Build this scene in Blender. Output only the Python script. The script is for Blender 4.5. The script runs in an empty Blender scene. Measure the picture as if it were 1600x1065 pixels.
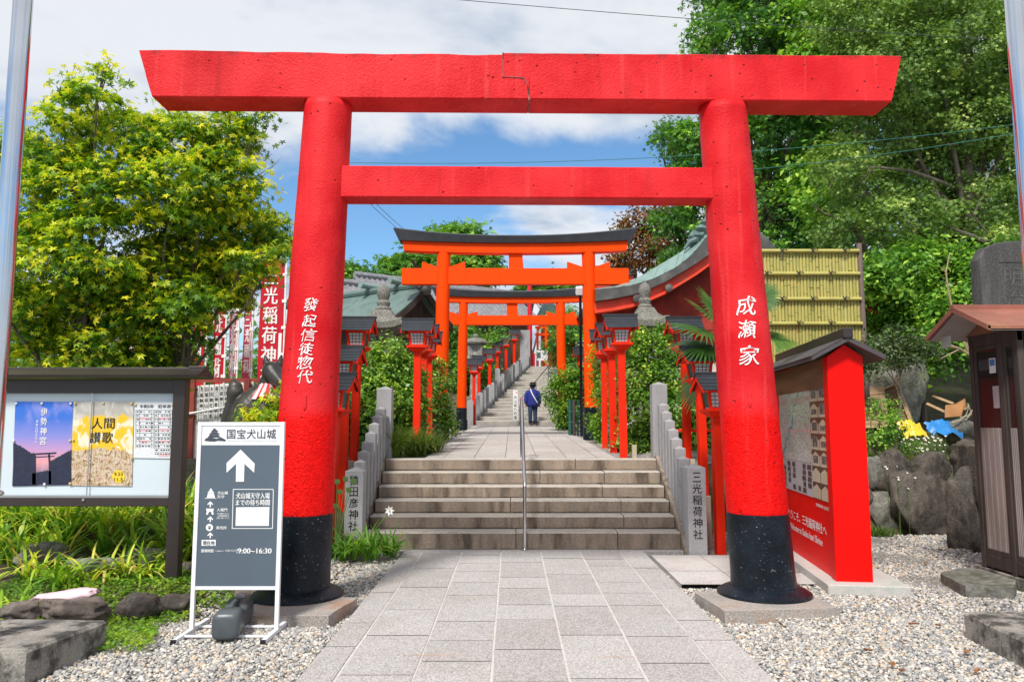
import bpy, bmesh, math, random
import numpy as np
from mathutils import Vector, Matrix, noise as mnoise

random.seed(7)
RNG = np.random.default_rng(7)
SC = bpy.context.scene
COL = SC.collection
R = math.radians

# ------------------------------------------------------------------ camera
CAM_H, FPX, HORIZON = 1.6, 1200.0, 660.0
TH = math.atan((HORIZON - 532.5) / FPX)
cam_d = bpy.data.cameras.new('camera')
cam_d.sensor_width = 36.0
cam_d.lens = FPX / 1600.0 * 36.0
cam_d.clip_start, cam_d.clip_end = 0.05, 2000
cam = bpy.data.objects.new('camera', cam_d)
COL.objects.link(cam)
cam.location = (0, 0, CAM_H)
cam.rotation_euler = (math.pi / 2 + TH, 0, 0)
SC.camera = cam

def P(px, py, Y):
    """world point at depth Y seen at photo pixel (px, py)"""
    a, b = (px - 800) / FPX, (532.5 - py) / FPX
    c, s = math.cos(TH), math.sin(TH)
    d = Vector((a, c - b * s, s + b * c))
    return Vector((0, 0, CAM_H)) + d * (Y / d.y)

def G(px, py, z=0.0):
    """world point on the level z seen at photo pixel (px, py)"""
    a, b = (px - 800) / FPX, (532.5 - py) / FPX
    c, s = math.cos(TH), math.sin(TH)
    d = Vector((a, c - b * s, s + b * c))
    return Vector((0, 0, CAM_H)) + d * ((z - CAM_H) / d.z)

# ------------------------------------------------------------------ light
SUN_EL, SUN_AZ = R(52), R(200)      # azimuth clockwise from +Y: behind the camera, a little to the left
SC.view_settings.view_transform = 'Standard'
SC.view_settings.look = 'None'
SC.view_settings.exposure = 0.96
SC.view_settings.gamma = 1.0
SC.view_settings.use_curve_mapping = False
sun_d = bpy.data.lights.new('sun', 'SUN')
sun_d.energy = 2.3
sun_d.angle = R(10)
sun_d.color = (1.0, 0.955, 0.89)
sun = bpy.data.objects.new('sun', sun_d)
COL.objects.link(sun)
sdir = Vector((math.sin(SUN_AZ) * math.cos(SUN_EL), math.cos(SUN_AZ) * math.cos(SUN_EL), math.sin(SUN_EL)))
sun.rotation_euler = sdir.to_track_quat('Z', 'Y').to_euler()
sun.location = (0, 0, 30)

W = bpy.data.worlds.new('World')
SC.world = W
W.use_nodes = True
wt = W.node_tree
for n in list(wt.nodes):
    wt.nodes.remove(n)

def nd(nt, typ, ins=None, **props):
    n = nt.nodes.new(typ)
    for k, v in props.items():
        setattr(n, k, v)
    if ins:
        for k, v in ins.items():
            s = n.inputs[k]
            if isinstance(v, bpy.types.NodeSocket):
                nt.links.new(v, s)
            else:
                s.default_value = v
    return n

def math_n(nt, op, a, b=0.0, clamp=False):
    n = nt.nodes.new('ShaderNodeMath')
    n.operation = op
    n.use_clamp = clamp
    for i, v in enumerate((a, b)):
        if isinstance(v, bpy.types.NodeSocket):
            nt.links.new(v, n.inputs[i])
        else:
            n.inputs[i].default_value = v
    return n.outputs[0]

def maprange(nt, v, a, b, c=0.0, d=1.0, smooth=True):
    n = nt.nodes.new('ShaderNodeMapRange')
    n.interpolation_type = 'SMOOTHSTEP' if smooth else 'LINEAR'
    nt.links.new(v, n.inputs[0])
    for i, x in enumerate((a, b, c, d)):
        n.inputs[i + 1].default_value = x
    return n.outputs[0]

def rgb4(c):
    return (c[0], c[1], c[2], 1.0)

def mix_n(nt, fac, a, b, blend='MIX'):
    n = nt.nodes.new('ShaderNodeMix')
    n.data_type = 'RGBA'
    n.blend_type = blend
    n.clamp_factor = True
    def put(sock, v):
        if isinstance(v, bpy.types.NodeSocket):
            nt.links.new(v, sock)
        elif isinstance(v, (int, float)):
            sock.default_value = v
        else:
            sock.default_value = rgb4(v)
    put(n.inputs[0], fac)
    put(n.inputs[6], a)
    put(n.inputs[7], b)
    return n.outputs[2]

def ramp_n(nt, fac, stops, interp='LINEAR'):
    n = nt.nodes.new('ShaderNodeValToRGB')
    n.color_ramp.interpolation = interp
    el = n.color_ramp.elements
    while len(el) < len(stops):
        el.new(0.5)
    for e, (p, c) in zip(el, stops):
        e.position = p
        e.color = rgb4(c)
    nt.links.new(fac, n.inputs[0])
    return n.outputs[0]

# sky: Nishita sky with a broken layer of cloud in front of it
sky = nd(wt, 'ShaderNodeTexSky')
sky.sky_type = 'NISHITA'
sky.sun_disc = False
sky.sun_elevation = SUN_EL
sky.sun_rotation = SUN_AZ
sky.air_density, sky.dust_density, sky.ozone_density = 1.0, 0.6, 2.0
tc = nd(wt, 'ShaderNodeTexCoord')
sep = nd(wt, 'ShaderNodeSeparateXYZ', {0: tc.outputs['Generated']})
zz = math_n(wt, 'MAXIMUM', math_n(wt, 'ADD', sep.outputs[2], 0.12), 0.05)
cmb = nd(wt, 'ShaderNodeCombineXYZ', {0: math_n(wt, 'DIVIDE', sep.outputs[0], zz), 1: math_n(wt, 'DIVIDE', sep.outputs[1], zz), 2: 3.7})
n1 = nd(wt, 'ShaderNodeTexNoise', {'Vector': cmb.outputs[0], 'Scale': 1.15, 'Detail': 9.0, 'Roughness': 0.55, 'Distortion': 0.25})
n2 = nd(wt, 'ShaderNodeTexNoise', {'Vector': cmb.outputs[0], 'Scale': 1.7, 'Detail': 5.0, 'Roughness': 0.55, 'Distortion': 0.4})
elev_bias = maprange(wt, sep.outputs[2], 0.30, 0.42, 0.0, 0.15)
low_bias = maprange(wt, sep.outputs[2], 0.24, 0.12, 0.0, 0.09)
cov = math_n(wt, 'ADD', math_n(wt, 'ADD', n1.outputs[0], elev_bias), low_bias)
cloud = maprange(wt, cov, 0.42, 0.58)
shade = maprange(wt, n2.outputs[0], 0.30, 0.54)
ccol = mix_n(wt, shade, (3.1, 3.75, 4.75), (6.0, 6.2, 6.5))
blue = mix_n(wt, 1.0, sky.outputs[0], (0.78, 1.06, 1.20), 'MULTIPLY')
skyc = mix_n(wt, math_n(wt, 'MULTIPLY', cloud, 0.95), blue, ccol)
bg = nd(wt, 'ShaderNodeBackground', {'Color': skyc, 'Strength': 0.074})
wo = nd(wt, 'ShaderNodeOutputWorld', {'Surface': bg.outputs[0]})

# ------------------------------------------------------------------ materials
MATS = {}
def new_mat(name):
    m = bpy.data.materials.new(name)
    m.use_nodes = True
    nt = m.node_tree
    b = nt.nodes['Principled BSDF']
    MATS[name] = m
    return m, nt, b

def coords(nt, kind='Object', scale=(1, 1, 1)):
    t = nd(nt, 'ShaderNodeTexCoord')
    mp = nd(nt, 'ShaderNodeMapping', {'Vector': t.outputs[kind]})
    mp.inputs['Scale'].default_value = scale
    return mp.outputs[0]

def noise_n(nt, vec, scale, detail=4.0, rough=0.55):
    return nd(nt, 'ShaderNodeTexNoise', {'Vector': vec, 'Scale': scale, 'Detail': detail, 'Roughness': rough}).outputs[0]

def bump_n(nt, b, h, strength, dist=0.01, prev=None):
    n = nd(nt, 'ShaderNodeBump', {'Height': h, 'Strength': strength, 'Distance': dist})
    if prev is not None:
        nt.links.new(prev, n.inputs['Normal'])
    nt.links.new(n.outputs[0], b.inputs['Normal'])
    return n.outputs[0]

def pbr(name, base, rough=0.6, var=0.18, scale=4.0, bump=0.15, bscale=60.0, metal=0.0, dirt=None, dirt_amt=0.5,
        dirt_scale=2.5, stretch=(1, 1, 1), spec=0.5, speck=0.0, speck_scale=250.0, coat=0.0, dirt_lo=0.52, dirt_hi=0.68):
    m, nt, b = new_mat(name)
    v = coords(nt, 'Object', stretch)
    v0 = coords(nt, 'Object')
    n = noise_n(nt, v, scale, 5.0)
    lo = tuple(max(0, c * (1 - var)) for c in base)
    hi = tuple(min(1, c * (1 + var)) for c in base)
    col = mix_n(nt, maprange(nt, n, 0.3, 0.7), lo, hi)
    if speck:
        sn = noise_n(nt, v0, speck_scale, 2.0, 0.7)
        col = mix_n(nt, maprange(nt, sn, 0.36, 0.64), mix_n(nt, speck, col, (0, 0, 0)), mix_n(nt, speck * 0.5, col, (1, 1, 1)))
    if dirt:
        dn = noise_n(nt, v, dirt_scale, 8.0, 0.65)
        col = mix_n(nt, math_n(nt, 'MULTIPLY', maprange(nt, dn, dirt_lo, dirt_hi), dirt_amt), col, dirt)
    nt.links.new(col, b.inputs['Base Color'])
    b.inputs['Roughness'].default_value = rough
    b.inputs['Metallic'].default_value = metal
    b.inputs['Specular IOR Level'].default_value = spec
    if coat:
        b.inputs['Coat Weight'].default_value = coat
        b.inputs['Coat Roughness'].default_value = 0.15
    if bump:
        bump_n(nt, b, noise_n(nt, v0, bscale, 4.0, 0.6), bump, 0.02)
    return m

def leaf_mat(name, stops, trans=0.35, rough=0.5, spec=0.35):
    """leaf colours run along the per-leaf 'tint' attribute"""
    m, nt, b = new_mat(name)
    at = nd(nt, 'ShaderNodeAttribute', attribute_name='tint')
    col = ramp_n(nt, at.outputs['Fac'], stops)
    nt.links.new(col, b.inputs['Base Color'])
    b.inputs['Roughness'].default_value = rough
    b.inputs['Specular IOR Level'].default_value = spec
    tr = nd(nt, 'ShaderNodeBsdfTranslucent')
    nt.links.new(mix_n(nt, 1.0, col, (1.25, 1.3, 0.6), 'MULTIPLY'), tr.inputs[0])
    mx = nd(nt, 'ShaderNodeMixShader', {0: trans, 1: b.outputs[0], 2: tr.outputs[0]})
    nt.links.new(mx.outputs[0], nt.nodes['Material Output'].inputs[0])
    return m

# ------------------------------------------------------------------ mesh building
def root_loc(o):
    l = Vector((0, 0, 0))
    while o is not None:
        l += Vector(o.location)
        o = o.parent
    return l

def tag(o, label=None, cat=None, group=None, kind=None):
    if label:
        o['label'] = label
    if cat:
        o['category'] = cat
    if group:
        o['group'] = group
    if kind:
        o['kind'] = kind
    return o

def thing(name, label, cat, loc=(0, 0, 0), group=None, rz=0.0, kind=None):
    o = bpy.data.objects.new(name, None)
    o.empty_display_size = 0.2
    COL.objects.link(o)
    o.location = loc
    o.rotation_euler = (0, 0, rz)
    return tag(o, label, cat, group, kind)

class MB:
    """collects shapes; build() links them as ONE mesh object"""
    def __init__(self):
        self.v, self.f, self.mi, self.cur = [], [], [], 0
    def add(self, vs, fs):
        k = len(self.v)
        self.v += [tuple(p) for p in vs]
        for q in fs:
            self.f.append(tuple(i + k for i in q))
            self.mi.append(self.cur)
        return self
    def box(self, x0, x1, y0, y1, z0, z1):
        return self.add([(x0, y0, z0), (x1, y0, z0), (x1, y1, z0), (x0, y1, z0), (x0, y0, z1), (x1, y0, z1), (x1, y1, z1), (x0, y1, z1)],
                        [(0, 3, 2, 1), (4, 5, 6, 7), (0, 1, 5, 4), (1, 2, 6, 5), (2, 3, 7, 6), (3, 0, 4, 7)])
    def obox(self, c, size, rot=None):
        hx, hy, hz = (s / 2 for s in size)
        vs = [Vector(p) for p in [(-hx, -hy, -hz), (hx, -hy, -hz), (hx, hy, -hz), (-hx, hy, -hz), (-hx, -hy, hz), (hx, -hy, hz), (hx, hy, hz), (-hx, hy, hz)]]
        if rot is not None:
            vs = [rot @ p for p in vs]
        vs = [p + Vector(c) for p in vs]
        return self.add(vs, [(0, 3, 2, 1), (4, 5, 6, 7), (0, 1, 5, 4), (1, 2, 6, 5), (2, 3, 7, 6), (3, 0, 4, 7)])
    def frustum(self, cx, cy, z0, z1, w0, d0, w1, d1):
        a = [(cx + sx * w0 / 2, cy + sy * d0 / 2, z0) for sx, sy in ((-1, -1), (1, -1), (1, 1), (-1, 1))]
        b = [(cx + sx * w1 / 2, cy + sy * d1 / 2, z1) for sx, sy in ((-1, -1), (1, -1), (1, 1), (-1, 1))]
        return self.add(a + b, [(0, 3, 2, 1), (4, 5, 6, 7), (0, 1, 5, 4), (1, 2, 6, 5), (2, 3, 7, 6), (3, 0, 4, 7)])
    def tube(self, pts, rad, n=10, cap=True, sq=None):
        pts = [Vector(p) for p in pts]
        if not hasattr(rad, '__len__'):
            rad = [rad] * len(pts)
        ref = Vector((0, 0, 1)) if abs((pts[-1] - pts[0]).normalized().z) < 0.9 else Vector((0, 1, 0))
        vs = []
        for i, p in enumerate(pts):
            t = (pts[min(i + 1, len(pts) - 1)] - pts[max(i - 1, 0)]).normalized()
            a = t.cross(ref)
            a = a.normalized() if a.length > 1e-6 else Vector((1, 0, 0))
            b = a.cross(t).normalized()
            for k in range(n):
                q = 2 * math.pi * k / n
                e = 1.0 if sq is None else sq
                vs.append(p + a * (math.cos(q) * rad[i]) + b * (math.sin(q) * rad[i] * e))
        fs = []
        for i in range(len(pts) - 1):
            for k in range(n):
                k2 = (k + 1) % n
                fs.append((i * n + k, i * n + k2, (i + 1) * n + k2, (i + 1) * n + k))
        if cap:
            fs.append(tuple(range(n - 1, -1, -1)))
            fs.append(tuple((len(pts) - 1) * n + k for k in range(n)))
        return self.add(vs, fs)
    def lathe(self, c, prof, n=24, sx=1.0, sy=1.0, rot=0.0):
        c = Vector(c)
        vs, fs = [], []
        for r, z in prof:
            for k in range(n):
                q = 2 * math.pi * k / n + rot
                vs.append(c + Vector((math.cos(q) * r * sx, math.sin(q) * r * sy, z)))
        for i in range(len(prof) - 1):
            for k in range(n):
                k2 = (k + 1) % n
                fs.append((i * n + k, i * n + k2, (i + 1) * n + k2, (i + 1) * n + k))
        fs.append(tuple(range(n - 1, -1, -1)))
        fs.append(tuple((len(prof) - 1) * n + k for k in range(n)))
        return self.add(vs, fs)
    def ext(self, poly, vec):
        """polygon of 3-D points pushed along vec"""
        vec = Vector(vec)
        a = [Vector(p) for p in poly]
        n = len(a)
        return self.add(a + [p + vec for p in a],
                        [tuple(range(n)), tuple(range(2 * n - 1, n - 1, -1))] + [(i, i + n, (i + 1) % n + n, (i + 1) % n) for i in range(n)])
    def loft(self, rings, cap=True):
        n = len(rings[0])
        vs = [p for r in rings for p in r]
        fs = []
        for i in range(len(rings) - 1):
            for k in range(n):
                k2 = (k + 1) % n
                fs.append((i * n + k, i * n + k2, (i + 1) * n + k2, (i + 1) * n + k))
        if cap:
            fs.append(tuple(range(n - 1, -1, -1)))
            fs.append(tuple((len(rings) - 1) * n + k for k in range(n)))
        return self.add(vs, fs)
    def sheet(self, grid):
        """grid[i][j] of points"""
        ni, nj = len(grid), len(grid[0])
        vs = [p for r in grid for p in r]
        fs = [(i * nj + j, i * nj + j + 1, (i + 1) * nj + j + 1, (i + 1) * nj + j) for i in range(ni - 1) for j in range(nj - 1)]
        return self.add(vs, fs)
    def build(self, name, mat, parent=None, world=True, smooth=False, bevel=0.0, loc=None, seg=2, sub=0, solid=0.0):
        off = Vector((0, 0, 0))
        if parent is not None and world:
            off = root_loc(parent)
        elif parent is None and loc is not None and world:
            off = Vector(loc)
        me = bpy.data.meshes.new(name)
        me.from_pydata([(a - off.x, b - off.y, c - off.z) for a, b, c in self.v], [], self.f)
        mats = mat if isinstance(mat, (list, tuple)) else [mat]
        for q in mats:
            me.materials.append(q)
        if len(mats) > 1:
            me.polygons.foreach_set('material_index', self.mi)
        bm = bmesh.new()
        bm.from_mesh(me)
        bmesh.ops.recalc_face_normals(bm, faces=bm.faces[:])
        bm.to_mesh(me)
        bm.free()
        if smooth:
            me.polygons.foreach_set('use_smooth', [True] * len(me.polygons))
        me.update()
        o = bpy.data.objects.new(name, me)
        COL.objects.link(o)
        if parent is not None:
            o.parent = parent
        elif loc is not None:
            o.location = loc
        if solid:
            md = o.modifiers.new('solid', 'SOLIDIFY')
            md.thickness = solid
        if sub:
            md = o.modifiers.new('sub', 'SUBSURF')
            md.levels = md.render_levels = sub
        if bevel:
            md = o.modifiers.new('bevel', 'BEVEL')
            md.width, md.segments, md.limit_method, md.angle_limit = bevel, seg, 'ANGLE', R(35)
            md.harden_normals = False
        if smooth and smooth != 'full':
            try:
                me.set_sharp_from_angle(angle=R(40))
            except Exception:
                pass
        return o

def np_mesh(name, co, faces, mat, parent=None, tint=None, smooth=False, loc=None):
    """fast mesh from numpy arrays: faces is (F, k)"""
    co = np.asarray(co, dtype=np.float32).reshape(-1, 3)
    off = np.array(root_loc(parent) if parent is not None else (loc or (0, 0, 0)), dtype=np.float32)
    co = co - off
    faces = np.asarray(faces, dtype=np.int32)
    F, k = faces.shape
    me = bpy.data.meshes.new(name)
    me.vertices.add(len(co))
    me.vertices.foreach_set('co', co.ravel())
    me.loops.add(F * k)
    me.loops.foreach_set('vertex_index', faces.ravel())
    me.polygons.add(F)
    me.polygons.foreach_set('loop_start', np.arange(0, F * k, k, dtype=np.int32))
    if smooth:
        me.polygons.foreach_set('use_smooth', np.ones(F, dtype=bool))
    if tint is not None:
        at = me.attributes.new('tint', 'FLOAT', 'FACE')
        at.data.foreach_set('value', np.asarray(tint, dtype=np.float32))
    me.update(calc_edges=True)
    me.materials.append(mat)
    o = bpy.data.objects.new(name, me)
    COL.objects.link(o)
    if parent is not None:
        o.parent = parent
    elif loc is not None:
        o.location = loc
    return o

def dup_tree(o, parent=None):
    c = o.copy()
    COL.objects.link(c)
    c.parent = parent
    for ch in list(o.children):
        dup_tree(ch, c)
    return c

# ------------------------------------------------------------------ lettering
GLYPHS = {}
def glyph(s, bold=0.0):
    key = (s, bold)
    if key not in GLYPHS:
        cu = bpy.data.curves.new('glyph', 'FONT')
        cu.body = s
        cu.size = 1.0
        cu.offset = bold
        cu.resolution_u = 3
        ob = bpy.data.objects.new('glyph', cu)
        COL.objects.link(ob)
        dg = bpy.context.evaluated_depsgraph_get()
        me = bpy.data.meshes.new_from_object(ob.evaluated_get(dg))
        vs = [(v.co.x, v.co.y) for v in me.vertices]
        fs = [tuple(p.vertices) for p in me.polygons]
        bpy.data.objects.remove(ob)
        bpy.data.curves.remove(cu)
        bpy.data.meshes.remove(me)
        xs = [v[0] for v in vs] or [0]
        ys = [v[1] for v in vs] or [0]
        GLYPHS[key] = (vs, fs, min(xs), max(xs), min(ys), max(ys))
    return GLYPHS[key]

def put_text(mb, s, fmap, height=None, width=None, bold=0.0, center=True, slant=0.0, wob=0.0):
    """lay a line of text through fmap(u, v) -> point; scaled to height and/or width"""
    vs, fs, x0, x1, y0, y1 = glyph(s, 0.0)
    sy = height / max(y1 - y0, 1e-6) if height else None
    sx = width / max(x1 - x0, 1e-6) if width else None
    sx, sy = sx or sy, sy or sx
    cx = (x0 + x1) / 2 if center else x0
    cy = (y0 + y1) / 2
    sh = [0.0] if not bold else [0.0, bold * 0.6, -bold * 0.6]
    e0, e1, e2 = Vector(fmap(0, 0)), Vector(fmap(1e-3, 0)), Vector(fmap(0, 1e-3))
    nrm = (e1 - e0).cross(e2 - e0).normalized()
    out = []
    for x, y in vs:
        u, v = (x - cx) * sx, (y - cy) * sy
        u += slant * v
        if wob:
            u += wob * math.sin(v * 9 / (height or 1) + x * 5)
            v += wob * math.sin(u * 7 / (height or 1) + 1.3)
        out.append((u, v))
    for i, q in enumerate(sh):
        mb.add([Vector(fmap(u + q * sy, v)) + nrm * (0.0006 * i) for u, v in out], fs)

def plane_map(o, ux, uy, du=0.0, dv=0.0):
    o, ux, uy = Vector(o), Vector(ux), Vector(uy)
    return lambda u, v: o + ux * (u + du) + uy * (v + dv)
# ------------------------------------------------------------------ material library
def red_stone_mat():
    m, nt, b = new_mat('old_red_paint')
    v = coords(nt)
    g = nd(nt, 'ShaderNodeNewGeometry')
    sp = nd(nt, 'ShaderNodeSeparateXYZ', {0: g.outputs['Position']})
    n1 = noise_n(nt, v, 2.2, 6.0)
    n2 = noise_n(nt, v, 26.0, 5.0, 0.6)
    n3 = noise_n(nt, coords(nt, 'Object', (1, 1, 0.25)), 5.0, 6.0, 0.6)
    faded = mix_n(nt, maprange(nt, n1, 0.3, 0.7), (0.58, 0.008, 0.013), (0.74, 0.028, 0.032))
    fresh = mix_n(nt, maprange(nt, n2, 0.35, 0.65), (0.72, 0.002, 0.002), (0.90, 0.006, 0.004))
    zb = math_n(nt, 'ADD', sp.outputs[2], math_n(nt, 'MULTIPLY', math_n(nt, 'SUBTRACT', n1, 0.5), 0.5))
    repaint = maprange(nt, zb, 1.62, 1.86, 1.0, 0.0)          # the lower shafts carry a newer, rougher coat
    col = mix_n(nt, repaint, faded, fresh)
    pits = nd(nt, 'ShaderNodeTexVoronoi', {'Vector': v, 'Scale': 9.0, 'Randomness': 1.0}).outputs['Distance']
    pit = math_n(nt, 'MULTIPLY', maprange(nt, pits, 0.13, 0.04), maprange(nt, n3, 0.38, 0.52))
    col = mix_n(nt, math_n(nt, 'MULTIPLY', pit, 0.65), col, (0.07, 0.012, 0.012))
    pits2 = nd(nt, 'ShaderNodeTexVoronoi', {'Vector': v, 'Scale': 24.0, 'Randomness': 1.0}).outputs['Distance']
    pit2 = math_n(nt, 'MULTIPLY', maprange(nt, pits2, 0.16, 0.06), maprange(nt, noise_n(nt, v, 1.7, 4.0), 0.44, 0.56))
    col = mix_n(nt, math_n(nt, 'MULTIPLY', pit2, 0.5), col, (0.12, 0.008, 0.01))
    zt0 = P(829, 85, 6.83).z
    top = maprange(nt, math_n(nt, 'ADD', sp.outputs[2], math_n(nt, 'MULTIPLY', math_n(nt, 'SUBTRACT', noise_n(nt, coords(nt, 'Object', (1, 1, 0.2)), 9.0, 6.0), 0.5), 0.30)), zt0 - 0.03, zt0 + 0.06)
    col = mix_n(nt, math_n(nt, 'MULTIPLY', top, 0.6), col, (0.16, 0.02, 0.02))
    drip = noise_n(nt, coords(nt, 'Object', (1, 1, 0.05)), 11.0, 5.0, 0.6)
    col = mix_n(nt, math_n(nt, 'MULTIPLY', maprange(nt, drip, 0.56, 0.70), 0.30), col, (0.78, 0.09, 0.085))
    col = mix_n(nt, math_n(nt, 'MULTIPLY', maprange(nt, drip, 0.40, 0.30), 0.35), col, (0.40, 0.012, 0.016))
    wear = maprange(nt, n3, 0.60, 0.72)
    col = mix_n(nt, math_n(nt, 'MULTIPLY', wear, 0.45), col, (0.45, 0.02, 0.02))
    nt.links.new(col, b.inputs['Base Color'])
    b.inputs['Roughness'].default_value = 0.48
    b.inputs['Specular IOR Level'].default_value = 0.13
    hgt = math_n(nt, 'ADD', math_n(nt, 'MULTIPLY', noise_n(nt, v, 55.0, 3.0), math_n(nt, 'ADD', math_n(nt, 'MULTIPLY', repaint, 1.1), 0.55)),
                 math_n(nt, 'MULTIPLY', pit, -1.6))
    bump_n(nt, b, hgt, 0.55, 0.02)
    return m
M_RED = red_stone_mat()
M_BLK = pbr('black_paint', (0.008, 0.012, 0.018), 0.30, 0.4, 6, 0.35, 45, speck=0.0, dirt=(0.30, 0.31, 0.32), dirt_amt=0.6, dirt_scale=42, dirt_lo=0.625, dirt_hi=0.67, spec=0.22)
M_ORANGE = pbr('vermilion_paint', (0.93, 0.064, 0.001), 0.5, 0.05, 3, 0.03, 50, spec=0.10)
M_LRED = pbr('lantern_red_paint', (0.82, 0.026, 0.006), 0.5, 0.10, 4, 0.05, 60, dirt=(0.42, 0.02, 0.012), dirt_amt=0.45, dirt_scale=5, stretch=(1, 1, 0.3), spec=0.12)
M_BOARDRED = pbr('board_red_paint', (0.82, 0.005, 0.003), 0.42, 0.05, 2, 0.02, 40, spec=0.12)
M_ROOFB = pbr('black_sheet_roof', (0.022, 0.026, 0.033), 0.5, 0.25, 5, 0.08, 60)
M_KASAGI = pbr('black_copper_cap', (0.030, 0.032, 0.038), 0.5, 0.2, 5, 0.05, 40)
M_PANE = pbr('lantern_pane', (0.72, 0.77, 0.78), 0.35, 0.06, 5, 0.0)
M_LATT = pbr('dark_green_lattice', (0.012, 0.04, 0.045), 0.5, 0.2, 5, 0.0)
M_GREENP = pbr('green_side_panel', (0.01, 0.10, 0.075), 0.5, 0.2, 5, 0.0)
M_GRAN = pbr('grey_granite', (0.33, 0.33, 0.34), 0.75, 0.12, 6, 0.12, 180, speck=0.35, speck_scale=160, dirt=(0.13, 0.12, 0.115), dirt_amt=0.6, dirt_scale=3.5, stretch=(1, 1, 0.4), dirt_lo=0.5, dirt_hi=0.72)
M_GRANCUT = pbr('new_granite', (0.40, 0.40, 0.41), 0.7, 0.08, 6, 0.08, 180, speck=0.32, speck_scale=150)
M_LANTSTONE = pbr('weathered_lantern_stone', (0.34, 0.33, 0.30), 0.85, 0.2, 5, 0.5, 40, speck=0.25, speck_scale=70, dirt=(0.09, 0.085, 0.065), dirt_amt=0.8, dirt_scale=3.5, dirt_lo=0.42, dirt_hi=0.62)
M_LANTCAP = pbr('lichen_stone_cap', (0.135, 0.122, 0.095), 0.9, 0.3, 6, 0.6, 35, speck=0.3, speck_scale=50, dirt=(0.34, 0.33, 0.29), dirt_amt=0.6, dirt_scale=9, dirt_lo=0.62, dirt_hi=0.74)
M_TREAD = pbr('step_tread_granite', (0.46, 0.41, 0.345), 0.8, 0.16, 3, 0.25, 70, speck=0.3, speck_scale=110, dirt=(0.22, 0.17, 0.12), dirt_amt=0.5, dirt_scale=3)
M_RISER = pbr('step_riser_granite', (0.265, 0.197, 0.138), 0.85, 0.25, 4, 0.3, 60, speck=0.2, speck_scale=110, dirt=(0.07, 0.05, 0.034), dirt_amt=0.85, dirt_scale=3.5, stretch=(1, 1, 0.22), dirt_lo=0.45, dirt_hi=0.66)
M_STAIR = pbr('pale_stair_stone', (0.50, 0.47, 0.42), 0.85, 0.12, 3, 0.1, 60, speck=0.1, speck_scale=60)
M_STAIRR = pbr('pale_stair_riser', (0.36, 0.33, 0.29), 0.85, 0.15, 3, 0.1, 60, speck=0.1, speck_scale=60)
M_BASE = pbr('rusty_granite_base', (0.37, 0.32, 0.28), 0.85, 0.2, 3, 0.4, 60, speck=0.3, speck_scale=110, dirt=(0.30, 0.15, 0.07), dirt_amt=0.65, dirt_scale=3, dirt_lo=0.48, dirt_hi=0.64)
M_CONC = pbr('weathered_concrete', (0.27, 0.245, 0.21), 0.9, 0.25, 4, 0.5, 50, speck=0.15, speck_scale=90, dirt=(0.035, 0.032, 0.026), dirt_amt=0.92, dirt_scale=4.5, dirt_lo=0.44, dirt_hi=0.60)
M_CONCL = pbr('pale_concrete', (0.52, 0.49, 0.45), 0.85, 0.1, 3, 0.2, 60, speck=0.2, speck_scale=120, dirt=(0.25, 0.33, 0.29), dirt_amt=0.4, dirt_scale=3)
M_STEEL = pbr('stainless_steel', (0.62, 0.63, 0.65), 0.14, 0.05, 3, 0.0, metal=1.0)
M_STEELB = pbr('brushed_steel', (0.58, 0.58, 0.57), 0.28, 0.06, 3, 0.0, metal=1.0)
M_WHITE = pbr('white_enamel', (0.78, 0.79, 0.81), 0.4, 0.03, 3, 0.0)
M_WPAINT = pbr('white_lettering', (0.86, 0.85, 0.83), 0.6, 0.05, 5, 0.0)
M_BLKINK = pbr('black_lettering', (0.010, 0.010, 0.012), 0.6, 0.1, 5, 0.0)
M_SLATE = pbr('slate_grey_sign', (0.088, 0.118, 0.150), 0.45, 0.05, 2, 0.0)
M_BROWNM = pbr('dark_brown_aluminium', (0.034, 0.024, 0.022), 0.38, 0.12, 3, 0.0, coat=0.1)
M_ROCK = pbr('grey_brown_rock', (0.17, 0.135, 0.11), 0.9, 0.45, 5, 0.8, 18, speck=0.08, speck_scale=40, dirt=(0.045, 0.035, 0.03), dirt_amt=0.85, dirt_scale=5, dirt_lo=0.45, dirt_hi=0.62)
M_ROCKG = pbr('pale_grey_rock', (0.20, 0.19, 0.16), 0.9, 0.4, 5, 0.8, 18, speck=0.08, speck_scale=40, dirt=(0.07, 0.08, 0.045), dirt_amt=0.8, dirt_scale=4.5, dirt_lo=0.45, dirt_hi=0.62)
M_ROCKD = pbr('dark_brown_rock', (0.088, 0.070, 0.054), 0.88, 0.45, 5, 0.8, 16, speck=0.08, speck_scale=40, dirt=(0.035, 0.028, 0.023), dirt_amt=0.85, dirt_scale=4, dirt_lo=0.47, dirt_hi=0.6, stretch=(1, 1, 0.5))
M_PINK = pbr('pink_painted_stone', (0.72, 0.50, 0.55), 0.7, 0.12, 5, 0.4, 25, dirt=(0.55, 0.42, 0.42), dirt_amt=0.6)
M_BARK = pbr('grey_brown_bark', (0.13, 0.105, 0.08), 0.95, 0.35, 6, 0.9, 30, stretch=(1, 1, 0.25))
M_COPPER = pbr('green_copper_roof', (0.21, 0.31, 0.28), 0.6, 0.16, 3, 0.1, 40, dirt=(0.11, 0.17, 0.15), dirt_amt=0.5, dirt_scale=3)
M_COPPERD = pbr('dark_copper_roof', (0.115, 0.175, 0.158), 0.6, 0.22, 3, 0.1, 40, dirt=(0.06, 0.08, 0.07), dirt_amt=0.6, dirt_scale=3)
M_TILE = pbr('grey_clay_tile', (0.22, 0.22, 0.235), 0.5, 0.22, 5, 0.1, 40)
M_WOODD = pbr('dark_weathered_wood', (0.055, 0.043, 0.035), 0.8, 0.35, 5, 0.3, 40, stretch=(1, 1, 0.2))
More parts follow.
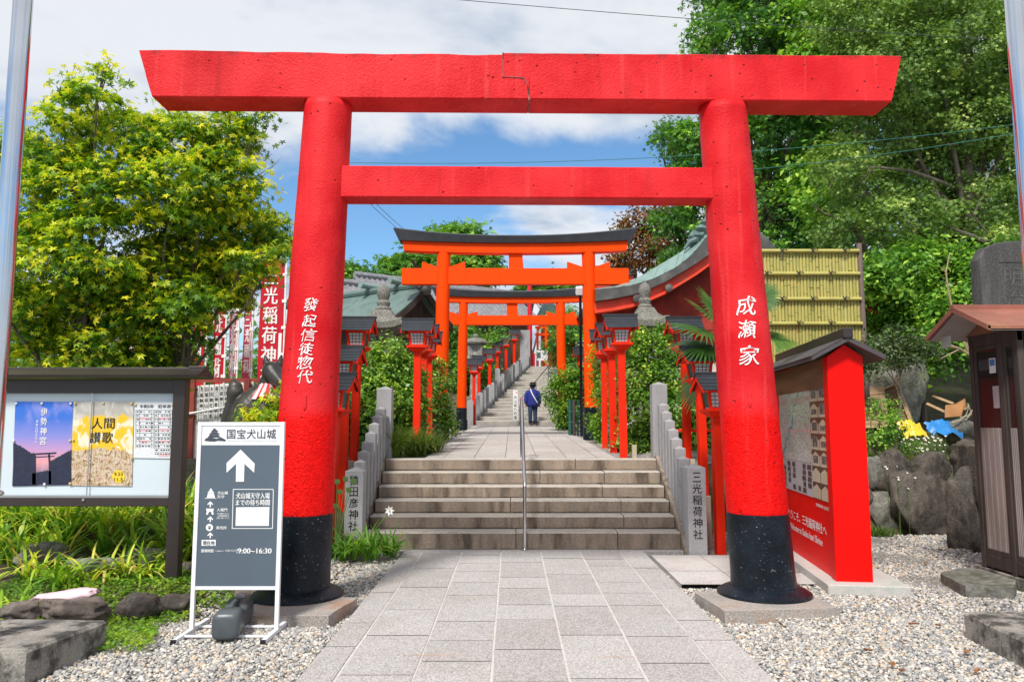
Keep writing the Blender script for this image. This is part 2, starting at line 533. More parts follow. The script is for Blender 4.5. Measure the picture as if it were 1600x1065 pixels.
M_WOODB = pbr('mid_brown_wood', (0.19, 0.085, 0.032), 0.6, 0.3, 3, 0.15, 40, stretch=(1, 0.3, 3))
M_PLY = pbr('pale_plywood', (0.46, 0.30, 0.17), 0.75, 0.15, 4, 0.1, 40, stretch=(0.4, 1, 4))
M_CARD = pbr('orange_brown_board', (0.37, 0.17, 0.055), 0.7, 0.15, 4, 0.1, 40)
M_BAMBOO = pbr('yellow_green_bamboo', (0.44, 0.385, 0.105), 0.45, 0.10, 4, 0.05, 30, stretch=(1, 1, 0.2))
M_NODE = pbr('bamboo_node', (0.27, 0.25, 0.06), 0.6, 0.2, 5, 0.0)

def gravel_nodes(nt, v, scale=46.0):
    vo = nd(nt, 'ShaderNodeTexVoronoi', {'Vector': v, 'Scale': scale, 'Randomness': 1.0})
    ve = nd(nt, 'ShaderNodeTexVoronoi', {'Vector': v, 'Scale': scale, 'Randomness': 1.0}, feature='DISTANCE_TO_EDGE')
    s = nd(nt, 'ShaderNodeSeparateColor', {0: vo.outputs['Color']})
    col = ramp_n(nt, s.outputs[0], PEBBLE_STOPS)
    edge = maprange(nt, ve.outputs['Distance'], 0.0, 0.16)
    col = mix_n(nt, edge, (0.13, 0.12, 0.11), col)
    return col, maprange(nt, ve.outputs['Distance'], 0.0, 0.3)
PEBBLE_STOPS = [(0.0, (0.16, 0.155, 0.15)), (0.14, (0.27, 0.27, 0.27)), (0.32, (0.44, 0.42, 0.39)), (0.46, (0.33, 0.34, 0.35)), (0.60, (0.58, 0.53, 0.45)), (0.78, (0.68, 0.64, 0.57)), (0.88, (0.52, 0.37, 0.22)), (1.0, (0.80, 0.76, 0.69))]

def ground_mat():
    m, nt, b = new_mat('gravel_and_soil')
    v = coords(nt, 'Object')
    gcol, gh = gravel_nodes(nt, v)
    at = nd(nt, 'ShaderNodeAttribute', attribute_name='soil')
    n = noise_n(nt, v, 3.0, 6.0)
    soil = mix_n(nt, maprange(nt, n, 0.35, 0.65), (0.075, 0.055, 0.035), (0.16, 0.125, 0.085))
    grass = mix_n(nt, maprange(nt, noise_n(nt, v, 9.0, 5.0), 0.45, 0.6), soil, (0.085, 0.12, 0.03))
    f = maprange(nt, math_n(nt, 'ADD', at.outputs['Fac'], math_n(nt, 'MULTIPLY', math_n(nt, 'SUBTRACT', noise_n(nt, v, 6.0, 5.0), 0.5), 0.6)), 0.4, 0.6)
    nt.links.new(mix_n(nt, f, gcol, grass), b.inputs['Base Color'])
    b.inputs['Roughness'].default_value = 0.9
    bump_n(nt, b, gh, 0.7, 0.02)
    return m
M_GROUND = ground_mat()

def pebble_mat():
    m, nt, b = new_mat('river_pebbles')
    at = nd(nt, 'ShaderNodeAttribute', attribute_name='tint')
    col = ramp_n(nt, at.outputs['Fac'], PEBBLE_STOPS)
    n = noise_n(nt, coords(nt), 120.0, 3.0)
    nt.links.new(mix_n(nt, maprange(nt, n, 0.3, 0.7, 0.0, 0.25), col, (0.2, 0.19, 0.18)), b.inputs['Base Color'])
    b.inputs['Roughness'].default_value = 0.75
    return m
M_PEB = pebble_mat()

def paving_mat(name, a, bcol, speck_scale=85.0, speck=0.5):
    m, nt, b = new_mat(name)
    v = coords(nt)
    at = nd(nt, 'ShaderNodeAttribute', attribute_name='tint')
    base = mix_n(nt, at.outputs['Fac'], a, bcol)
    n = noise_n(nt, v, 1.3, 7.0, 0.65)
    base = mix_n(nt, maprange(nt, n, 0.42, 0.7, 0.0, 0.35), base, (0.30, 0.25, 0.19))
    hue = noise_n(nt, v, 4.5, 5.0, 0.6)
    base = mix_n(nt, maprange(nt, hue, 0.38, 0.62, 0.0, 0.35), base, mix_n(nt, 1.0, base, (1.09, 0.98, 0.965), 'MULTIPLY'))
    s = noise_n(nt, v, speck_scale, 3.0, 0.75)
    base = mix_n(nt, maprange(nt, s, 0.34, 0.66), mix_n(nt, speck, base, (0.03, 0.03, 0.03)), mix_n(nt, speck * 0.45, base, (0.9, 0.88, 0.85)))
    st = noise_n(nt, coords(nt, 'Object', (0.25, 1.2, 1)), 2.4, 5.0)
    base = mix_n(nt, maprange(nt, st, 0.66, 0.74, 0.0, 0.35), base, (0.40, 0.22, 0.11))
    nt.links.new(base, b.inputs['Base Color'])
    b.inputs['Roughness'].default_value = 0.8
    bump_n(nt, b, s, 0.18, 0.01)
    return m
M_PAVE = paving_mat('path_granite', (0.405, 0.385, 0.37), (0.52, 0.50, 0.48))
M_PAVEU = paving_mat('upper_path_granite', (0.45, 0.42, 0.385), (0.56, 0.53, 0.49))
M_PAVEL = paving_mat('pale_side_paving', (0.55, 0.53, 0.51), (0.60, 0.58, 0.56), speck=0.3)
M_MORTAR = pbr('pale_mortar', (0.62, 0.59, 0.55), 0.9, 0.1, 8, 0.2, 80, speck=0.2)
M_MORTARD = pbr('dark_joint', (0.24, 0.20, 0.15), 0.9, 0.2, 8, 0.2, 80)
M_ROAD = pbr('road_surface', (0.27, 0.265, 0.26), 0.9, 0.1, 2, 0.3, 120, speck=0.3, speck_scale=120)

# ------------------------------------------------------------------ terrain
def ss(a, b, x):
    t = np.clip((x - a) / (b - a), 0, 1)
    return t * t * (3 - 2 * t)

def up_z(y):
    return np.where(y < 26.3, 1.07 + 0.03 * (y - 11.4), np.minimum(1.517 + 0.215 * (y - 26.3), 4.46))

def ground_z(x, y):
    x, y = np.asarray(x, float), np.asarray(y, float)
    u = up_z(y)
    mid = np.where(y < 11.56, np.clip((y - 9.80) * 0.54, 0, 0.85) - 0.03, u - np.where(y > 26.2, 0.16, 0.03))
    left = 0.20 * ss(6.3, 6.9, y) + 0.22 * ss(7.2, 9.2, y) + 0.62 * ss(9.4, 11.6, y)
    left = np.where(y > 11.6, u - 0.03, left)
    right = np.where(y > 11.6, u, 1.04 * ss(10.3, 11.5, y))
    rfar = 0.92 * ss(11.3, 11.75, y) + 0.55 * ss(12, 15, y) + np.maximum(y - 15, 0) * 0.30
    rfar = np.minimum(rfar, 6.5)
    kl = ss(-2.05, -2.75, x)                       # left bed begins beyond the gravel strip
    mid_l = np.where(y < 11.6, 1.04 * ss(10.0, 11.5, y), u - 0.03)
    zl = mid_l * (1 - kl) + left * kl
    kr = ss(3.9, 4.7, x)
    zr = right * (1 - kr) + rfar * kr
    z = np.where(x < -1.86, zl, np.where(x > 2.16, zr, mid))
    return np.where(y < 6.2, 0.0, z)

xs = np.concatenate([[-400, -150, -60, -30, -20], np.arange(-14, -4, 0.4), np.arange(-4, 5.6, 0.12), np.arange(5.6, 16, 0.35), [18, 22, 30, 60, 150, 400]])
ys = np.concatenate([[-300, -80, -20, 0, 3], np.arange(4.0, 13.2, 0.12), np.arange(13.2, 27, 0.4), np.arange(27, 46, 0.8), [50, 60, 90, 160, 500, 900]])
XX, YY = np.meshgrid(xs, ys, indexing='ij')
ZZ = ground_z(XX, YY)
bumpy = 0.03 * (np.sin(XX * 3.1 + YY * 1.7) * np.sin(YY * 2.3 - XX * 0.9)) * ss(6.6, 8.0, YY) * np.where((XX > -1.9) & (XX < 2.2), 0, 1)
ZZ = ZZ + bumpy
ni, nj = XX.shape
co = np.stack([XX, YY, ZZ], -1).reshape(-1, 3)
I, J = np.meshgrid(np.arange(ni - 1), np.arange(nj - 1), indexing='ij')
base = (I * nj + J).ravel()
faces = np.stack([base, base + nj, base + nj + 1, base + 1], 1)
gr = np_mesh('ground', co, faces, M_GROUND, smooth=True)
soil = np.zeros(len(co))
X, Y = co[:, 0], co[:, 1]
soil = np.where((X < -2.45) & (Y > 5.9 + 0.25 * np.sin(X * 3)), 1.0, soil)
soil = np.where((X < -1.86) & (Y > 9.15), 1.0, soil)
soil = np.where((X > 2.2) & (X < 4.2) & (Y > 10.6) & (Y < 11.4), 0.8, soil)
soil = np.where((X > 4.2) & (Y > 11.0), 1.0, soil)
soil = np.where((X > 3.2) & (Y > 11.6), 1.0, soil)
soil = np.where((X < -2.6) & (Y > 11), 1.0, soil)
soil = np.where(Y > 26.3, 1.0, soil)
at = gr.data.attributes.new('soil', 'FLOAT', 'POINT')
at.data.foreach_set('value', soil.astype(np.float32))
tag(gr, 'pale pebble gravel ground with planted earth banks', 'ground', kind='structure')

rd = MB()
rd.add([(-300, -250, 0.008), (300, -250, 0.008), (300, 4.68, 0.008), (-300, 4.68, 0.008)], [(0, 1, 2, 3)])
tag(rd.build('road', M_ROAD), 'grey road surface along the front of the gravel', 'road', kind='structure')

# ------------------------------------------------------------------ paving
def paving(name, cols, y0, y1, zf, gap, lens, mat, mortar, label, jit=0.0):
    root = thing(name, label, 'path', (0, 0, 0), kind='structure')
    b = MB()
    xa, xb = cols[0], cols[-1]
    yy = np.linspace(y0, y1, 12)
    b.sheet([[(xa, y, zf(y) + 0.014), (xb, y, zf(y) + 0.014)] for y in yy])
    b.build('mortar_bed', mortar, root)
    side = MB()
    for xx in (xa, xb):
        side.sheet([[(xx, y, zf(y) - 0.05), (xx, y, zf(y) + 0.014)] for y in yy])
    side.build('path_edge', mat, root)
    vs, fs, tn = [], [], []
    rnd = random.Random(len(cols) * 13 + int(y0 * 7))
    for c in range(len(cols) - 1):
        y = y0 - rnd.random() * lens
        edge = c in (0, len(cols) - 2)
        while y < y1:
            L = lens * rnd.uniform(0.65, 1.6) * (1.3 if edge else 1.0)
            ya, yb = max(y, y0) + gap / 2, min(y + L, y1) - gap / 2
            y += L
            if yb - ya < 0.05:
                continue
            gy = 0.35 * gap
            ya, yb = ya - gy / 2, yb + gy / 2
            g0 = gap / 2 if c > 0 else 0
            g1 = gap / 2 if c < len(cols) - 2 else 0
            x0, x1 = cols[c] + g0, cols[c + 1] - g1
            k = len(vs)
            t = 0.018 + rnd.uniform(0, 0.002)
            j = [rnd.uniform(-jit, jit) for _ in range(4)]
            vs += [(x0 + j[0], ya, zf(ya) + t), (x1 + j[1], ya, zf(ya) + t), (x1 + j[2], yb, zf(yb) + t), (x0 + j[3], yb, zf(yb) + t)]
            fs.append((k, k + 1, k + 2, k + 3))
            tn.append(rnd.random())
    np_mesh('paving_stones', vs, fs, mat, root, tint=tn)
    return root

zero = lambda y: 0.0
upf = lambda y: float(up_z(np.array(y)))
paving('lower_path', [-1.33, -1.10, -0.615, -0.13, 0.355, 0.84, 1.325, 1.62], 3.2, 9.72, zero, 0.017, 0.62, M_PAVE, M_MORTAR, 'granite flagstone path leading under the red gate to the steps', 0.004)
paving('upper_path', [-1.30, -1.03, -0.572, -0.10, 0.37, 0.82, 1.28, 1.56], 11.42, 26.25, lambda y: upf(y) - 0.02, 0.012, 0.95, M_PAVEU, M_MORTARD, 'pale granite path between the red lanterns above the steps', 0.003)
paving('side_paving', [1.67, 2.25, 2.83, 3.22], 7.78, 9.46, zero, 0.008, 0.55, M_PAVEL, M_MORTARD, 'pale square paving slabs behind the right pillar of the gate')
ks = MB()
ks.box(-1.95, 2.2, 9.725, 9.86, -0.05, 0.022)
tag(ks.build('threshold', M_PAVE, bevel=0.006), 'narrow granite threshold at the foot of the steps', 'threshold', kind='structure')

# ------------------------------------------------------------------ front steps
STEP_Y = [9.85, 10.16, 10.47, 10.78, 11.09, 11.40]
STEP_Z = [0.235, 0.40, 0.565, 0.73, 0.905, 1.07]
st = thing('stone_steps', 'six worn brown granite steps rising from the lower path', 'steps', (0.13, 9.85, 0), kind='structure')
rs = random.Random(4)
for i, (y, z) in enumerate(zip(STEP_Y, STEP_Z)):
    mb = MB()
    zb = STEP_Z[i - 1] + 0.012 if i else 0.026
    cuts = [[-1.86, 0.05, 2.12], [-1.85, 1.45, 2.115], [-1.84, -0.02, 2.11], [-1.845, 1.25, 2.11], [-1.85, 0.4, 2.115], [-1.86, 0.93, 2.12]][i]
    if i in (0, 2, 4):
        cuts = [cuts[0], cuts[1], 1.28 + 0.2 * rs.random(), cuts[2]]
    yb = y + (0.42 if i < 5 else 0.30)
    for a, c in zip(cuts, cuts[1:]):
        n = 14
        top, fr = [], []
        g = 0.006
        dz = rs.uniform(-0.004, 0.004)
        rows = [[], [], [], []]
        for k in range(n + 1):
            x = a + g + (c - a - 2 * g) * k / n
            w = 0.006 * mnoise.noise((x * 5, i * 3.1, 0.3)) + 0.004 * mnoise.noise((x * 17, i * 2.1, 5.3))
            wb = 0.012 * mnoise.noise((x * 6, i * 1.7, 9.1))
            rows[0].append((x, yb, z + dz))
            rows[1].append((x, y + 0.016 + w, z + dz))
            rows[2].append((x, y + w, z - 0.016 + dz + 0.4 * w))
            rows[3].append((x, y + 0.006 + w, zb + max(0, wb)))
        mb.cur = 0
        mb.sheet(rows[0:2])
        mb.sheet(rows[1:3])
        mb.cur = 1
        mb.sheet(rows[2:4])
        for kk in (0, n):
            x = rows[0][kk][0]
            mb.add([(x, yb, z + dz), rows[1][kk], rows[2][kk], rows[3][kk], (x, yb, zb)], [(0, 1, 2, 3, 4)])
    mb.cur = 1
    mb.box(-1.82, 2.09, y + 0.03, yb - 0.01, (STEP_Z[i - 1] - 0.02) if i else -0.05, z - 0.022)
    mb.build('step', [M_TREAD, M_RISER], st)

# low sloping kerbs carrying the posts
for sx, lab in ((-1.98, 'left'), (2.235, 'right')):
    mb = MB()
    x0, x1 = sx - 0.115, sx + 0.115
    prof = [(9.62, -0.05), (9.62, 0.05), (9.84, 0.20), (11.45, 1.12), (11.62, 1.12), (11.62, -0.05)]
    mb.ext([(x0, a, b) for a, b in prof], (x1 - x0, 0, 0))
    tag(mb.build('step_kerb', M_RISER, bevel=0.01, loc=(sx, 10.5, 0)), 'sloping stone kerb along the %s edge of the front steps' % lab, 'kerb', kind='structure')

# ------------------------------------------------------------------ granite posts beside the steps
def post_mesh(w, z0, z1, cx, cy, tip=0.045):
    mb = MB()
    mb.frustum(cx, cy, z0, z1 - tip, w, w, w, w)
    a = len(mb.v)
    h = w / 2
    mb.f = [f for f in mb.f if f != (4, 5, 6, 7)]
    mb.mi = mb.mi[:len(mb.f)]
    mb.v.append((cx, cy, z1))
    for k in range(4):
        mb.f.append((4 + k, 4 + (k + 1) % 4, a))
        mb.mi.append(0)
    return mb

def inscribed(side, cx, cy, top, text, label):
    t = thing('inscribed_post', label, 'stone post', (cx, cy, 0))
    post_mesh(0.225, 0.0, top, cx, cy, 0.05).build('post', M_GRANCUT, t, bevel=0.006)
    tx = MB()
    n = len(text)
    z1, z0 = top - 0.16, top - 0.16 - 0.137 * (n - 1)
    for k, ch in enumerate(text):
        z = z1 - 0.137 * k
        put_text(tx, ch, plane_map((cx, cy - 0.1155, z), (1, 0, 0), (0, 0, 1)), height=0.115, width=0.112 if ch not in '田三' else 0.098, bold=0.012, wob=0.0015)
    tx.build('inscription', M_BLKINK, t)
    return t
inscribed('l', -1.945, 9.70, 1.055, '猿田彦神社', 'granite post carved 猿田彦神社 left of the steps behind strap leaves')
inscribed('r', 2.256, 9.62, 1.10, '三光稲荷神社', 'granite post carved 三光稲荷神社 at the right foot of the steps')

ORD = ['lowest', 'second lowest', 'third lowest', 'fourth lowest', 'fifth lowest', 'sixth lowest', 'seventh lowest', 'eighth lowest']
for side, x, tops in (('left', -1.94, [(573.5, 717), (578, 702), (582, 687), (585, 673), (588, 659), (592, 647), (596, 635)]),
                      ('right', 2.235, [(1066, 725), (1064, 712), (1059, 696), (1054, 682), (1048, 668), (1043, 654), (1038, 641), (1033, 629)])):
    m = len(tops)
    for k, (px, py) in enumerate(tops):
        cy = 9.93 + (11.40 - 9.93) * k / (m - 1)
        zt = P(px, py, cy).z
        zb = 0.2 + (cy - 9.84) * 0.571 - 0.03
        o = post_mesh(0.14, zb, zt, x, cy, 0.035).build('granite_baluster', M_GRAN, None, bevel=0.005, loc=(x, cy, zb))
        tag(o, 'pointed granite baluster, %s of the row on the %s of the steps' % (ORD[k], side), 'baluster', 'granite balusters beside the front steps')
    zt = P(601 if side == 'left' else 1027, 603 if side == 'left' else 596, 11.62).z
    xx = x + (0.02 if side == 'left' else -0.015)
    o = post_mesh(0.225, 0.9, zt, xx, 11.66, 0.045).build('gate_post', M_GRAN, None, bevel=0.006, loc=(xx, 11.66, 1.0))
    tag(o, 'tall square granite post at the top %s corner of the front steps' % side, 'stone post')

# ------------------------------------------------------------------ handrail
def handrail(pts, posts, r, label, mat):
    t = thing('handrail', label, 'handrail', posts[0][0])
    mb = MB()
    mb.tube(pts, r, 12)
    mb.build('rail', mat, t, smooth=True)
    for a, b in posts:
        q = MB()
        q.tube([a, b], r * 0.92, 12)
        pm = q.build('post', mat, t, smooth=True)
        fl = MB()
        fl.lathe((a[0], a[1], a[2]), [(r * 2.1, 0.0), (r * 2.1, 0.012), (r * 1.2, 0.02)], 16)
        fl.build('flange', mat, pm)
    return t
a0 = Vector((0.16, 9.80, 0.02))
handrail([(0.16, 9.80, 0.80), (0.16, 9.83, 0.86), (0.155, 9.95, 0.95), (0.145, 11.62, 1.93), (0.145, 11.72, 1.96), (0.145, 11.74, 1.90)],
         [((0.16, 9.80, 0.024), (0.16, 9.80, 0.81)), ((0.145, 11.74, 1.06), (0.145, 11.74, 1.93))], 0.024,
         'stainless steel handrail up the middle of the front steps', M_STEEL)

# ------------------------------------------------------------------ pebbles over the near gravel
def ico():
    bm = bmesh.new()
    bmesh.ops.create_icosphere(bm, subdivisions=1, radius=1.0)
    v = np.array([x.co[:] for x in bm.verts])
    f = np.array([[q.index for q in x.verts] for x in bm.faces])
    bm.free()
    return v, f
ICO_V, ICO_F = ico()
def scatter_pebbles(name, regions, label):
    pts, sz = [], []
    for x0, x1, y0, y1, dens, s in regions:
        n = int((x1 - x0) * (y1 - y0) * dens)
        p = np.stack([RNG.uniform(x0, x1, n), RNG.uniform(y0, y1, n)], 1)
        pts.append(p)
        sz.append(np.clip(RNG.lognormal(math.log(s), 0.32, n), s * 0.5, s * 2.2))
    p, s = np.concatenate(pts), np.concatenate(sz)
    x, y = p[:, 0], p[:, 1]
    ok = ~((x > -1.34) & (x < 1.625)) & ~((x > 1.66) & (x < 3.23) & (y > 7.76)) 
    ok &= ~((x < -2.93) & (y < 5.44)) & ~((x > 3.42) & (y < 5.72))
    p, s = p[ok], s[ok]
    n = len(p)
    z = ground_z(p[:, 0], p[:, 1])
    a = RNG.uniform(0, 6.283, n)
    sc = np.stack([s * RNG.uniform(0.8, 1.35, n), s * RNG.uniform(0.65, 1.0, n), s * RNG.uniform(0.42, 0.75, n)], 1)
    v = ICO_V[None] * sc[:, None] * (1 + RNG.uniform(-0.14, 0.14, (n, len(ICO_V), 1)))
    ca, sa = np.cos(a)[:, None], np.sin(a)[:, None]
    tl = RNG.normal(0, 0.3, (n, 1))
    vx, vy, vz = v[..., 0], v[..., 1], v[..., 2]
    vx, vz = vx * np.cos(tl) - vz * np.sin(tl), vx * np.sin(tl) + vz * np.cos(tl)
    co = np.stack([vx * ca - vy * sa + p[:, 0:1], vx * sa + vy * ca + p[:, 1:2], vz + (z + RNG.uniform(0, 0.010, n))[:, None] + sc[:, 2:3] * 0.35], -1)
    f = (ICO_F[None] + (np.arange(n) * len(ICO_V))[:, None, None]).reshape(-1, 3)
    tint = np.repeat(RNG.random(n), len(ICO_F))
    o = np_mesh(name, co, f, M_PEB, tint=tint, smooth=True)
    return tag(o, label, 'gravel', kind='stuff')
scatter_pebbles('gravel', [(-3.4, -1.33, 4.70, 6.4, 3600, 0.0115), (-2.6, -1.33, 6.4, 9.3, 2200, 0.0125), (1.62, 4.9, 4.70, 6.6, 3600, 0.0115), (1.62, 5.6, 6.6, 8.6, 2300, 0.0125), (3.2, 6.6, 8.6, 11.2, 1300, 0.014), (1.9, 3.2, 9.45, 10.4, 1500, 0.013),
                           (-3.2, -1.33, 6.0, 6.6, 1500, 0.012)], 'loose grey and cream pebbles covering the ground around the path')
# ------------------------------------------------------------------ the big red gate
TX, TY = 0.165, 7.0
TROT = 0.016
gate = thing('red_torii_gate', 'huge plain red stone torii gate spanning the near path, white writing on its pillars', 'torii gate', (TX, TY, 0), rz=TROT)
def local(p):
    """world point -> the gate's own turned frame"""
    q = Vector(p) - Vector((TX, TY, 0))
    c, s = math.cos(-TROT), math.sin(-TROT)
    return Vector((q.x * c - q.y * s, q.x * s + q.y * c, q.z))

def pillar(bx, bz, tpx, r0, r1, ztop):
    """bx: foot in the gate's frame; returns part and axis function"""
    b, t = Vector((bx, 0, bz)), Vector((tpx, 0, ztop))
    def axis(z):
        f = (z - bz) / (ztop - bz)
        return b.lerp(t, f), r0 + (r1 - r0) * f
    return axis
ZT = P(829, 165, 6.85).z + 0.02           # underside of the top beam
zs = P(829, 806, 6.73).z                  # top of the black sleeve
zbase = 0.085
foot = {-1: (475 - 800) * 7.0 / 1200 - TX, 1: (1185 - 800) * 7.0 / 1200 - TX}
headx = {-1: P(514, 165, 7.0).x - TX, 1: P(1130, 165, 7.0).x - TX}
AX = {}
for s in (-1, 1):
    ax = pillar(foot[s], zbase, headx[s], 0.278, 0.222, ZT)
    AX[s] = ax
    mb = MB()
    n = 56
    rings = []
    zl = [zs - 0.05] + list(np.linspace(zs + 0.02, ZT - 0.03, 60)) + [ZT + 0.03]
    for i, z in enumerate(zl):
        c, r = ax(z)
        r *= 0.985 if i == 0 else 1.0
        ring = []
        for k in range(n):
            q = 2 * math.pi * k / n
            w = 0.0035 * mnoise.noise((math.cos(q) * 2.2, math.sin(q) * 2.2, z * 1.7 + s * 9)) + 0.0018 * mnoise.noise((math.cos(q) * 9, math.sin(q) * 9, z * 8))
            ring.append((c.x + math.cos(q) * (r + w), c.y + math.sin(q) * (r + w), z))
        rings.append(ring)
    mb.loft(rings)
    pl = mb.build('pillar', M_RED, gate, world=False, smooth='full')
    bl = MB()
    prof = []
    rings = []
    for z, e in [(zbase + 0.005, 0.130), (zbase + 0.026, 0.126), (zbase + 0.05, 0.09), (zbase + 0.07, 0.04), (zbase + 0.082, 0.006), (zbase + 0.2, 0.0), (zs - 0.004, 0.001), (zs, -0.006)]:
        c, r = ax(z)
        rings.append([(c.x + math.cos(2 * math.pi * k / n) * (r + e + 0.002), c.y + math.sin(2 * math.pi * k / n) * (r + e + 0.002), z + (0.007 * mnoise.noise((k * 0.8, s, 2)) if z > zs - 0.01 else 0)) for k in range(n)])
    bl.loft(rings)
    bl.build('black_sleeve', M_BLK, pl, world=False, smooth=True)
    sl = MB()
    if s < 0:
        cn = [local(G(*q, 0.08)) for q in ((378, 962), (512, 963), (560, 934), (420, 925))]
    else:
        cn = [local(G(*q, 0.08)) for q in ((1133, 955), (1312, 950), (1240, 917), (1086, 925))]
    for i, c in enumerate(cn):
        c.z = zbase
    cc = sum(cn, Vector()) / 4
    m = 10
    ring = []
    for i in range(4):
        for k in range(m):
            q = cn[i].lerp(cn[(i + 1) % 4], k / m)
            q += Vector((mnoise.noise(q * 5), mnoise.noise(q * 5 + Vector((7, 1, 3))), 0)) * 0.02
            ring.append(q)
    low = [q + Vector((mnoise.noise(q * 6), mnoise.noise(q * 6 + Vector((3, 2, 1))), 0)) * 0.02 + Vector((0, 0, -0.12)) for q in ring]
    top = [q + (cc - q).normalized() * 0.02 + Vector((0, 0, 0.004)) for q in ring]
    sl.loft([low, ring, top])
    sl.build('base_slab', M_BASE, gate, world=False)
    # writing round the front of the pillar
    tx = MB()
    if s < 0:
        rows = [('發', 488, 477, 20, 20), ('起', 486, 502, 19, 19), ('信', 484, 524, 19, 22), ('徒', 481, 545.5, 19, 20), ('惣', 479, 567, 20, 22), ('代', 479, 588.5, 19, 22)]
    else:
        rows = [('成', 1166, 477, 32, 28), ('瀬', 1167, 514, 27, 25), ('家', 1171, 555, 30, 28)]
    for ch, px, py, hpx, wpx in rows:
        z = P(px, py, 6.78).z
        c, r = ax(z)
        wx = local(P(px, py, 6.78)).x
        q0 = math.asin(max(-1, min(1, (wx - c.x) / r)))
        def fm(u, v, z=z, q0=q0):
            cc, rr = ax(z + v)
            q = q0 + u / rr
            return (cc.x + math.sin(q) * (rr + 0.006), cc.y - math.cos(q) * (rr + 0.006), z + v)
        hh = min(hpx, 30) * 6.78 / 1200
        put_text(tx, ch, fm, height=hh, width=wpx * 6.78 / 1200 * 1.05, bold=0.005, slant=0.14, wob=0.006)
    tx.build('white_inscription', M_WPAINT, pl, world=False)
    # short raised peg slot low on each shaft
    pg = MB()
    px, py = (478, 627) if s < 0 else (1173, 622)
    z = P(px, py, 6.76).z
    c, r = ax(z)
    wx = local(P(px, py, 6.76)).x
    q0 = math.asin((wx - c.x) / r)
    for dz, h, w in ((0.0, 0.11, 0.030), (-0.062, 0.02, 0.018)):
        cx_, cy_ = c.x + math.sin(q0) * r, c.y - math.cos(q0) * r
        pg.obox((cx_, cy_ - 0.002, z + dz), (w, 0.018, h), Matrix.Rotation(q0, 3, 'Z'))
    pg.build('peg', M_RED, pl, world=False, bevel=0.005)

# top beam with slanted ends, in two stones joined by a stepped scarf
YF, YB = -0.17, 0.17
zt_l, zt_r = P(218, 80, 6.78).z, P(1409, 89, 6.88).z
zb_ = P(829, 155, 6.83).z
zt_ = (zt_l + zt_r) / 2
xl0, xl1 = local(P(218, 80, 6.78)).x, local(P(238, 153, 6.78)).x
xr0, xr1 = local(P(1409, 89, 6.88)).x, local(P(1393, 158, 6.88)).x
xj0, xj1 = local(P(786, 85, 6.83)).x, local(P(827, 155, 6.83)).x
zj = P(786, 121, 6.83).z
def beam_half(left):
    mb = MB()
    n = 60
    lift = 0.0 if left else 0.012
    f_of = lambda z: (zt_ - z) / (zt_ - zb_)
    def topw(x):
        w = 0.006 * mnoise.noise((x * 1.7, 3, 1)) + 0.003 * mnoise.noise((x * 6, 3, 8))
        if left:
            w += 0.016 - 0.020 * float(ss(-3.4, -1.2, np.array(x))) - 0.016 * max(0, mnoise.noise((x * 2.6, 8, 2)))
        return w + lift
    def slab_part(z1, z0, xa, xb, top):
        rings = []
        for k in range(n + 1):
            g = k / n
            def X(z):
                a = xl0 + (xl1 - xl0) * f_of(z) if left else xa
                b = xb if left else xr0 + (xr1 - xr0) * f_of(z)
                return a + (b - a) * g
            w = topw(X(z1)) if top else 0.0
            nz = lambda z: 0.0015 * mnoise.noise((X(z) * 4.0, z * 4.0, 1))
            e1 = 0.010 if top else 0.0
            e0 = 0.0 if top else 0.010
            ring = [(X(z0), YF + e0 + nz(z0), z0), (X(z0), YB - e0, z0), (X(z0 + 0.01), YB, z0 + 0.01), (X(z1), YB, z1 - 0.01 + w), (X(z1), YB - e1, z1 + w), (X(z1), YF + e1 + nz(z1), z1 + w), (X(z1), YF + nz(z1), z1 - 0.01 + w), (X(z0 + 0.01), YF + nz(z0), z0 + 0.01)]
            rings.append(ring)
        mb.loft(rings)
    slab_part(zt_, zj, xj0 + 0.002, xj0 - 0.002, True)
    slab_part(zj, zb_, xj1 + 0.002, xj1 - 0.002, False)
    return mb.build('top_beam', M_RED, gate, world=False, smooth=True)
beam_half(True)
beam_half(False)
M_JOINT = pbr('dark_joint_mortar', (0.30, 0.10, 0.09), 0.9, 0.4, 20, 0.3, 60, dirt=(0.03, 0.015, 0.012), dirt_amt=0.9, dirt_scale=9)
jn = MB()
pth = [(xj0, YF - 0.001, zt_ + 0.01), (xj0, YF - 0.001, zj), ((xj0 + xj1) / 2, YF - 0.001, zj), (xj1 - 0.05, YF - 0.001, zj - 0.012), (xj1 - 0.02, YF - 0.001, zj - 0.06), (xj1, YF - 0.001, zb_ - 0.002), (xj1, 0.1, zb_ - 0.002)]
jn.tube(pth, [0.006, 0.009, 0.006, 0.008, 0.006, 0.010, 0.012], 6)
jn.build('beam_joint', M_JOINT, gate, world=False)
# tie beam
ya, yb = -0.125, 0.125
z1, z0 = P(829, 260, 6.875).z, P(829, 309, 6.875).z
tb = MB()
n = 40
xa, xb = AX[-1](z0)[0].x, AX[1](z0)[0].x
rings = []
for k in range(n + 1):
    x = xa + (xb - xa) * k / n
    w = lambda q: 0.0015 * mnoise.noise((x * 4.0, q, 2)) + 0.001 * mnoise.noise((x * 9, q, 6))
    rings.append([(x, ya + w(0), z0 + 0.01), (x, ya + 0.01, z0 + w(4)), (x, yb - 0.01, z0), (x, yb, z0 + 0.01), (x, yb, z1 - 0.01), (x, yb - 0.01, z1), (x, ya + 0.01, z1 + w(8)), (x, ya + w(3), z1 - 0.01)])
tb.loft(rings)
tb.build('tie_beam', M_RED, gate, world=False, smooth=True)

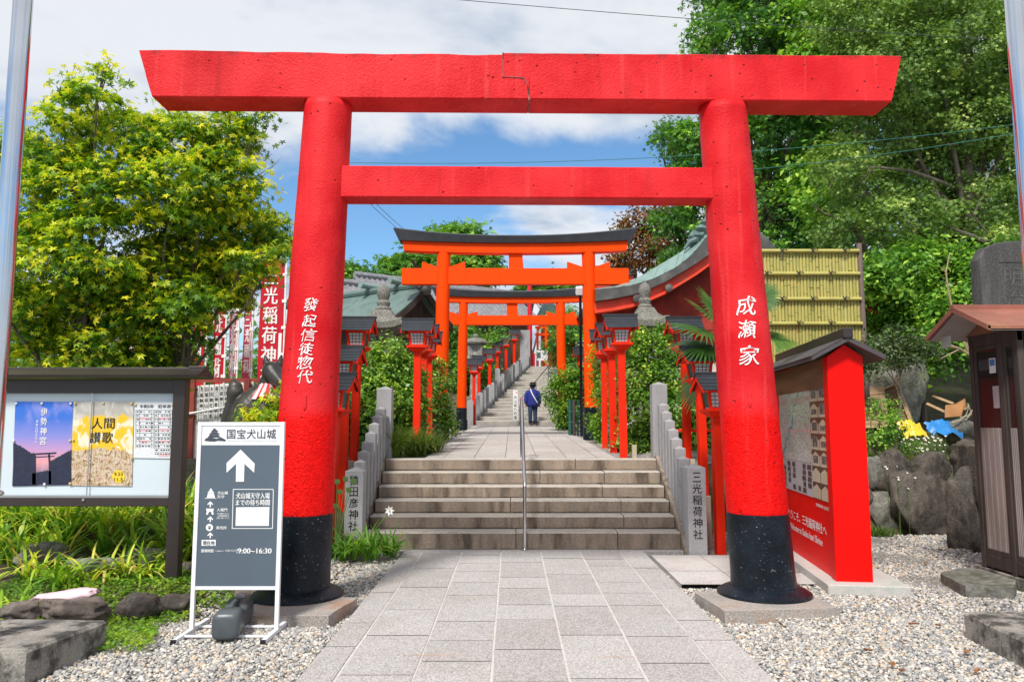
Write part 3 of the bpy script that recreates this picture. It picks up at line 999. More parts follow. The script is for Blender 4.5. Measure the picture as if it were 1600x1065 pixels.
# ------------------------------------------------------------------ orange gates further up
def myojin(name, label, Y, xl, xr, r, zb, sleeve_top, nuki, shim, kas_mid, kas_end, xk, xs, xn, foot_r, foot_h, strut):
    cx = (xl + xr) / 2
    t = thing(name, label, 'torii gate', (cx, Y, zb))
    zn1, zn0 = P(800, nuki[0], Y).z, P(800, nuki[1], Y).z
    zs1, zs0 = P(800, shim[0], Y).z, P(800, shim[1], Y).z
    zk_m, zk_e0, zk_e1 = P(800, kas_mid, Y).z, P(800, kas_end[1], Y).z, P(800, kas_end[0], Y).z
    half = lambda px: (P(px[1], 400, Y).x - P(px[0], 400, Y).x) / 2
    wk, ws, wn = half(xk), half(xs), half(xn)
    kx = (P(xk[0], 400, Y).x + P(xk[1], 400, Y).x) / 2
    for x in (xl, xr):
        lean = (cx - x) * 0.03
        mb = MB()
        mb.tube([(x, Y, zb), (x + lean, Y, zs0 + 0.02)], [r, r * 0.92], 28)
        p = mb.build('pillar', M_ORANGE, t, smooth=True)
        q = MB()
        zt = P(800, sleeve_top, Y).z
        q.tube([(x, Y, zb - 0.05), (x + lean * 0.2, Y, zt)], [r + 0.012, r + 0.010], 28)
        q.build('black_sleeve', M_BLK, p, smooth=True)
        f = MB()
        f.lathe((x, Y, zb - 0.1), [(foot_r, 0), (foot_r, 0.1 + foot_h), (foot_r * 0.93, 0.12 + foot_h)], 28)
        f.build('foot_collar', M_BLK, p, smooth=True)
        # wedges over the tie beam either side of the pillar
        for s in (-1, 1):
            e = r + wn * 0.125
            w = MB()
            yy = -r * 0.42
            w.ext([(x + lean + s * r * 0.6, Y + yy, zn1 + 0.003), (x + lean + s * e, Y + yy, zn1 + 0.003), (x + lean + s * e, Y + yy, zn1 + (zn1 - zn0) * 0.42), (x + lean + s * r * 0.6, Y + yy, zn1 + 0.02)], (0, r * 0.84, 0))
            w.build('wedge', M_ORANGE, t)
    d = r * 0.55
    nk = MB()
    nk.box(kx - wn, kx + wn, Y - d, Y + d, zn0, zn1)
    nk.build('tie_beam', M_ORANGE, t, bevel=0.01)
    sm = MB()
    dz = (zs1 - zs0)
    m = 24
    ks, bot = [], []
    rise_k = max(0.0, zk_e1 - zk_m)
    def curve(f):
        return abs(f) ** 2.2
    rings, rk = [], []
    for k in range(m + 1):
        f = -1 + 2 * k / m
        c = curve(f) * rise_k * 0.35
        xs_ = kx + ws * f
        o = 0.02 * (1 if f > 0 else -1) if abs(f) == 1 else 0
        dd = r * 0.85
        rings.append([(xs_ - o * 2, Y - dd, zs0 + c), (xs_ - o * 2, Y + dd, zs0 + c), (xs_, Y + dd, zs1 + c + 0.01), (xs_, Y - dd, zs1 + c + 0.01)])
        c1 = curve(f) * rise_k
        xk0, xk1 = kx + wk * 0.955 * f, kx + wk * f
        de, dp = r * 1.25, r * 1.5
        zk = zs1 + c + 0.012
        rk.append([(xk0, Y - de, zk), (xk0, Y + de, zk), (xk1, Y + dp, zk_m + c1 - 0.02), (xk1, Y, zk_m + c1 + r * 0.35), (xk1, Y - dp, zk_m + c1 - 0.02)])
    sm.loft(rings)
    sm.build('lower_lintel', M_ORANGE, t)
    kb = MB()
    kb.loft(rk)
    kb.build('curved_black_cap', M_KASAGI, t)
    g = MB()
    sx0, sx1 = P(strut[0], 400, Y).x, P(strut[1], 400, Y).x
    g.ext([(sx0, Y - d * 0.8, zs0 + 0.02), (sx1, Y - d * 0.8, zs0 + 0.02), (sx1 + 0.03, Y - d * 0.8, zn1 - 0.01), (sx0 - 0.0, Y - d * 0.8, zn1 - 0.01)], (0, d * 1.6, 0))
    g.build('centre_strut', M_ORANGE, t)
    return t
myojin('orange_torii_gate', 'larger bright orange torii with upcurved black cap, nearer of two over the upper path', 17.3,
       (688 - 800) * 17.3 / 1200, (925 - 800) * 17.3 / 1200, 0.165, upf(17.3), 636, (420, 445), (383, 397), 371, (359, 388), (616, 994), (631, 982), (630, 982), 0.215, 0.27, (795, 816))
myojin('orange_torii_gate', 'smaller bright orange torii seen inside the larger orange one, just before the long stairs', 22.7,
       (721 - 800) * 22.7 / 1200, (879 - 800) * 22.7 / 1200, 0.145, upf(22.7), 637, (493, 508), (466, 474), 456.5, (449, 468), (676, 924), (686, 914), (686, 914), 0.19, 0.26, (792, 808))

# ------------------------------------------------------------------ red post lanterns
LPART = {}
def lantern_parts(t):
    """post, tray, lamp box with latticed panes, black gabled roof; origin at the foot, built for a 2.19 m lantern"""
    H = 2.19
    mb = MB(); mb.box(-0.055, 0.055, -0.055, 0.055, -0.4, 1.63)
    mb.build('post', M_LRED, t, world=False, bevel=0.005)
    mb = MB(); mb.frustum(0, 0, 1.63, 1.70, 0.15, 0.15, 0.32, 0.32); mb.box(-0.165, 0.165, -0.165, 0.165, 1.70, 1.732)
    mb.build('tray', M_LRED, t, world=False, bevel=0.004)
    # frame of the lamp box, wider at the top
    z0, z1, w0, w1 = 1.732, 1.955, 0.105, 0.128
    mb = MB()
    for sx in (-1, 1):
        for sy in (-1, 1):
            mb.ext([(sx * (w0 + 0.016), sy * (w0 + 0.016), z0), (sx * (w0 - 0.016), sy * (w0 + 0.016), z0), (sx * (w0 - 0.016), sy * (w0 - 0.016), z0), (sx * (w0 + 0.016), sy * (w0 - 0.016), z0)],
                   (sx * (w1 - w0), sy * (w1 - w0), z1 - z0))
    mb.box(-w0, w0, -w0 - 0.008, -w0 + 0.01, z0, z0 + 0.02)
    mb.box(-w0, w0, w0 - 0.01, w0 + 0.008, z0, z0 + 0.02)
    mb.frustum(0, 0, z1 - 0.02, z1 + 0.03, 2 * w1 + 0.02, 2 * w1 + 0.02, 2 * w1 + 0.10, 2 * w1 + 0.10)
    fr = mb.build('lamp_frame', M_LRED, t, world=False)
    mb = MB(); mb.frustum(0, 0, z0 + 0.004, z1 - 0.004, 2 * w0 - 0.008, 2 * w0 - 0.012, 2 * w1 - 0.008, 2 * w1 - 0.012)
    mb.build('lamp_pane', M_PANE, t, world=False)
    la = MB()
    for sy in (-1, 1):
        def pt(u, v):
            w = w0 + (w1 - w0) * v
            return Vector((u * (w - 0.016), sy * (w - 0.001), z0 + 0.02 + (z1 - z0 - 0.04) * v))
        for i in range(5):
            u = -1 + i * 0.5
            la.tube([pt(u, 0), pt(u, 1)], 0.0035, 4)
        for j in range(5):
            la.tube([pt(-1, j / 4), pt(1, j / 4)], 0.0035, 4)
    la.build('lattice', M_LATT, t, world=False)
    for sx in (-1, 1):
        gp = MB()
        gp.ext([(sx * (w0 - 0.002), -w0 + 0.016, z0 + 0.02), (sx * (w0 - 0.002), w0 - 0.016, z0 + 0.02), (sx * (w1 - 0.002), w1 - 0.016, z1 - 0.02), (sx * (w1 - 0.002), -w1 + 0.016, z1 - 0.02)], (sx * 0.006, 0, 0))
        gp.build('side_panel', M_GREENP, t, world=False)
    # roof: boards lapped down each slope, red barge boards in the gable ends
    rf = MB()
    hw0, hw1 = 0.245, 0.262
    ze, zr, dp = 1.955, 2.175, 0.25
    for sy in (-1, 1):
        nb = 5
        for k in range(nb):
            f0, f1 = k / nb, (k + 1) / nb
            ya, yb2 = dp * (1 - f0), dp * (1 - f1)
            za, zb2 = ze + (zr - ze) * f0, ze + (zr - ze) * f1
            xa, xb2 = hw0 + (hw1 - hw0) * f0, hw0 + (hw1 - hw0) * f1
            rf.add([(-xa, sy * ya, za), (xa, sy * ya, za), (xa, sy * ya, za + 0.014), (-xa, sy * ya, za + 0.014),
                    (-xb2, sy * yb2, zb2 + 0.004), (xb2, sy * yb2, zb2 + 0.004), (xb2, sy * yb2, zb2 - 0.012), (-xb2, sy * yb2, zb2 - 0.012)],
                   [(0, 1, 2, 3), (3, 2, 5, 4), (0, 1, 6, 7), (0, 3, 4, 7), (1, 2, 5, 6)])
    rf.box(-hw1 - 0.012, hw1 + 0.012, -0.03, 0.03, zr - 0.01, zr + 0.02)
    rf.build('roof', M_ROOFB, t, world=False)
    for sx in (-1, 1):
        bb = MB()
        for sy in (-1, 1):
            x = sx * (hw0 - 0.012)
            bb.ext([(x, sy * dp, ze - 0.03), (x, sy * dp, ze + 0.004), (x, 0, zr - 0.02), (x, 0, zr - 0.085)], (sx * 0.018, 0, 0))
        x = sx * 0.2
        bb.ext([(x, -0.19, ze - 0.005), (x, 0.19, ze - 0.005), (x, 0, zr - 0.04)], (sx * 0.01, 0, 0))
        bb.build('barge_board', M_LRED, t, world=False)
    return t

LANT = [  # X, Y, foot z, scale, turn, label
    (1.70, 11.8, 1.08, 1.0, 0.0, 'nearest of the three bright red lanterns right of the upper path'),
    (1.73, 13.2, 1.12, 1.0, 0.12, 'middle of the three bright red lanterns right of the upper path'),
    (1.73, 14.4, 1.16, 1.0, -0.1, 'farthest of the three bright red lanterns right of the upper path, half in a shrub'),
    (-1.53, 12.4, 1.10, 1.0, 0.0, 'nearest of the three red lanterns standing in grass left of the upper path'),
    (-1.55, 13.5, 1.14, 1.0, -0.08, 'middle of the three red lanterns left of the upper path'),
    (-1.59, 14.9, 1.18, 1.0, 0.1, 'farthest of the three red lanterns left of the upper path'),
    (-2.34, 11.5, 1.00, 1.0, -0.05, 'highest of the three red lanterns stepping down behind the left gate pillar'),
    (-2.30, 10.6, 0.47, 1.0, -0.08, 'middle of the three red lanterns stepping down behind the left gate pillar'),
    (-2.25, 9.7, 0.04, 1.0, -0.1, 'lowest of the three red lanterns stepping down behind the left gate pillar'),
    (2.60, 11.5, 1.00, 1.0, 0.05, 'highest of the three red lanterns beside the right gate pillar, half under palm leaves'),
    (2.61, 10.6, 0.47, 1.0, 0.08, 'middle of the three red lanterns stepping down beside the right gate pillar'),
    (2.57, 9.7, 0.04, 1.0, 0.1, 'lowest of the three red lanterns stepping down beside the right gate pillar'),
    (2.10, 22.5, 1.36, 1.12, 0.0, 'lone red lantern behind the far right hedge by the orange gates'),
    (-1.32, 26.4, 1.60, 1.0, 0.0, 'lowest red lantern beside the long stairs, next to the stone lantern'),
    (-1.21, 28.0, 1.85, 1.0, 0.1, 'second red lantern up along the left of the long stairs'),
    (-0.875, 30.0, 2.30, 1.0, 0.1, 'third red lantern up along the left of the long stairs'),
    (-0.60, 32.0, 2.76, 1.02, 0.1, 'fourth red lantern up along the left of the long stairs'),
    (-0.255, 34.0, 3.20, 1.04, 0.1, 'red lantern just below the topmost one along the long stairs'),
    (0.10, 36.0, 3.64, 1.06, 0.1, 'topmost red lantern beside the grey wall end of the long stairs'),
]
for i, (x, y, z, s, rz, lab) in enumerate(LANT):
    if i == 0:
        proto_l = lantern_parts(thing('red_post_lantern', lab, 'lantern', (0, 0, 0)))
        o = proto_l
    else:
        o = dup_tree(proto_l)
        o['label'] = lab
    o.location = (x, y, z)
    o.scale = (s, s, s)
    o.rotation_euler = (random.uniform(-0.012, 0.012), random.uniform(-0.015, 0.015), rz)
    o['group'] = 'red post lanterns along the path and stairs'

# ------------------------------------------------------------------ stone lanterns
def stone_lantern(x, y, z, ztop, w, label, mushroom=False):
    t = thing('stone_lantern', label, 'stone lantern', (x, y, z))
    H = ztop - z
    mb = MB()
    b = w * 0.34
    mb.box(x - w * 0.5, x + w * 0.5, y - w * 0.5, y + w * 0.5, z - 0.2, z + 0.12 * H)
    mb.frustum(x, y, z + 0.12 * H, z + 0.42 * H, w * 0.5, w * 0.5, w * 0.40, w * 0.40)
    mb.frustum(x, y, z + 0.42 * H, z + 0.50 * H, w * 0.44, w * 0.44, w * 0.66, w * 0.66)
    mb.box(x - w * 0.33, x + w * 0.33, y - w * 0.33, y + w * 0.33, z + 0.50 * H, z + 0.54 * H)
    mb.build('pedestal', M_LANTSTONE, t, bevel=0.012)
    z0, z1 = z + 0.54 * H, z + (0.70 if not mushroom else 0.74) * H
    fb = MB()
    h = w * (0.21 if not mushroom else 0.27)
    for sx in (-1, 1):
        for sy in (-1, 1):
            fb.box(x + sx * h - 0.045 * w / 0.7, x + sx * h + 0.045 * w / 0.7, y + sy * h - 0.045, y + sy * h + 0.045, z0, z1)
    fb.box(x - h - 0.03, x + h + 0.03, y - h - 0.03, y + h + 0.03, z0 - 0.01, z0 + (z1 - z0) * 0.16)
    fb.box(x - h - 0.03, x + h + 0.03, y - h - 0.03, y + h + 0.03, z1 - (z1 - z0) * 0.14, z1 + 0.01)
    if mushroom:
        fb.box(x - h * 0.9, x + h * 0.9, y - h + 0.02, y + h, z0, z1)
        fb.box(x - h, x - h * 0.42, y - h - 0.02, y - h + 0.1, z0, z1)
        fb.box(x + h * 0.42, x + h, y - h - 0.02, y - h + 0.1, z0, z1)
    fx = fb.build('fire_box', M_LANTSTONE, t, bevel=0.01)
    cp = MB()
    if mushroom:
        pr = [(w * 0.30, z1 - z), (w * 0.52, z1 - z + 0.03), (w * 0.56, z1 - z + 0.10), (w * 0.50, z1 - z + 0.20), (w * 0.30, z1 - z + 0.28), (w * 0.12, z1 - z + 0.31), (w * 0.14, z1 - z + 0.36), (w * 0.10, z1 - z + 0.44), (0.02, z1 - z + 0.48)]
        cp.lathe((x, y, z), pr, 20)
        cp.build('cap', M_LANTCAP, t, smooth=True)
    else:
        hc = (ztop - z1)
        rings = []
        for f, r, up in ((0.0, 0.42, 0.0), (0.05, 0.54, 0.05), (0.17, 0.54, 0.06), (0.25, 0.40, 0.01), (0.34, 0.28, 0.0), (0.46, 0.20, 0.0)):
            ring = []
            for k in range(24):
                q = 2 * math.pi * k / 24
                c, s = math.cos(q), math.sin(q)
                m = max(abs(c), abs(s))
                sqx, sqy = c / m, s / m
                corner = (min(abs(sqx), abs(sqy))) ** 3
                ring.append((x + sqx * r * w, y + sqy * r * w, z1 + f * hc + up * hc * corner * 1.6))
            rings.append(ring)
        cp.loft(rings)
        c = cp.build('cap', M_LANTCAP, t)
        fn = MB()
        fn.lathe((x, y, z1 + 0.44 * hc), [(w * 0.19, 0), (w * 0.20, 0.06 * hc), (w * 0.15, 0.10 * hc), (w * 0.17, 0.18 * hc), (w * 0.12, 0.24 * hc), (w * 0.155, 0.32 * hc), (w * 0.165, 0.40 * hc), (w * 0.13, 0.49 * hc), (w * 0.04, 0.56 * hc)], 16)
        fn.build('finial', M_LANTCAP, c, smooth=True)
    return t
stone_lantern((597 - 800) * 14.5 / 1200, 14.5, 1.15, P(600, 445, 14.5).z, 0.78, 'weathered stone lantern with broad cap above the left shrub')
stone_lantern((1010 - 800) * 15.0 / 1200, 15.0, 1.15, P(1010, 441, 15.0).z, 0.74, 'weathered stone lantern with upturned cap above the right shrub')
stone_lantern(-1.45, 30.3, 2.2, P(745, 506, 30.3).z, 0.86, 'mushroom capped stone lantern left of the long stairs', True)
# ------------------------------------------------------------------ concrete footings and flagpoles
def slab(poly, h, label, lip=0.0):
    mb = MB()
    m = 14
    ring = []
    for i in range(len(poly)):
        a, b = Vector((*poly[i], 0)), Vector((*poly[(i + 1) % len(poly)], 0))
        for k in range(m):
            ring.append(a.lerp(b, k / m))
    c = sum(ring, Vector()) / len(ring)
    def jig(q, z, amt, s):
        return (q.x + mnoise.noise((q.x * 6, q.y * 6, s)) * amt, q.y + mnoise.noise((q.x * 6, q.y * 6, s + 9)) * amt, z + mnoise.noise((q.x * 4, q.y * 4, s + 3)) * amt * 0.5)
    ins = [q + (c - q).normalized() * 0.022 for q in ring]
    mb.loft([[(q.x, q.y, -0.1) for q in ring], [jig(q, h * 0.5, 0.008, 1) for q in ring], [jig(q, h - 0.02, 0.008, 2) for q in ring], [jig(q, h, 0.006, 3) for q in ins]])
    o = mb.build('concrete_footing', M_CONC, None, loc=(c.x, c.y, 0))
    return tag(o, label, 'concrete footing')
g1_, g2_ = G(42, 1015, 0.215), G(167, 968, 0.215)
slab([(-5.8, g1_.y - 0.02), (g1_.x, g1_.y), (g2_.x, g2_.y), (-5.8, g2_.y + 0.12)], 0.215, 'stained concrete footing under the left steel flagpole')
g1_, g2_ = G(1506, 955, 0.20), G(1598, 998, 0.20)
slab([(g2_.x, g2_.y), (g1_.x, g1_.y), (6.0, g1_.y + 0.05), (6.0, g2_.y - 0.3), (g2_.x + 0.3, g2_.y - 0.15)], 0.20, 'stained concrete footing at the right edge of the gravel')

def flagpole(x, y, r, label):
    t = thing('flagpole', label, 'flagpole', (x, y, 0.2))
    mb = MB()
    mb.tube([(x, y, 0.16), (x, y, 9.5)], [r, r * 0.86], 40)
    mb.build('pole', M_STEEL, t, smooth=True)
    q = MB()
    for dz in (0.0, 0.02):
        pts = [(x + math.cos(a) * (r + 0.008), y + math.sin(a) * (r + 0.008), 1.13 + dz) for a in np.linspace(0, 2 * math.pi, 25)]
        q.tube(pts, 0.007, 6, cap=False)
    q.tube([(x + r + 0.004, y - 0.02, 1.14), (x + r + 0.05, y - 0.03, 1.145)], 0.012, 8)
    q.build('clamp_ring', M_STEELB, t, smooth=True)
    f = MB()
    f.lathe((x, y, 0.19), [(r + 0.012, 0.0), (r + 0.012, 0.03), (r + 0.004, 0.035)], 28)
    f.build('base_plate', M_STEELB, t, smooth=True)
flagpole((-6 - 800) * 5.1 / 1200, 5.1, 0.066, 'polished steel flagpole rising at the left edge of the view')
flagpole((1630 - 800) * 5.3 / 1200 - 0.01, 5.3, 0.066, 'polished steel flagpole rising at the right edge of the view')

# ------------------------------------------------------------------ castle sign on its white stand
SY = 6.05
SX0, SX1 = P(306, 780, SY).x, P(441, 780, SY).x
sg = thing('sign_stand', 'white framed standing sign for 国宝犬山城 with an arrow pointing up, beside the left pillar', 'sign', ((SX0 + SX1) / 2, SY, 0))
zt, zb_p = P(370, 659, SY).z, P(370, 918, SY).z
for x in (SX0 + 0.012, SX1 - 0.012):
    mb = MB(); mb.box(x - 0.016, x + 0.016, SY - 0.016, SY + 0.016, 0.03, zt)
    mb.build('upright', M_WHITE, sg, bevel=0.003)
    mb = MB()
    mb.box(x - 0.018, x + 0.018, SY - 0.32, SY + 0.32, 0.012, 0.045)
    ft = mb.build('foot', M_WHITE, sg, bevel=0.003)
    for dy in (-0.325, 0.325):
        c = MB(); c.box(x - 0.019, x + 0.019, SY + dy - 0.008, SY + dy + 0.008, 0.010, 0.046)
        c.build('end_cap', M_BLKINK, ft)
for y in (SY - 0.17, SY + 0.10):
    mb = MB(); mb.tube([(SX0, y, 0.03), (SX1, y, 0.03)], 0.011, 8)
    mb.build('cross_bar', M_WHITE, sg, smooth=True)
for za, zc_ in ((zt - 0.028, zt - 0.001), (zb_p - 0.012, zb_p + 0.014)):
    mb = MB()
    mb.box(SX0 + 0.028, SX1 - 0.028, SY - 0.012, SY + 0.012, za, zc_)
    mb.build('frame_rail', M_WHITE, sg, bevel=0.002)
zh = P(370, 695, SY).z
pw0, pw1 = SX0 + 0.029, SX1 - 0.029
mb = MB(); mb.box(pw0, pw1, SY - 0.006, SY + 0.006, zb_p + 0.015, zh - 0.001)
pan = mb.build('slate_panel', M_SLATE, sg)
mb = MB(); mb.box(pw0, pw1, SY - 0.006, SY + 0.006, zh, zt - 0.029)
hd = mb.build('white_header', M_WHITE, sg)
FY = SY - 0.0085
def sp(px, py, y=FY):
    q = P(px, py, y)
    return Vector((q.x, y, q.z))
def flat_poly(mb, pts, y=FY, dy=0.0):
    mb.add([(*sp(px, py, y - dy),) for px, py in pts], [tuple(range(len(pts)))])
def sign_text(mb, s, px, py, hpx, wpx=None, bold=0.0, y=FY):
    k = SY / 1200
    put_text(mb, s, plane_map(sp(px, py, y), (1, 0, 0), (0, 0, 1)), height=hpx * k, width=wpx * k if wpx else None, bold=bold)
wt_ = MB()
flat_poly(wt_, [(376, 702), (398, 724), (397, 738), (382, 724), (381, 752), (368.5, 752), (369, 724), (354, 738), (354, 723)])
flat_poly(wt_, [(369, 792), (421, 791.5), (420, 821), (368, 821)])
for a, b in (((364, 763.5), (427, 763.5)), ((362, 824.5), (426, 824.5))):
    flat_poly(wt_, [(a[0], a[1]), (b[0], b[1]), (b[0], b[1] + 1.0), (a[0], a[1] + 1.0)])
for a, b in (((364, 764.5), (362.3, 824.5)), ((426.6, 764.5), (425.3, 824.5))):
    flat_poly(wt_, [a, (a[0] + 1.0, a[1]), (b[0] + 1.0, b[1]), b])
sign_text(wt_, '犬山城天守入場', 395, 774, 9.2, 52, 0.03)
sign_text(wt_, 'までの待ち時間', 395, 784.5, 9.2, 52, 0.03)
sign_text(wt_, '犬山城', 348, 769.5, 4.8, 16, 0.03)
sign_text(wt_, '天守', 345, 775.5, 4.8, 11, 0.03)
sign_text(wt_, '入場門', 347, 796, 4.8, 16, 0.03)
for k, s_ in enumerate(('門を通過するには', '入場登閣券を', 'お買い求めください')):
    sign_text(wt_, s_, 348.5, 802 + 3.4 * k, 2.6, 18 if k < 2 else 20)
sign_text(wt_, '券売所', 346, 824, 5.0, 16, 0.03)
for y_ in (787, 810.5, 835.5):
    flat_poly(wt_, [(328.6, y_ - 4.5), (333, y_), (332.3, y_ + 1.6), (329.6, y_ - 0.8), (329.4, y_ + 4.5), (327.6, y_ + 4.5), (327.6, y_ - 0.8), (324.6, y_ + 1.6), (324, y_)])
# little tower pictograph, gate pictograph
for q in ([(323, 777), (336, 777), (334, 770), (325, 770)], [(324, 769.5), (335, 769.5), (332.5, 766.8), (326.5, 766.8)], [(326.5, 766.4), (332.5, 766.4), (329.5, 762)], [(320, 778.4), (338, 778.4), (338, 777.6), (320, 777.6)],
          [(322, 794), (334, 794), (333, 799), (323, 799)], [(323, 799), (326.3, 799), (325, 803.5), (322, 803.5)], [(330, 799), (333, 799), (334, 803.5), (331, 803.5)]):
    flat_poly(wt_, q)
cx_, cy_ = 327.2, 823.5
flat_poly(wt_, [(cx_ + 5.6 * math.cos(a), cy_ + 5.6 * math.sin(a)) for a in np.linspace(0, 2 * math.pi, 25)[:-1]])
flat_poly(wt_, [(315, 843), (337, 842.7), (337, 852), (315, 852)])
sign_text(wt_, '開場時間', 324, 860, 5, 18, 0.03)
sign_text(wt_, '/ open / 개문시간', 352, 860, 3.6, 32)
flat_poly(wt_, [(370, 856.5), (370.7, 856.5), (370.7, 864), (370, 864)])
sign_text(wt_, '9:00~16:30', 398, 860, 7.6, 51, 0.035)
wt_.build('white_print', M_WPAINT, pan)
dk = MB()
sign_text(dk, '¥', cx_, cy_, 6, None, 0.02, FY - 0.002)
sign_text(dk, '現在地', 326, 847.5, 6.5, 18, 0.02, FY - 0.002)
dk.build('dark_print', M_SLATE, pan)
hk = MB()
M_INK2 = pbr('charcoal_ink', (0.045, 0.055, 0.07), 0.6, 0.1, 5, 0.0)
sign_text(hk, '国宝犬山城', 393, 677.5, 15, 76, 0.008)
for q in ([(319, 688), (322, 684), (330, 683), (338, 685), (346, 683), (353, 687), (352, 689), (340, 688), (335, 689.5), (326, 689)], [(324, 683), (345, 683), (341, 679), (328, 679)], [(326, 678.4), (344, 678.4), (339, 674.6), (331, 674.6)],
          [(329, 674), (342, 674), (337.5, 671), (333, 671)], [(332, 670.6), (338.5, 670.6), (335, 668.5)]):
    flat_poly(hk, q)
hk.build('dark_title', M_INK2, hd)
gk = MB()
M_GOLDINK = pbr('pale_grey_ink', (0.45, 0.46, 0.48), 0.6, 0.1, 5, 0.0)
sign_text(gk, 'National Treasure Inuyama Castle', 394, 688.5, 3.2, 76)
gk.build('small_title', M_GOLDINK, hd)

# grey water weight lying on the stand's bars
ww = thing('water_weight', 'dark grey plastic water weight holding down the castle sign stand', 'water weight', (-2.12, 6.05, 0.03))
M_WW = pbr('grey_plastic', (0.075, 0.088, 0.096), 0.38, 0.08, 3, 0.05, 30)
mb = MB()
rings = []
cA, cB = Vector((-2.085, 5.76, 0.125)), Vector((-2.165, 6.34, 0.125))
ax_ = (cB - cA).normalized()
sd = ax_.cross(Vector((0, 0, 1))).normalized()
for f, e, ez in ((0, 0.55, 0.6), (0.015, 0.86, 0.88), (0.05, 1.0, 1.0), (0.25, 1.0, 1.0), (0.36, 1.0, 0.98), (0.42, 0.93, 0.80), (0.46, 0.88, 0.60), (0.60, 0.88, 0.60), (0.64, 0.93, 0.80), (0.72, 1.0, 1.0), (0.95, 1.0, 1.0), (0.985, 0.86, 0.9), (1, 0.5, 0.6)):
    c = cA.lerp(cB, f)
    ring = []
    for k in range(20):
        q = 2 * math.pi * k / 20
        u = math.copysign(abs(math.cos(q)) ** 0.45, math.cos(q)) * 0.098 * e
        v = math.copysign(abs(math.sin(q)) ** 0.45, math.sin(q)) * 0.098
        v = v * ez if v > 0 else v * (0.5 + 0.5 * e)
        ring.append(c + sd * u + Vector((0, 0, v)))
    rings.append(ring)
mb.loft(rings)
mb.build('tank', M_WW, ww, smooth='full')
mb = MB()
c0, c1, c2 = cA.lerp(cB, 0.30), cA.lerp(cB, 0.53), cA.lerp(cB, 0.78)
mb.tube([c0 + Vector((0, 0, 0.085)), c0.lerp(c1, 0.5) + Vector((0, 0, 0.108)), c1 + Vector((0, 0, 0.105)), c1.lerp(c2, 0.5) + Vector((0, 0, 0.108)), c2 + Vector((0, 0, 0.085))], 0.020, 10)
mb.build('handle', M_WW, ww, smooth=True)
mb = MB()
cc = cA.lerp(cB, 0.88)
mb.lathe(cc + Vector((0, 0, 0.1)), [(0.035, 0), (0.035, 0.022), (0.03, 0.026)], 18)
mb.build('cap', pbr('light_grey_plastic', (0.35, 0.34, 0.37), 0.5, 0.05, 3, 0), ww, smooth=True)

# ------------------------------------------------------------------ notice board with posters
NY = 6.95
def np_(px, py, y=NY):
    q = P(px, py, y)
    return Vector((q.x, y, q.z))
nb = thing('notice_board', 'dark brown roofed notice board with glass front left of the gate', 'notice board', (np_(140, 780).x, NY, 0.2))
xl_, xr_ = np_(-28, 700).x, np_(289, 700).x
gx0, gx1 = np_(-16, 700).x, np_(271, 700).x
ztop_, zg1, zg0, zbot = np_(150, 592).z, np_(150, 614).z, np_(150, 776).z, np_(150, 790).z
for x in (xl_ + 0.055, xr_ - 0.055):
    mb = MB(); mb.box(x - 0.055, x + 0.055, NY - 0.05, NY + 0.06, -0.1, ztop_)
    mb.build('post', M_BROWNM, nb, bevel=0.006)
for za, zc_ in ((zg1, ztop_ - 0.005), (zbot, zg0)):
    mb = MB()
    mb.box(xl_ + 0.111, xr_ - 0.111, NY - 0.042, NY + 0.052, za, zc_)
    mb.build('frame_rail', M_BROWNM, nb, bevel=0.005)
M_PIN = pbr('pale_pinboard', (0.60, 0.68, 0.72), 0.5, 0.03, 2, 0.0, coat=0.15)
mb = MB(); mb.box(xl_ + 0.111, xr_ - 0.111, NY + 0.005, NY + 0.04, zg0 + 0.001, zg1 - 0.001)
bkp = mb.build('pinboard', M_PIN, nb)
mb = MB()
xs_ = np_(142, 700).x
mb.box(xs_ - 0.004, xs_ + 0.004, NY - 0.03, NY - 0.022, zg0 + 0.001, zg1 - 0.001)
mb.box(xl_ + 0.112, xr_ - 0.112, NY - 0.036, NY - 0.02, zg0 - 0.0, zg0 + 0.018)
mb.build('glass_edge', M_STEELB, nb)
mb = MB()
zq = (zbot + zg0) / 2
mb.tube([(np_(135, 780).x, NY - 0.055, zq + 0.02), (np_(135, 780).x, NY - 0.03, zq + 0.02)], 0.012, 12)
mb.build('lock', M_STEELB, nb)
mb = MB()
rx0, rx1 = xl_ - 0.18, xr_ + 0.16
prof = [(-0.17, -0.045), (-0.18, -0.02), (-0.03, 0.045), (0.03, 0.045), (0.18, -0.02), (0.17, -0.045), (0.1, -0.03), (-0.1, -0.03)]
mb.ext([(rx0, NY + a, ztop_ + 0.05 + b) for a, b in prof], (rx1 - rx0, 0, 0))
rf_ = mb.build('roof', M_BROWNM, nb)
mb = MB()
mb.box(rx0 - 0.01, rx1 - 0.10, NY - 0.035, NY + 0.035, ztop_ + 0.088, ztop_ + 0.105)
mb.box(rx1 - 0.14, rx1 + 0.01, NY - 0.05, NY + 0.05, ztop_ + 0.075, ztop_ + 0.115)
mb.build('ridge_cap', M_BROWNM, rf_, bevel=0.006)

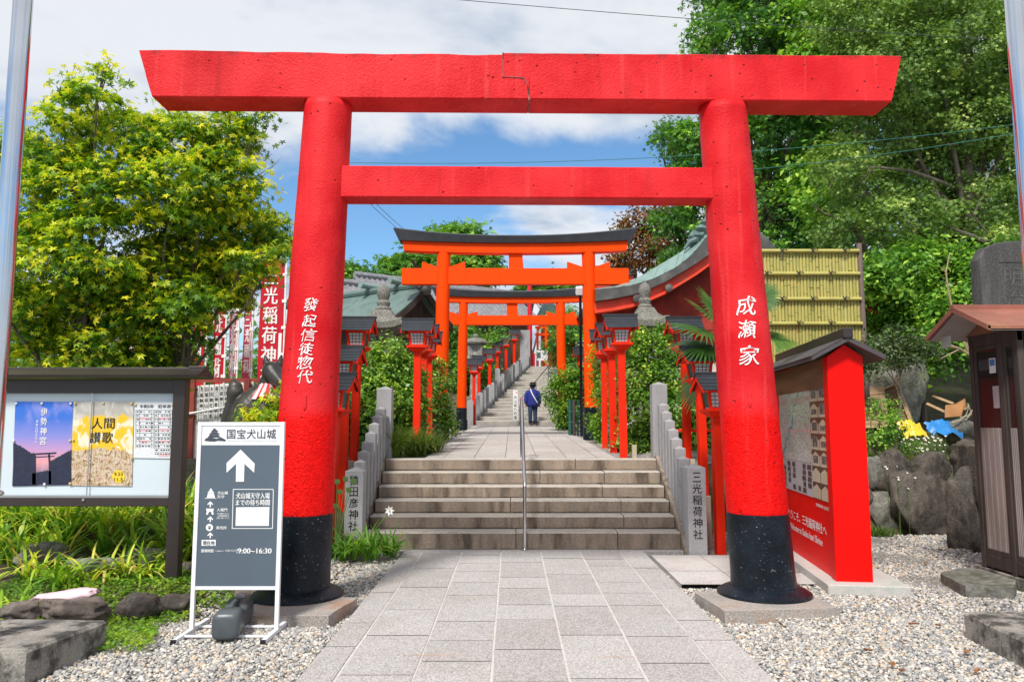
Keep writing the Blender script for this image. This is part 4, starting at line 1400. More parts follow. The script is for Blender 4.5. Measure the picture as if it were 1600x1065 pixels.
def poster_mat(name, fn):
    m, nt, b = new_mat(name)
    b.inputs['Roughness'].default_value = 0.45
    t = nd(nt, 'ShaderNodeTexCoord')
    s = nd(nt, 'ShaderNodeSeparateXYZ', {0: t.outputs['Generated']})
    nt.links.new(fn(nt, t.outputs['Generated'], s.outputs[0], s.outputs[2]), b.inputs['Base Color'])
    return m
PY = NY - 0.004
def poster(name, quad, mat, label, pins, pin_mat):
    y = PY
    mb = MB()
    pts = [np_(*q, y) for q in quad]
    mb.ext(pts, (0, 0.002, 0))
    c = sum(pts, Vector()) / 4
    t = mb.build('poster', mat, None, loc=tuple(c))
    tag(t, label, 'poster', 'posters inside the notice board')
    for px, py in pins:
        q = MB()
        k = np_(px, py, y)
        q.lathe((0, 0, 0), [(0.011, 0), (0.012, 0.006), (0.008, 0.012)], 12)
        q.v = [(k.x + a, k.y - 0.002 - c_, k.z + b_) for a, b_, c_ in q.v]
        q.build('pin', pin_mat, t, smooth=True)
    return t
def ptext(mb, s, px, py, hpx, wpx=None, bold=0.0, dy=0.003):
    k = NY / 1200
    put_text(mb, s, plane_map(np_(px, py, PY - dy), (1, 0, 0), (0, 0, 1)), height=hpx * k, width=wpx * k if wpx else None, bold=bold)
def pq(mb, pts, dy=0.002):
    mb.add([tuple(np_(px, py, PY - dy)) for px, py in pts], [tuple(range(len(pts)))])
M_PW = pbr('white_pin', (0.75, 0.78, 0.76), 0.4, 0.03, 3, 0)
M_PYEL = pbr('cream_pin', (0.62, 0.50, 0.24), 0.4, 0.05, 3, 0)
def f1(nt, v, x, z):
    c = ramp_n(nt, z, [(0.0, (0.02, 0.02, 0.07)), (0.12, (0.05, 0.06, 0.13)), (0.28, (0.75, 0.33, 0.34)), (0.40, (0.55, 0.30, 0.50)), (0.58, (0.24, 0.25, 0.62)), (0.8, (0.045, 0.16, 0.60)), (1.0, (0.02, 0.14, 0.62))])
    n = nd(nt, 'ShaderNodeTexNoise', {'Vector': v, 'Scale': 3.0, 'Detail': 5.0, 'Distortion': 0.6}).outputs[0]
    return mix_n(nt, maprange(nt, n, 0.5, 0.75, 0.0, 0.3), c, (0.7, 0.55, 0.75))
p1 = poster('p', [(19, 759), (111, 757), (114, 627.5), (24, 627)], poster_mat('dusk_sky_print', f1), 'blue and pink dusk poster with 伊勢神宮 in white', [(26, 630), (66, 630), (111, 630), (22, 688), (70, 756)], M_PW)
mb = MB()
for k, ch in enumerate('伊勢神宮'):
    ptext(mb, ch, 69 - 0.6 * k, 643 + 15 * k, 12, 10, 0.01)
for k, ch in enumerate('神宮は日本の心'):
    ptext(mb, ch, 58 - 0.3 * k, 658 + 5.2 * k, 4, 3.6)
mb.build('white_lettering', M_WPAINT, p1)
M_SIL = pbr('dark_blue_print', (0.018, 0.022, 0.05), 0.5, 0.2, 20, 0)
mb = MB()
pq(mb, [(50, 708), (88, 706), (88, 708.5), (50, 710.5)])
pq(mb, [(53, 713), (85, 711.5), (85, 713), (53, 714.5)])
pq(mb, [(51, 710), (54, 710), (53, 740), (49.5, 740)])
pq(mb, [(75, 709), (78, 709), (80, 740), (77, 740)])
def blobline(x0, x1, yf, y1, n=26):
    pts = [(x0 + (x1 - x0) * k / n, yf((x0 + (x1 - x0) * k / n)) + 2.6 * mnoise.noise((k * 0.9, x0, 1)) - 1.2 * (k % 2)) for k in range(n + 1)]
    for (a, b), (c, d) in zip(pts, pts[1:]):
        pq(mb, [(a, y1), (a, b), (c, d), (c, y1)], 0.0025)
blobline(20.5, 56, lambda x: 693 + max(0, (x - 24)) * 0.55, 757.5)
blobline(76, 111.5, lambda x: 722 - (x - 76) * 0.55, 756)
blobline(50, 80, lambda x: 735 + abs(x - 74) * 0.2, 756.5)
mb.build('gate_silhouette', M_SIL, p1)
def f2(nt, v, x, z):
    n = nd(nt, 'ShaderNodeTexNoise', {'Vector': v, 'Scale': 5.0, 'Detail': 3.0, 'Distortion': 1.0}).outputs[0]
    n2 = nd(nt, 'ShaderNodeTexNoise', {'Vector': v, 'Scale': 17.0, 'Detail': 5.0, 'Roughness': 0.7, 'Distortion': 1.5})
    s = nd(nt, 'ShaderNodeMapRange', {0: n2.outputs[0], 1: 0.32, 2: 0.68})
    mott = ramp_n(nt, s.outputs[0], [(0.0, (0.05, 0.03, 0.02)), (0.25, (0.30, 0.18, 0.09)), (0.5, (0.55, 0.40, 0.22)), (0.7, (0.70, 0.66, 0.58)), (0.85, (0.50, 0.10, 0.04)), (1.0, (0.16, 0.16, 0.18))])
    zz = math_n(nt, 'ADD', z, math_n(nt, 'MULTIPLY', math_n(nt, 'SUBTRACT', n, 0.5), 0.30))
    grey = mix_n(nt, maprange(nt, n, 0.4, 0.6), (0.42, 0.40, 0.35), (0.60, 0.57, 0.51))
    yl = mix_n(nt, maprange(nt, n, 0.52, 0.60), (0.80, 0.50, 0.015), (0.80, 0.72, 0.55))
    c = mix_n(nt, maprange(nt, zz, 0.80, 0.82), yl, grey)
    return mix_n(nt, maprange(nt, zz, 0.44, 0.41), c, mott)
p2 = poster('p', [(109.5, 758), (206, 759), (209, 627), (115, 627)], poster_mat('yellow_cloud_print', f2), 'yellow and brown exhibition poster with 人間讃歌 in black', [(118, 630), (162, 629.5), (206, 630), (110, 688), (115, 687), (110, 755), (154, 754), (200, 754), (206, 714)], M_PYEL)
mb = MB()
ptext(mb, '人', 152, 661, 17, 17, 0.012)
ptext(mb, '間', 171, 661, 16, 16, 0.012)
ptext(mb, '讃', 149, 683, 17, 16, 0.012)
ptext(mb, '歌', 168, 683, 17, 17, 0.012)
mb.build('black_lettering', M_BLKINK, p2)
mb = MB()
pq(mb, [(185 + 10 * math.cos(a), 744 + 10 * math.sin(a)) for a in np.linspace(0, 2 * math.pi, 25)[:-1]])
dsk = mb.build('yellow_disc', pbr('yellow_print', (0.80, 0.58, 0.03), 0.5, 0.02, 3, 0), p2)
mb = MB()
ptext(mb, '9.23', 185, 740, 5, 13, 0.0, 0.005)
ptext(mb, '11.5', 185, 748.5, 5, 13, 0.0, 0.005)
mb.build('disc_lettering', M_BROWNM, p2)
M_PAPER = pbr('white_paper', (0.68, 0.70, 0.71), 0.6, 0.03, 3, 0)
p3 = poster('p', [(208.5, 715), (269, 716), (270, 628), (211, 628)], M_PAPER, 'white printed calendar table headed 令和5年 厄年表', [(212, 632), (270, 632), (206, 716), (268, 716)], M_PYEL)
mb = MB()
ptext(mb, '令和5年', 229, 634.5, 5.5, 22, 0.02)
ptext(mb, '厄年表', 257, 634.5, 5.5, 20, 0.02)
rr = random.Random(5)
for cx0, cx1 in ((212, 239), (241, 268.5)):
    yy_ = 640
    while yy_ < (700 if cx0 < 230 else 711):
        pq(mb, [(cx0, yy_), (cx1, yy_ + 0.1), (cx1, yy_ + 0.5), (cx0, yy_ + 0.4)])
        x = cx0 + 1.5
        while x < cx1 - 3:
            w = rr.uniform(1.2, 4)
            if rr.random() < 0.75:
                pq(mb, [(x, yy_ + 2), (x + w, yy_ + 2), (x + w, yy_ + 3.6), (x, yy_ + 3.6)])
            x += w + rr.uniform(1, 2.2)
        yy_ += 6
    for x in (cx0, cx0 + 6, cx1 - 3, cx1):
        pq(mb, [(x, 640), (x + 0.4, 640), (x + 0.4, 700), (x, 700)], 0.0024)
mb.build('black_print', M_BLKINK, p3)
mb = MB()
for y_ in (651, 669, 687, 708):
    for cx0, cx1 in ((213, 238), (242, 268)):
        if y_ > 700 and cx0 < 230:
            continue
        pq(mb, [(cx0 + 6, y_ + 0.7), (cx1 - 4, y_ + 0.7), (cx1 - 4, y_ + 4.2), (cx0 + 6, y_ + 4.2)], 0.0016)
mb.build('pink_bands', pbr('pink_print', (0.75, 0.42, 0.46), 0.6, 0.02, 3, 0), p3)

# ------------------------------------------------------------------ red welcome board
A = G(1307, 908, 0.10); B_ = G(1222, 850, 0.10)
ang = math.atan2(B_.x - A.x, B_.y - A.y)
ang = -ang
LW = (B_ - A).length + 0.45
wb = thing('welcome_board', 'tall red roofed board with a town map and ようこそ、三光稲荷神社へ in white, right of the gate', 'information board', (A.x, A.y, 0.0), rz=ang)
# own frame: +y runs along the panel away from the camera, -x is the side with the map
TZ = 0.335
HT = P(1330, 538, A.y).z
mb = MB(); mb.box(-0.12, TZ + 0.28, -0.16, LW + 0.2, -0.05, 0.10)
mb.build('plinth', M_CONCL, wb, world=False, bevel=0.01)
for y0_ in (0.0, LW - 0.16):
    mb = MB()
    zt0 = HT - 0.03
    mb.ext([(0, y0_, 0.101), (TZ, y0_, 0.101), (TZ, y0_, HT - 0.12), (TZ / 2, y0_, HT), (0, y0_, HT - 0.12)], (0, 0.16, 0))
    mb.build('end_pier', M_BOARDRED, wb, world=False, bevel=0.004)
mb = MB(); mb.box(0.02, TZ - 0.02, 0.161, LW - 0.161, 0.101, HT - 0.20)
core = mb.build('panel', M_BOARDRED, wb, world=False)
mb = MB(); mb.box(0.006, 0.0185, 0.162, LW - 0.162, HT - 0.42, HT - 0.13)
hb = mb.build('wooden_header', M_WOODB, wb, world=False)
mb = MB()
for sx in (-1, 1):
    cx_ = TZ / 2
    e0, e1 = HT + 0.06, HT - 0.13
    w_ = 0.34
    mb.ext([(cx_, -0.13, e0), (cx_ + sx * w_, -0.13, e1), (cx_ + sx * w_, -0.13, e1 - 0.035), (cx_, -0.13, e0 - 0.04)], (0, LW + 0.26, 0))
    for k in range(3):
        f0, f1_ = k / 3, (k + 1) / 3
        mb.ext([(cx_ + sx * w_ * f0, -0.11, e0 + (e1 - e0) * f0 + 0.016), (cx_ + sx * (w_ * f1_ + 0.01), -0.11, e0 + (e1 - e0) * f1_ + 0.012), (cx_ + sx * (w_ * f1_ + 0.01), -0.11, e0 + (e1 - e0) * f1_ + 0.001), (cx_ + sx * w_ * f0, -0.11, e0 + (e1 - e0) * f0 + 0.001)], (0, LW + 0.22, 0))
rfb = mb.build('roof', pbr('grey_brown_sheet_roof', (0.075, 0.062, 0.066), 0.5, 0.15, 4, 0.05, 40), wb, world=False)
mb = MB(); mb.box(TZ / 2 - 0.045, TZ / 2 + 0.045, -0.15, LW + 0.14, HT + 0.05, HT + 0.145)
mb.build('ridge_cap', M_BROWNM, rfb, world=False, bevel=0.006)
def wb_pt(px, py, dx=0.0):
    """photo pixel to the (y, z) of the map side"""
    a, b = (px - 800) / FPX, (532.5 - py) / FPX
    c, s = math.cos(TH), math.sin(TH)
    d = Vector((a, c - b * s, s + b * c))
    o = Vector((0, 0, CAM_H))
    n = Vector((math.cos(ang), math.sin(ang), 0))
    pl = Vector((A.x, A.y, 0)) + n * 0.02
    t = (pl - o).dot(n) / d.dot(n)
    w = o + d * t - Vector((A.x, A.y, 0))
    return -w.x * math.sin(ang) + w.y * math.cos(ang), w.z
y_n, z_t1 = wb_pt(1291, 573)
y_n2, z_b1 = wb_pt(1298, 786)
y_f, z_t2 = wb_pt(1217, 597)
y_n, zmt, zmb = (y_n + y_n2) / 2, z_t1, z_b1
y_f = min(y_f, LW - 0.3)
def map_mat():
    m, nt, b = new_mat('town_map_print')
    b.inputs['Roughness'].default_value = 0.25
    t = nd(nt, 'ShaderNodeTexCoord')
    v = t.outputs['Generated']
    s = nd(nt, 'ShaderNodeSeparateXYZ', {0: v})
    y, z = s.outputs[1], s.outputs[2]
    n = nd(nt, 'ShaderNodeTexNoise', {'Vector': v, 'Scale': 4.0, 'Detail': 4.0}).outputs[0]
    base = mix_n(nt, maprange(nt, n, 0.4, 0.6), (0.58, 0.60, 0.55), (0.70, 0.69, 0.66))
    ve = nd(nt, 'ShaderNodeTexVoronoi', {'Vector': v, 'Scale': 15.0}, feature='DISTANCE_TO_EDGE').outputs['Distance']
    base = mix_n(nt, maprange(nt, ve, 0.05, 0.02), base, (0.66, 0.62, 0.56))
    vb = nd(nt, 'ShaderNodeTexVoronoi', {'Vector': v, 'Scale': 60.0})
    sb = nd(nt, 'ShaderNodeSeparateColor', {0: vb.outputs['Color']})
    base = mix_n(nt, maprange(nt, sb.outputs[0], 0.82, 0.86, 0.0, 0.55), base, (0.48, 0.20, 0.22))
    base = mix_n(nt, maprange(nt, sb.outputs[1], 0.86, 0.9, 0.0, 0.5), base, (0.14, 0.22, 0.12))
    bl = math_n(nt, 'ABSOLUTE', math_n(nt, 'ADD', math_n(nt, 'SUBTRACT', math_n(nt, 'MULTIPLY', z, 0.85), y), math_n(nt, 'MULTIPLY', math_n(nt, 'SUBTRACT', n, 0.5), 0.5)))
    base = mix_n(nt, maprange(nt, math_n(nt, 'SUBTRACT', bl, 0.30), 0.045, 0.03), base, base)
    riv = math_n(nt, 'ABSOLUTE', math_n(nt, 'SUBTRACT', math_n(nt, 'ADD', y, math_n(nt, 'MULTIPLY', math_n(nt, 'SUBTRACT', n, 0.5), 0.5)), math_n(nt, 'SUBTRACT', 0.92, math_n(nt, 'MULTIPLY', z, 0.72))))
    base = mix_n(nt, maprange(nt, riv, 0.035, 0.022), base, (0.10, 0.36, 0.48))
    pk = math_n(nt, 'MULTIPLY', maprange(nt, z, 0.64, 0.66), maprange(nt, z, 0.74, 0.72))
    base = mix_n(nt, math_n(nt, 'MULTIPLY', pk, maprange(nt, n, 0.4, 0.5, 0.0, 0.7)), base, (0.62, 0.33, 0.34))
    nt.links.new(base, b.inputs['Base Color'])
    b.inputs['Coat Weight'].default_value = 0.6
    b.inputs['Coat Roughness'].default_value = 0.05
    return m
yc = y_n + (y_f - y_n) * 0.30
zc = zmb + (zmt - zmb) * 0.265
mb = MB(); mb.box(0.012, 0.0195, yc + 0.005, y_f, zc, zmt)
mp_ = mb.build('town_map', map_mat(), wb, world=False)
mb = MB(); mb.box(0.010, 0.0115, yc + 0.005, y_f, zmt - 0.035, zmt)
mb.build('map_strip', M_BLKINK, mp_, world=False)
M_CREAM = pbr('cream_print', (0.60, 0.52, 0.38), 0.35, 0.06, 4, 0, coat=0.4)
M_BRNP = pbr('brown_print', (0.10, 0.045, 0.03), 0.4, 0.1, 4, 0, coat=0.3)
mb = MB(); mb.box(0.012, 0.0195, y_n, yc, zmb, zmt)
cr = mb.build('plaque_column', M_BRNP, wb, world=False)
M_PICT = pbr('dark_picture_print', (0.14, 0.14, 0.13), 0.4, 0.8, 30, 0)
mb = MB()
rr = random.Random(9)
nr = 8
hh = (zmt - zmb) / nr
for k in range(nr):
    for j in range(2):
        ya, yb = y_n + (yc - y_n) * (j * 0.5 + 0.015), y_n + (yc - y_n) * (j * 0.5 + 0.485)
        z0_, z1_ = zmb + hh * k + 0.006, zmb + hh * (k + 1) - 0.012
        ym = (ya + yb) / 2
        mb.add([(0.0112, ya, z0_), (0.0112, yb, z0_), (0.0112, yb, z1_ - 0.05), (0.0112, ym, z1_), (0.0112, ya, z1_ - 0.05)], [(0, 1, 2, 3, 4)])
        if k > 1:
            q0 = rr.uniform(0.05, 0.12)
            ph = MB()
            ph.add([(0.0102, ya + 0.05, z0_ + 0.03), (0.0102, yb - 0.05, z0_ + 0.03), (0.0102, yb - 0.05, z0_ + 0.03 + q0), (0.0102, ya + 0.05, z0_ + 0.03 + q0)], [(0, 1, 2, 3)])
            ph.build('plaque_picture', M_PICT, cr, world=False)
mb.build('cream_plaques', M_CREAM, cr, world=False)
mb = MB(); mb.box(0.012, 0.0195, yc + 0.005, y_f, zmb, zc - 0.004)
gr_ = mb.build('photo_grid', pbr('pale_lilac_print', (0.50, 0.47, 0.50), 0.35, 0.08, 5, 0, coat=0.4), wb, world=False)
mb = MB()
for k in range(5):
    for j in range(6):
        ya = yc + 0.04 + (y_f - yc - 0.06) * j / 6
        z0_ = zmb + 0.02 + (zc - zmb - 0.03) * k / 5
        if rr.random() < 0.62:
            w = rr.uniform(0.10, 0.17)
            mb.add([(0.0112, ya, z0_), (0.0112, ya + w, z0_), (0.0112, ya + w, z0_ + 0.055), (0.0112, ya, z0_ + 0.055)], [(0, 1, 2, 3)])
mb.build('grid_pictures', pbr('dark_brown_picture_print', (0.085, 0.06, 0.055), 0.4, 0.7, 25, 0), gr_, world=False)
mb = MB()
yl0, zl0 = wb_pt(1259, 813)
yl1, zl1 = wb_pt(1258, 832)
def side_map(y, z, x=0.0165):
    return lambda u, v: (x, y - u, z + v)
put_text(mb, 'ようこそ、三光稲荷神社へ', side_map(yl0, zl0), height=0.105, width=1.62, bold=0.012)
put_text(mb, 'Welcome to Sanko Inari Shrine', side_map(yl1, zl1), height=0.075, width=1.40, bold=0.008)
y2_, z2_ = wb_pt(1287, 792)
put_text(mb, '令和四年九月吉日', side_map(y2_, z2_), height=0.035, width=0.55, bold=0.01)
mb.build('white_lettering', M_WPAINT, core, world=False)
mb = MB()
y3_, z3_ = wb_pt(1235, 566)
put_text(mb, '三光稲荷', side_map(y3_, z3_, 0.0035), height=0.10, width=0.6, bold=0.01)
mb.build('carved_lettering', M_WOODD, hb, world=False)

# ------------------------------------------------------------------ kiosk on the right edge
kx, ky0, ky1 = 4.84, 7.28, 8.06
kz = 0.14
kk = thing('kiosk', 'small dark wooden kiosk with red-brown sheet roof and glazed doors at the right edge', 'kiosk', (kx, ky0, kz))
kx1 = 6.6
zeav = 2.50
mb = MB()
mb.box(kx + 0.03, kx1, ky0 + 0.03, ky1 - 0.03, kz + 0.08, zeav - 0.05)
M_KIN = pbr('dark_interior', (0.018, 0.014, 0.012), 0.8, 0.4, 3, 0)
mb.build('inner_wall', M_KIN, kk)
M_KWALL = pbr('beige_metal_wall', (0.27, 0.23, 0.16), 0.55, 0.1, 3, 0.05, 30)
M_REDB = pbr('red_brown_sheet', (0.29, 0.10, 0.065), 0.45, 0.15, 3, 0.05, 40, dirt=(0.42, 0.20, 0.09), dirt_amt=0.6, dirt_scale=2.5)
mb = MB()
mb.box(kx + 0.10, kx1, ky0 - 0.0, ky0 + 0.025, kz + 0.05, zeav)
for x in np.arange(kx + 0.3, kx1, 0.28):
    mb.box(x - 0.012, x + 0.012, ky0 - 0.008, ky0, kz + 0.05, zeav)
mb.build('front_wall', M_KWALL, kk)
mb = MB()
for y in (ky0 + 0.03, ky1 - 0.03, (ky0 + ky1) / 2 - 0.12):
    mb.box(kx - 0.028, kx + 0.034, y - 0.03, y + 0.03, kz, zeav)
mb.box(kx - 0.024, kx + 0.03, ky0, ky1, kz + 0.02, kz + 0.14)
mb.box(kx - 0.024, kx + 0.03, ky0, ky1, zeav - 0.12, zeav)
mb.build('frame', M_WOODD, kk, bevel=0.004)
M_LINED = pbr('pale_weathered_slats', (0.31, 0.27, 0.245), 0.8, 0.18, 4, 0.2, 40, stretch=(1, 1, 0.2))
ym_ = (ky0 + ky1) / 2 - 0.12
zmid = P(1550, 668, 7.6).z
for ya, yb in ((ky0 + 0.062, ym_ - 0.032), (ym_ + 0.032, ky1 - 0.062)):
    d = MB()
    d.box(kx - 0.018, kx + 0.012, ya, ya + 0.035, kz + 0.142, zeav - 0.122)
    d.box(kx - 0.018, kx + 0.012, yb - 0.035, yb, kz + 0.142, zeav - 0.122)
    d.box(kx - 0.018, kx + 0.012, ya + 0.036, yb - 0.036, zeav - 0.165, zeav - 0.122)
    d.box(kx - 0.018, kx + 0.012, ya + 0.036, yb - 0.036, kz + 0.142, kz + 0.20)
    dr = d.build('sliding_door', M_WOODD, kk, bevel=0.003)
    g = MB(); g.box(kx - 0.004, kx + 0.003, ya + 0.036, yb - 0.036, zmid, zeav - 0.166)
    gm = MATS.get('dark_glass')
    if gm is None:
        gm, gnt, gb = new_mat('dark_glass')
        gb.inputs['Base Color'].default_value = (0.03, 0.026, 0.022, 1)
        gb.inputs['Roughness'].default_value = 0.04
        gb.inputs['Specular IOR Level'].default_value = 0.7
    g.build('glass_pane', gm, dr)
    s_ = MB()
    n_ = 8
    for k in range(n_):
        y0_ = ya + 0.037 + (yb - ya - 0.074) * k / n_
        w_ = (yb - ya - 0.074) / n_
        s_.box(kx - 0.012 - 0.004 * (k % 2), kx + 0.003, y0_ + 0.003, y0_ + w_ - 0.003, kz + 0.201, zmid - 0.002)
    s_.build('slatted_panel', M_LINED, dr)
pbr('grey_paper', (0.42, 0.40, 0.40), 0.6, 0.05, 3, 0)
rfk = MB()
gx = 4.46
yN, yF, yR = 7.14, 8.22, 7.70
zN, zF, zR = P(1535, 508, yN).z, P(1459, 527, yF).z, P(1491, 481, yR).z
for (ya, za) in ((yN, zN), (yF, zF)):
    rfk.ext([(gx, yR, zR), (gx, ya, za), (gx, ya, za - 0.03), (gx, yR, zR - 0.035)], (kx1 + 0.4 - gx, 0, 0))
rk_ = rfk.build('roof', M_REDB, kk)
mb = MB()
mb.box(gx - 0.01, kx1 + 0.4, yR - 0.035, yR + 0.035, zR - 0.015, zR + 0.03)
for ya, za in ((yN, zN), (yF, zF)):
    mb.ext([(gx - 0.006, yR, zR + 0.012), (gx - 0.006, ya, za + 0.008), (gx - 0.006, ya, za - 0.04), (gx - 0.006, yR, zR - 0.045)], (0.03, 0, 0))
mb.build('roof_trim', M_REDB, rk_)
mb = MB()
M_SOFF = pbr('grey_soffit', (0.36, 0.33, 0.30), 0.8, 0.08, 3, 0)
for ya, za in ((yN, zN), (yF, zF)):
    mb.ext([(gx + 0.03, yR, zR - 0.042), (gx + 0.03, ya + (0.02 if ya < yR else -0.02), za - 0.037), (gx + 0.03, ya + (0.02 if ya < yR else -0.02), za - 0.045), (gx + 0.03, yR, zR - 0.052)], (kx1 - gx, 0, 0))
mb.build('soffit', M_SOFF, rk_)
mb = MB()
mb.ext([(kx - 0.02, ky0 - 0.05, zeav - 0.002), (kx - 0.02, ky1 + 0.05, zeav - 0.002), (kx - 0.02, yR, zR - 0.06)], (0.05, 0, 0))
mb.build('gable_board', pbr('tan_gable_board', (0.23, 0.12, 0.06), 0.7, 0.2, 3, 0.1, 30), kk)
mb = MB(); mb.box(gx + 0.10, gx + 0.104, yN + 0.80, yN + 0.98, zF - 0.13, zF - 0.01)
mb.build('hanging_tag', pbr('clear_grey_plastic', (0.38, 0.42, 0.36), 0.3, 0.05, 3, 0), kk)
for px, py, w, h, mat_, lab in ((1541, 571, 0.10, 0.15, M_PAPER, 'small white notice stuck high on the kiosk door glass'), (1548, 620, 0.12, 0.22, MATS['grey_paper'], 'grey paper notice stuck lower on the kiosk door glass')):
    y_ = ym_ + 0.16 if px == 1541 else ym_ + 0.12
    z_ = P(px, py, y_).z
    mb = MB(); mb.box(kx - 0.008, kx - 0.005, y_ - w / 2, y_ + w / 2, z_ - h / 2, z_ + h / 2)
    if px == 1541:
        o = mb.build('notice_sheet', mat_, None, loc=(kx, y_, z_))
        q = MB(); q.box(kx - 0.0095, kx - 0.0085, y_ - w / 2 + 0.01, y_ + w / 2 - 0.01, z_ + 0.0, z_ + h / 2 - 0.01)
        q.build('blue_print', pbr('blue_print', (0.05, 0.18, 0.42), 0.5, 0.05, 3, 0), o)
    else:
        o = mb.build('notice_sheet', mat_, None, loc=(kx, y_, z_))
    tag(o, lab, 'notice')
kb_ = MB()
kb_.box(4.80, 7.0, 7.08, 8.2, -0.05, 0.138)
tag(kb_.build('concrete_plinth', M_CONC, None, bevel=0.012, loc=(5.5, 7.6, 0)), 'low concrete plinth under the kiosk', 'concrete plinth')
mb = MB()
qs = [G(1468, 897, 0.10), G(1500, 889, 0.10), G(1560, 890, 0.10), G(1590, 905, 0.10), G(1583, 921, 0.10), G(1508, 917, 0.10)]
ring = []
for i in range(6):
    for k in range(6):
        q = qs[i].lerp(qs[(i + 1) % 6], k / 6)
        ring.append(q + Vector((mnoise.noise(q * 6) * 0.03, mnoise.noise(q * 6 + Vector((5, 5, 5))) * 0.03, 0)))
mb.loft([[(q.x, q.y, -0.05) for q in ring], [(q.x, q.y, 0.06) for q in ring], [(q.x * 0.995 + 0.02, q.y, 0.115 + 0.01 * mnoise.noise(q * 9)) for q in ring]])
tag(mb.build('step_stone', M_ROCKG, None, loc=tuple(qs[0])), 'flat natural stone step lying in the gravel before the kiosk', 'stepping stone')

# ------------------------------------------------------------------ dark memorial stone
my_ = 10.6
mx = P(1596, 430, my_).x
mt = thing('memorial_stone', 'tall dark weathered memorial stone with rounded top behind the kiosk', 'memorial stone', (mx, my_, 1.0))
M_STELE = pbr('dark_weathered_stele', (0.040, 0.037, 0.035), 0.85, 0.25, 3, 0.35, 35, speck=0.1, speck_scale=50, dirt=(0.15, 0.14, 0.13), dirt_amt=0.5, dirt_scale=3, stretch=(2.2, 2.2, 0.35), dirt_lo=0.5, dirt_hi=0.7)
hw = 0.57
z0_ = P(1512, 405, my_).z
z1_ = P(1577, 376, my_).z
rings = []
arc = [(-hw, z0_)]
n_ = 16
for k in range(n_ + 1):
    f = -1 + 2 * k / n_
    arc.append((hw * f * 0.98, z0_ + 0.03 + (z1_ - z0_ - 0.03) * math.sqrt(max(0, 1 - f * f)) ** 0.8))
arc.append((hw, z0_))
arc += [(hw + 0.02, 1.0), (-hw - 0.02, 1.0)]
mb = MB(); mb.ext([(mx + a, my_, b) for a, b in arc], (0, 0.24, 0))
ste = mb.build('slab', M_STELE, mt, bevel=0.02)
mb = MB()
zl_ = P(1577, 410, my_).z
mb.box(mx - 0.31, mx + 0.6, my_ - 0.002, my_ + 0.05, zl_ - 0.008, zl_ + 0.006)
mb.build('carved_groove', M_BLKINK, ste)
mb = MB()
for k, ch in enumerate('明治記念'):
    put_text(mb, ch, plane_map((P(1582, 420, my_).x, my_ - 0.003, P(1582, 433 + 32 * k, my_).z), (1, 0, 0), (0, 0, 1)), height=0.26, width=0.25, bold=0.01)
mb.build('carved_writing', pbr('worn_carving', (0.085, 0.082, 0.08), 0.9, 0.3, 10, 0.2, 40), ste)
mb = MB(); mb.box(mx - 0.8, mx + 0.8, my_ - 0.25, my_ + 0.6, 0.5, 1.3)
mb.build('pedestal', M_ROCKD, mt, bevel=0.03)

# ------------------------------------------------------------------ bamboo fence
BY = 13.2
bx0, bx1 = P(1130, 450, BY).x, P(1342, 450, BY).x
bt = thing('bamboo_fence', 'tall yellow-green bamboo pole screen fence behind the red board', 'fence', ((bx0 + bx1) / 2, BY, 1.2))
zT = P(1270, 388, BY).z
mb, nm = MB(), MB()
rr = random.Random(3)
x = bx0
while x < bx1 - 0.02:
    r = 0.0285
    mb.cur = rr.choice((0, 0, 0, 1, 2))
    mb.tube([(x, BY + rr.uniform(-0.006, 0.006), 1.0), (x, BY + rr.uniform(-0.006, 0.006), zT - 0.02 - rr.uniform(0, 0.02))], r * rr.uniform(0.9, 1.02), 8)
    z = 1.1 + rr.uniform(0, 0.5)
    while z < zT - 0.1:
        nm.lathe((x, BY, z), [(r + 0.001, 0), (r + 0.004, 0.006), (r + 0.001, 0.012)], 8)
        z += rr.uniform(0.28, 0.55)
    x += 0.057
mb.build('bamboo_canes', [M_BAMBOO, pbr('pale_bamboo', (0.50, 0.44, 0.15), 0.45, 0.12, 4, 0.05, 30), pbr('greener_bamboo', (0.38, 0.355, 0.09), 0.45, 0.12, 4, 0.05, 30)], bt, smooth=True)
nm.build('cane_nodes', M_NODE, bt, smooth=True)
for py in (392, 427.5, 467, 505.5):
    q = MB()
    z = P(1260, py, BY - 0.06).z
    q.tube([(bx0 - 0.02, BY - 0.062, z), (bx1, BY - 0.062, z)], 0.034, 12)
    rl = q.build('bamboo_rail', M_BAMBOO, bt, smooth=True)
    w = MB()
    for px in ((1172, 1222, 1270, 1320) if py in (392, 467) else (1150, 1198, 1248, 1298)):
        xx = P(px, py, BY - 0.1).x
        w.tube([(xx - 0.03, BY - 0.1, z - 0.045), (xx, BY - 0.102, z), (xx + 0.03, BY - 0.1, z + 0.05)], 0.008, 6)
        w.tube([(xx + 0.032, BY - 0.1, z - 0.042), (xx, BY - 0.104, z), (xx - 0.03, BY - 0.1, z + 0.045)], 0.008, 6)
        w.tube([(xx, BY - 0.104, z + 0.01), (xx + 0.06, BY - 0.11, z + 0.03), (xx + 0.09, BY - 0.1, z + 0.01)], 0.006, 5)
    w.build('black_twine', M_BLKINK, rl)
mb = MB(); mb.tube([(bx1 + 0.05, BY - 0.02, 0.9), (bx1 + 0.03, BY - 0.02, zT + 0.08)], 0.045, 12)
mb.build('end_post', pbr('brown_steel_post', (0.17, 0.12, 0.10), 0.6, 0.15, 5, 0.05), bt, smooth=True)
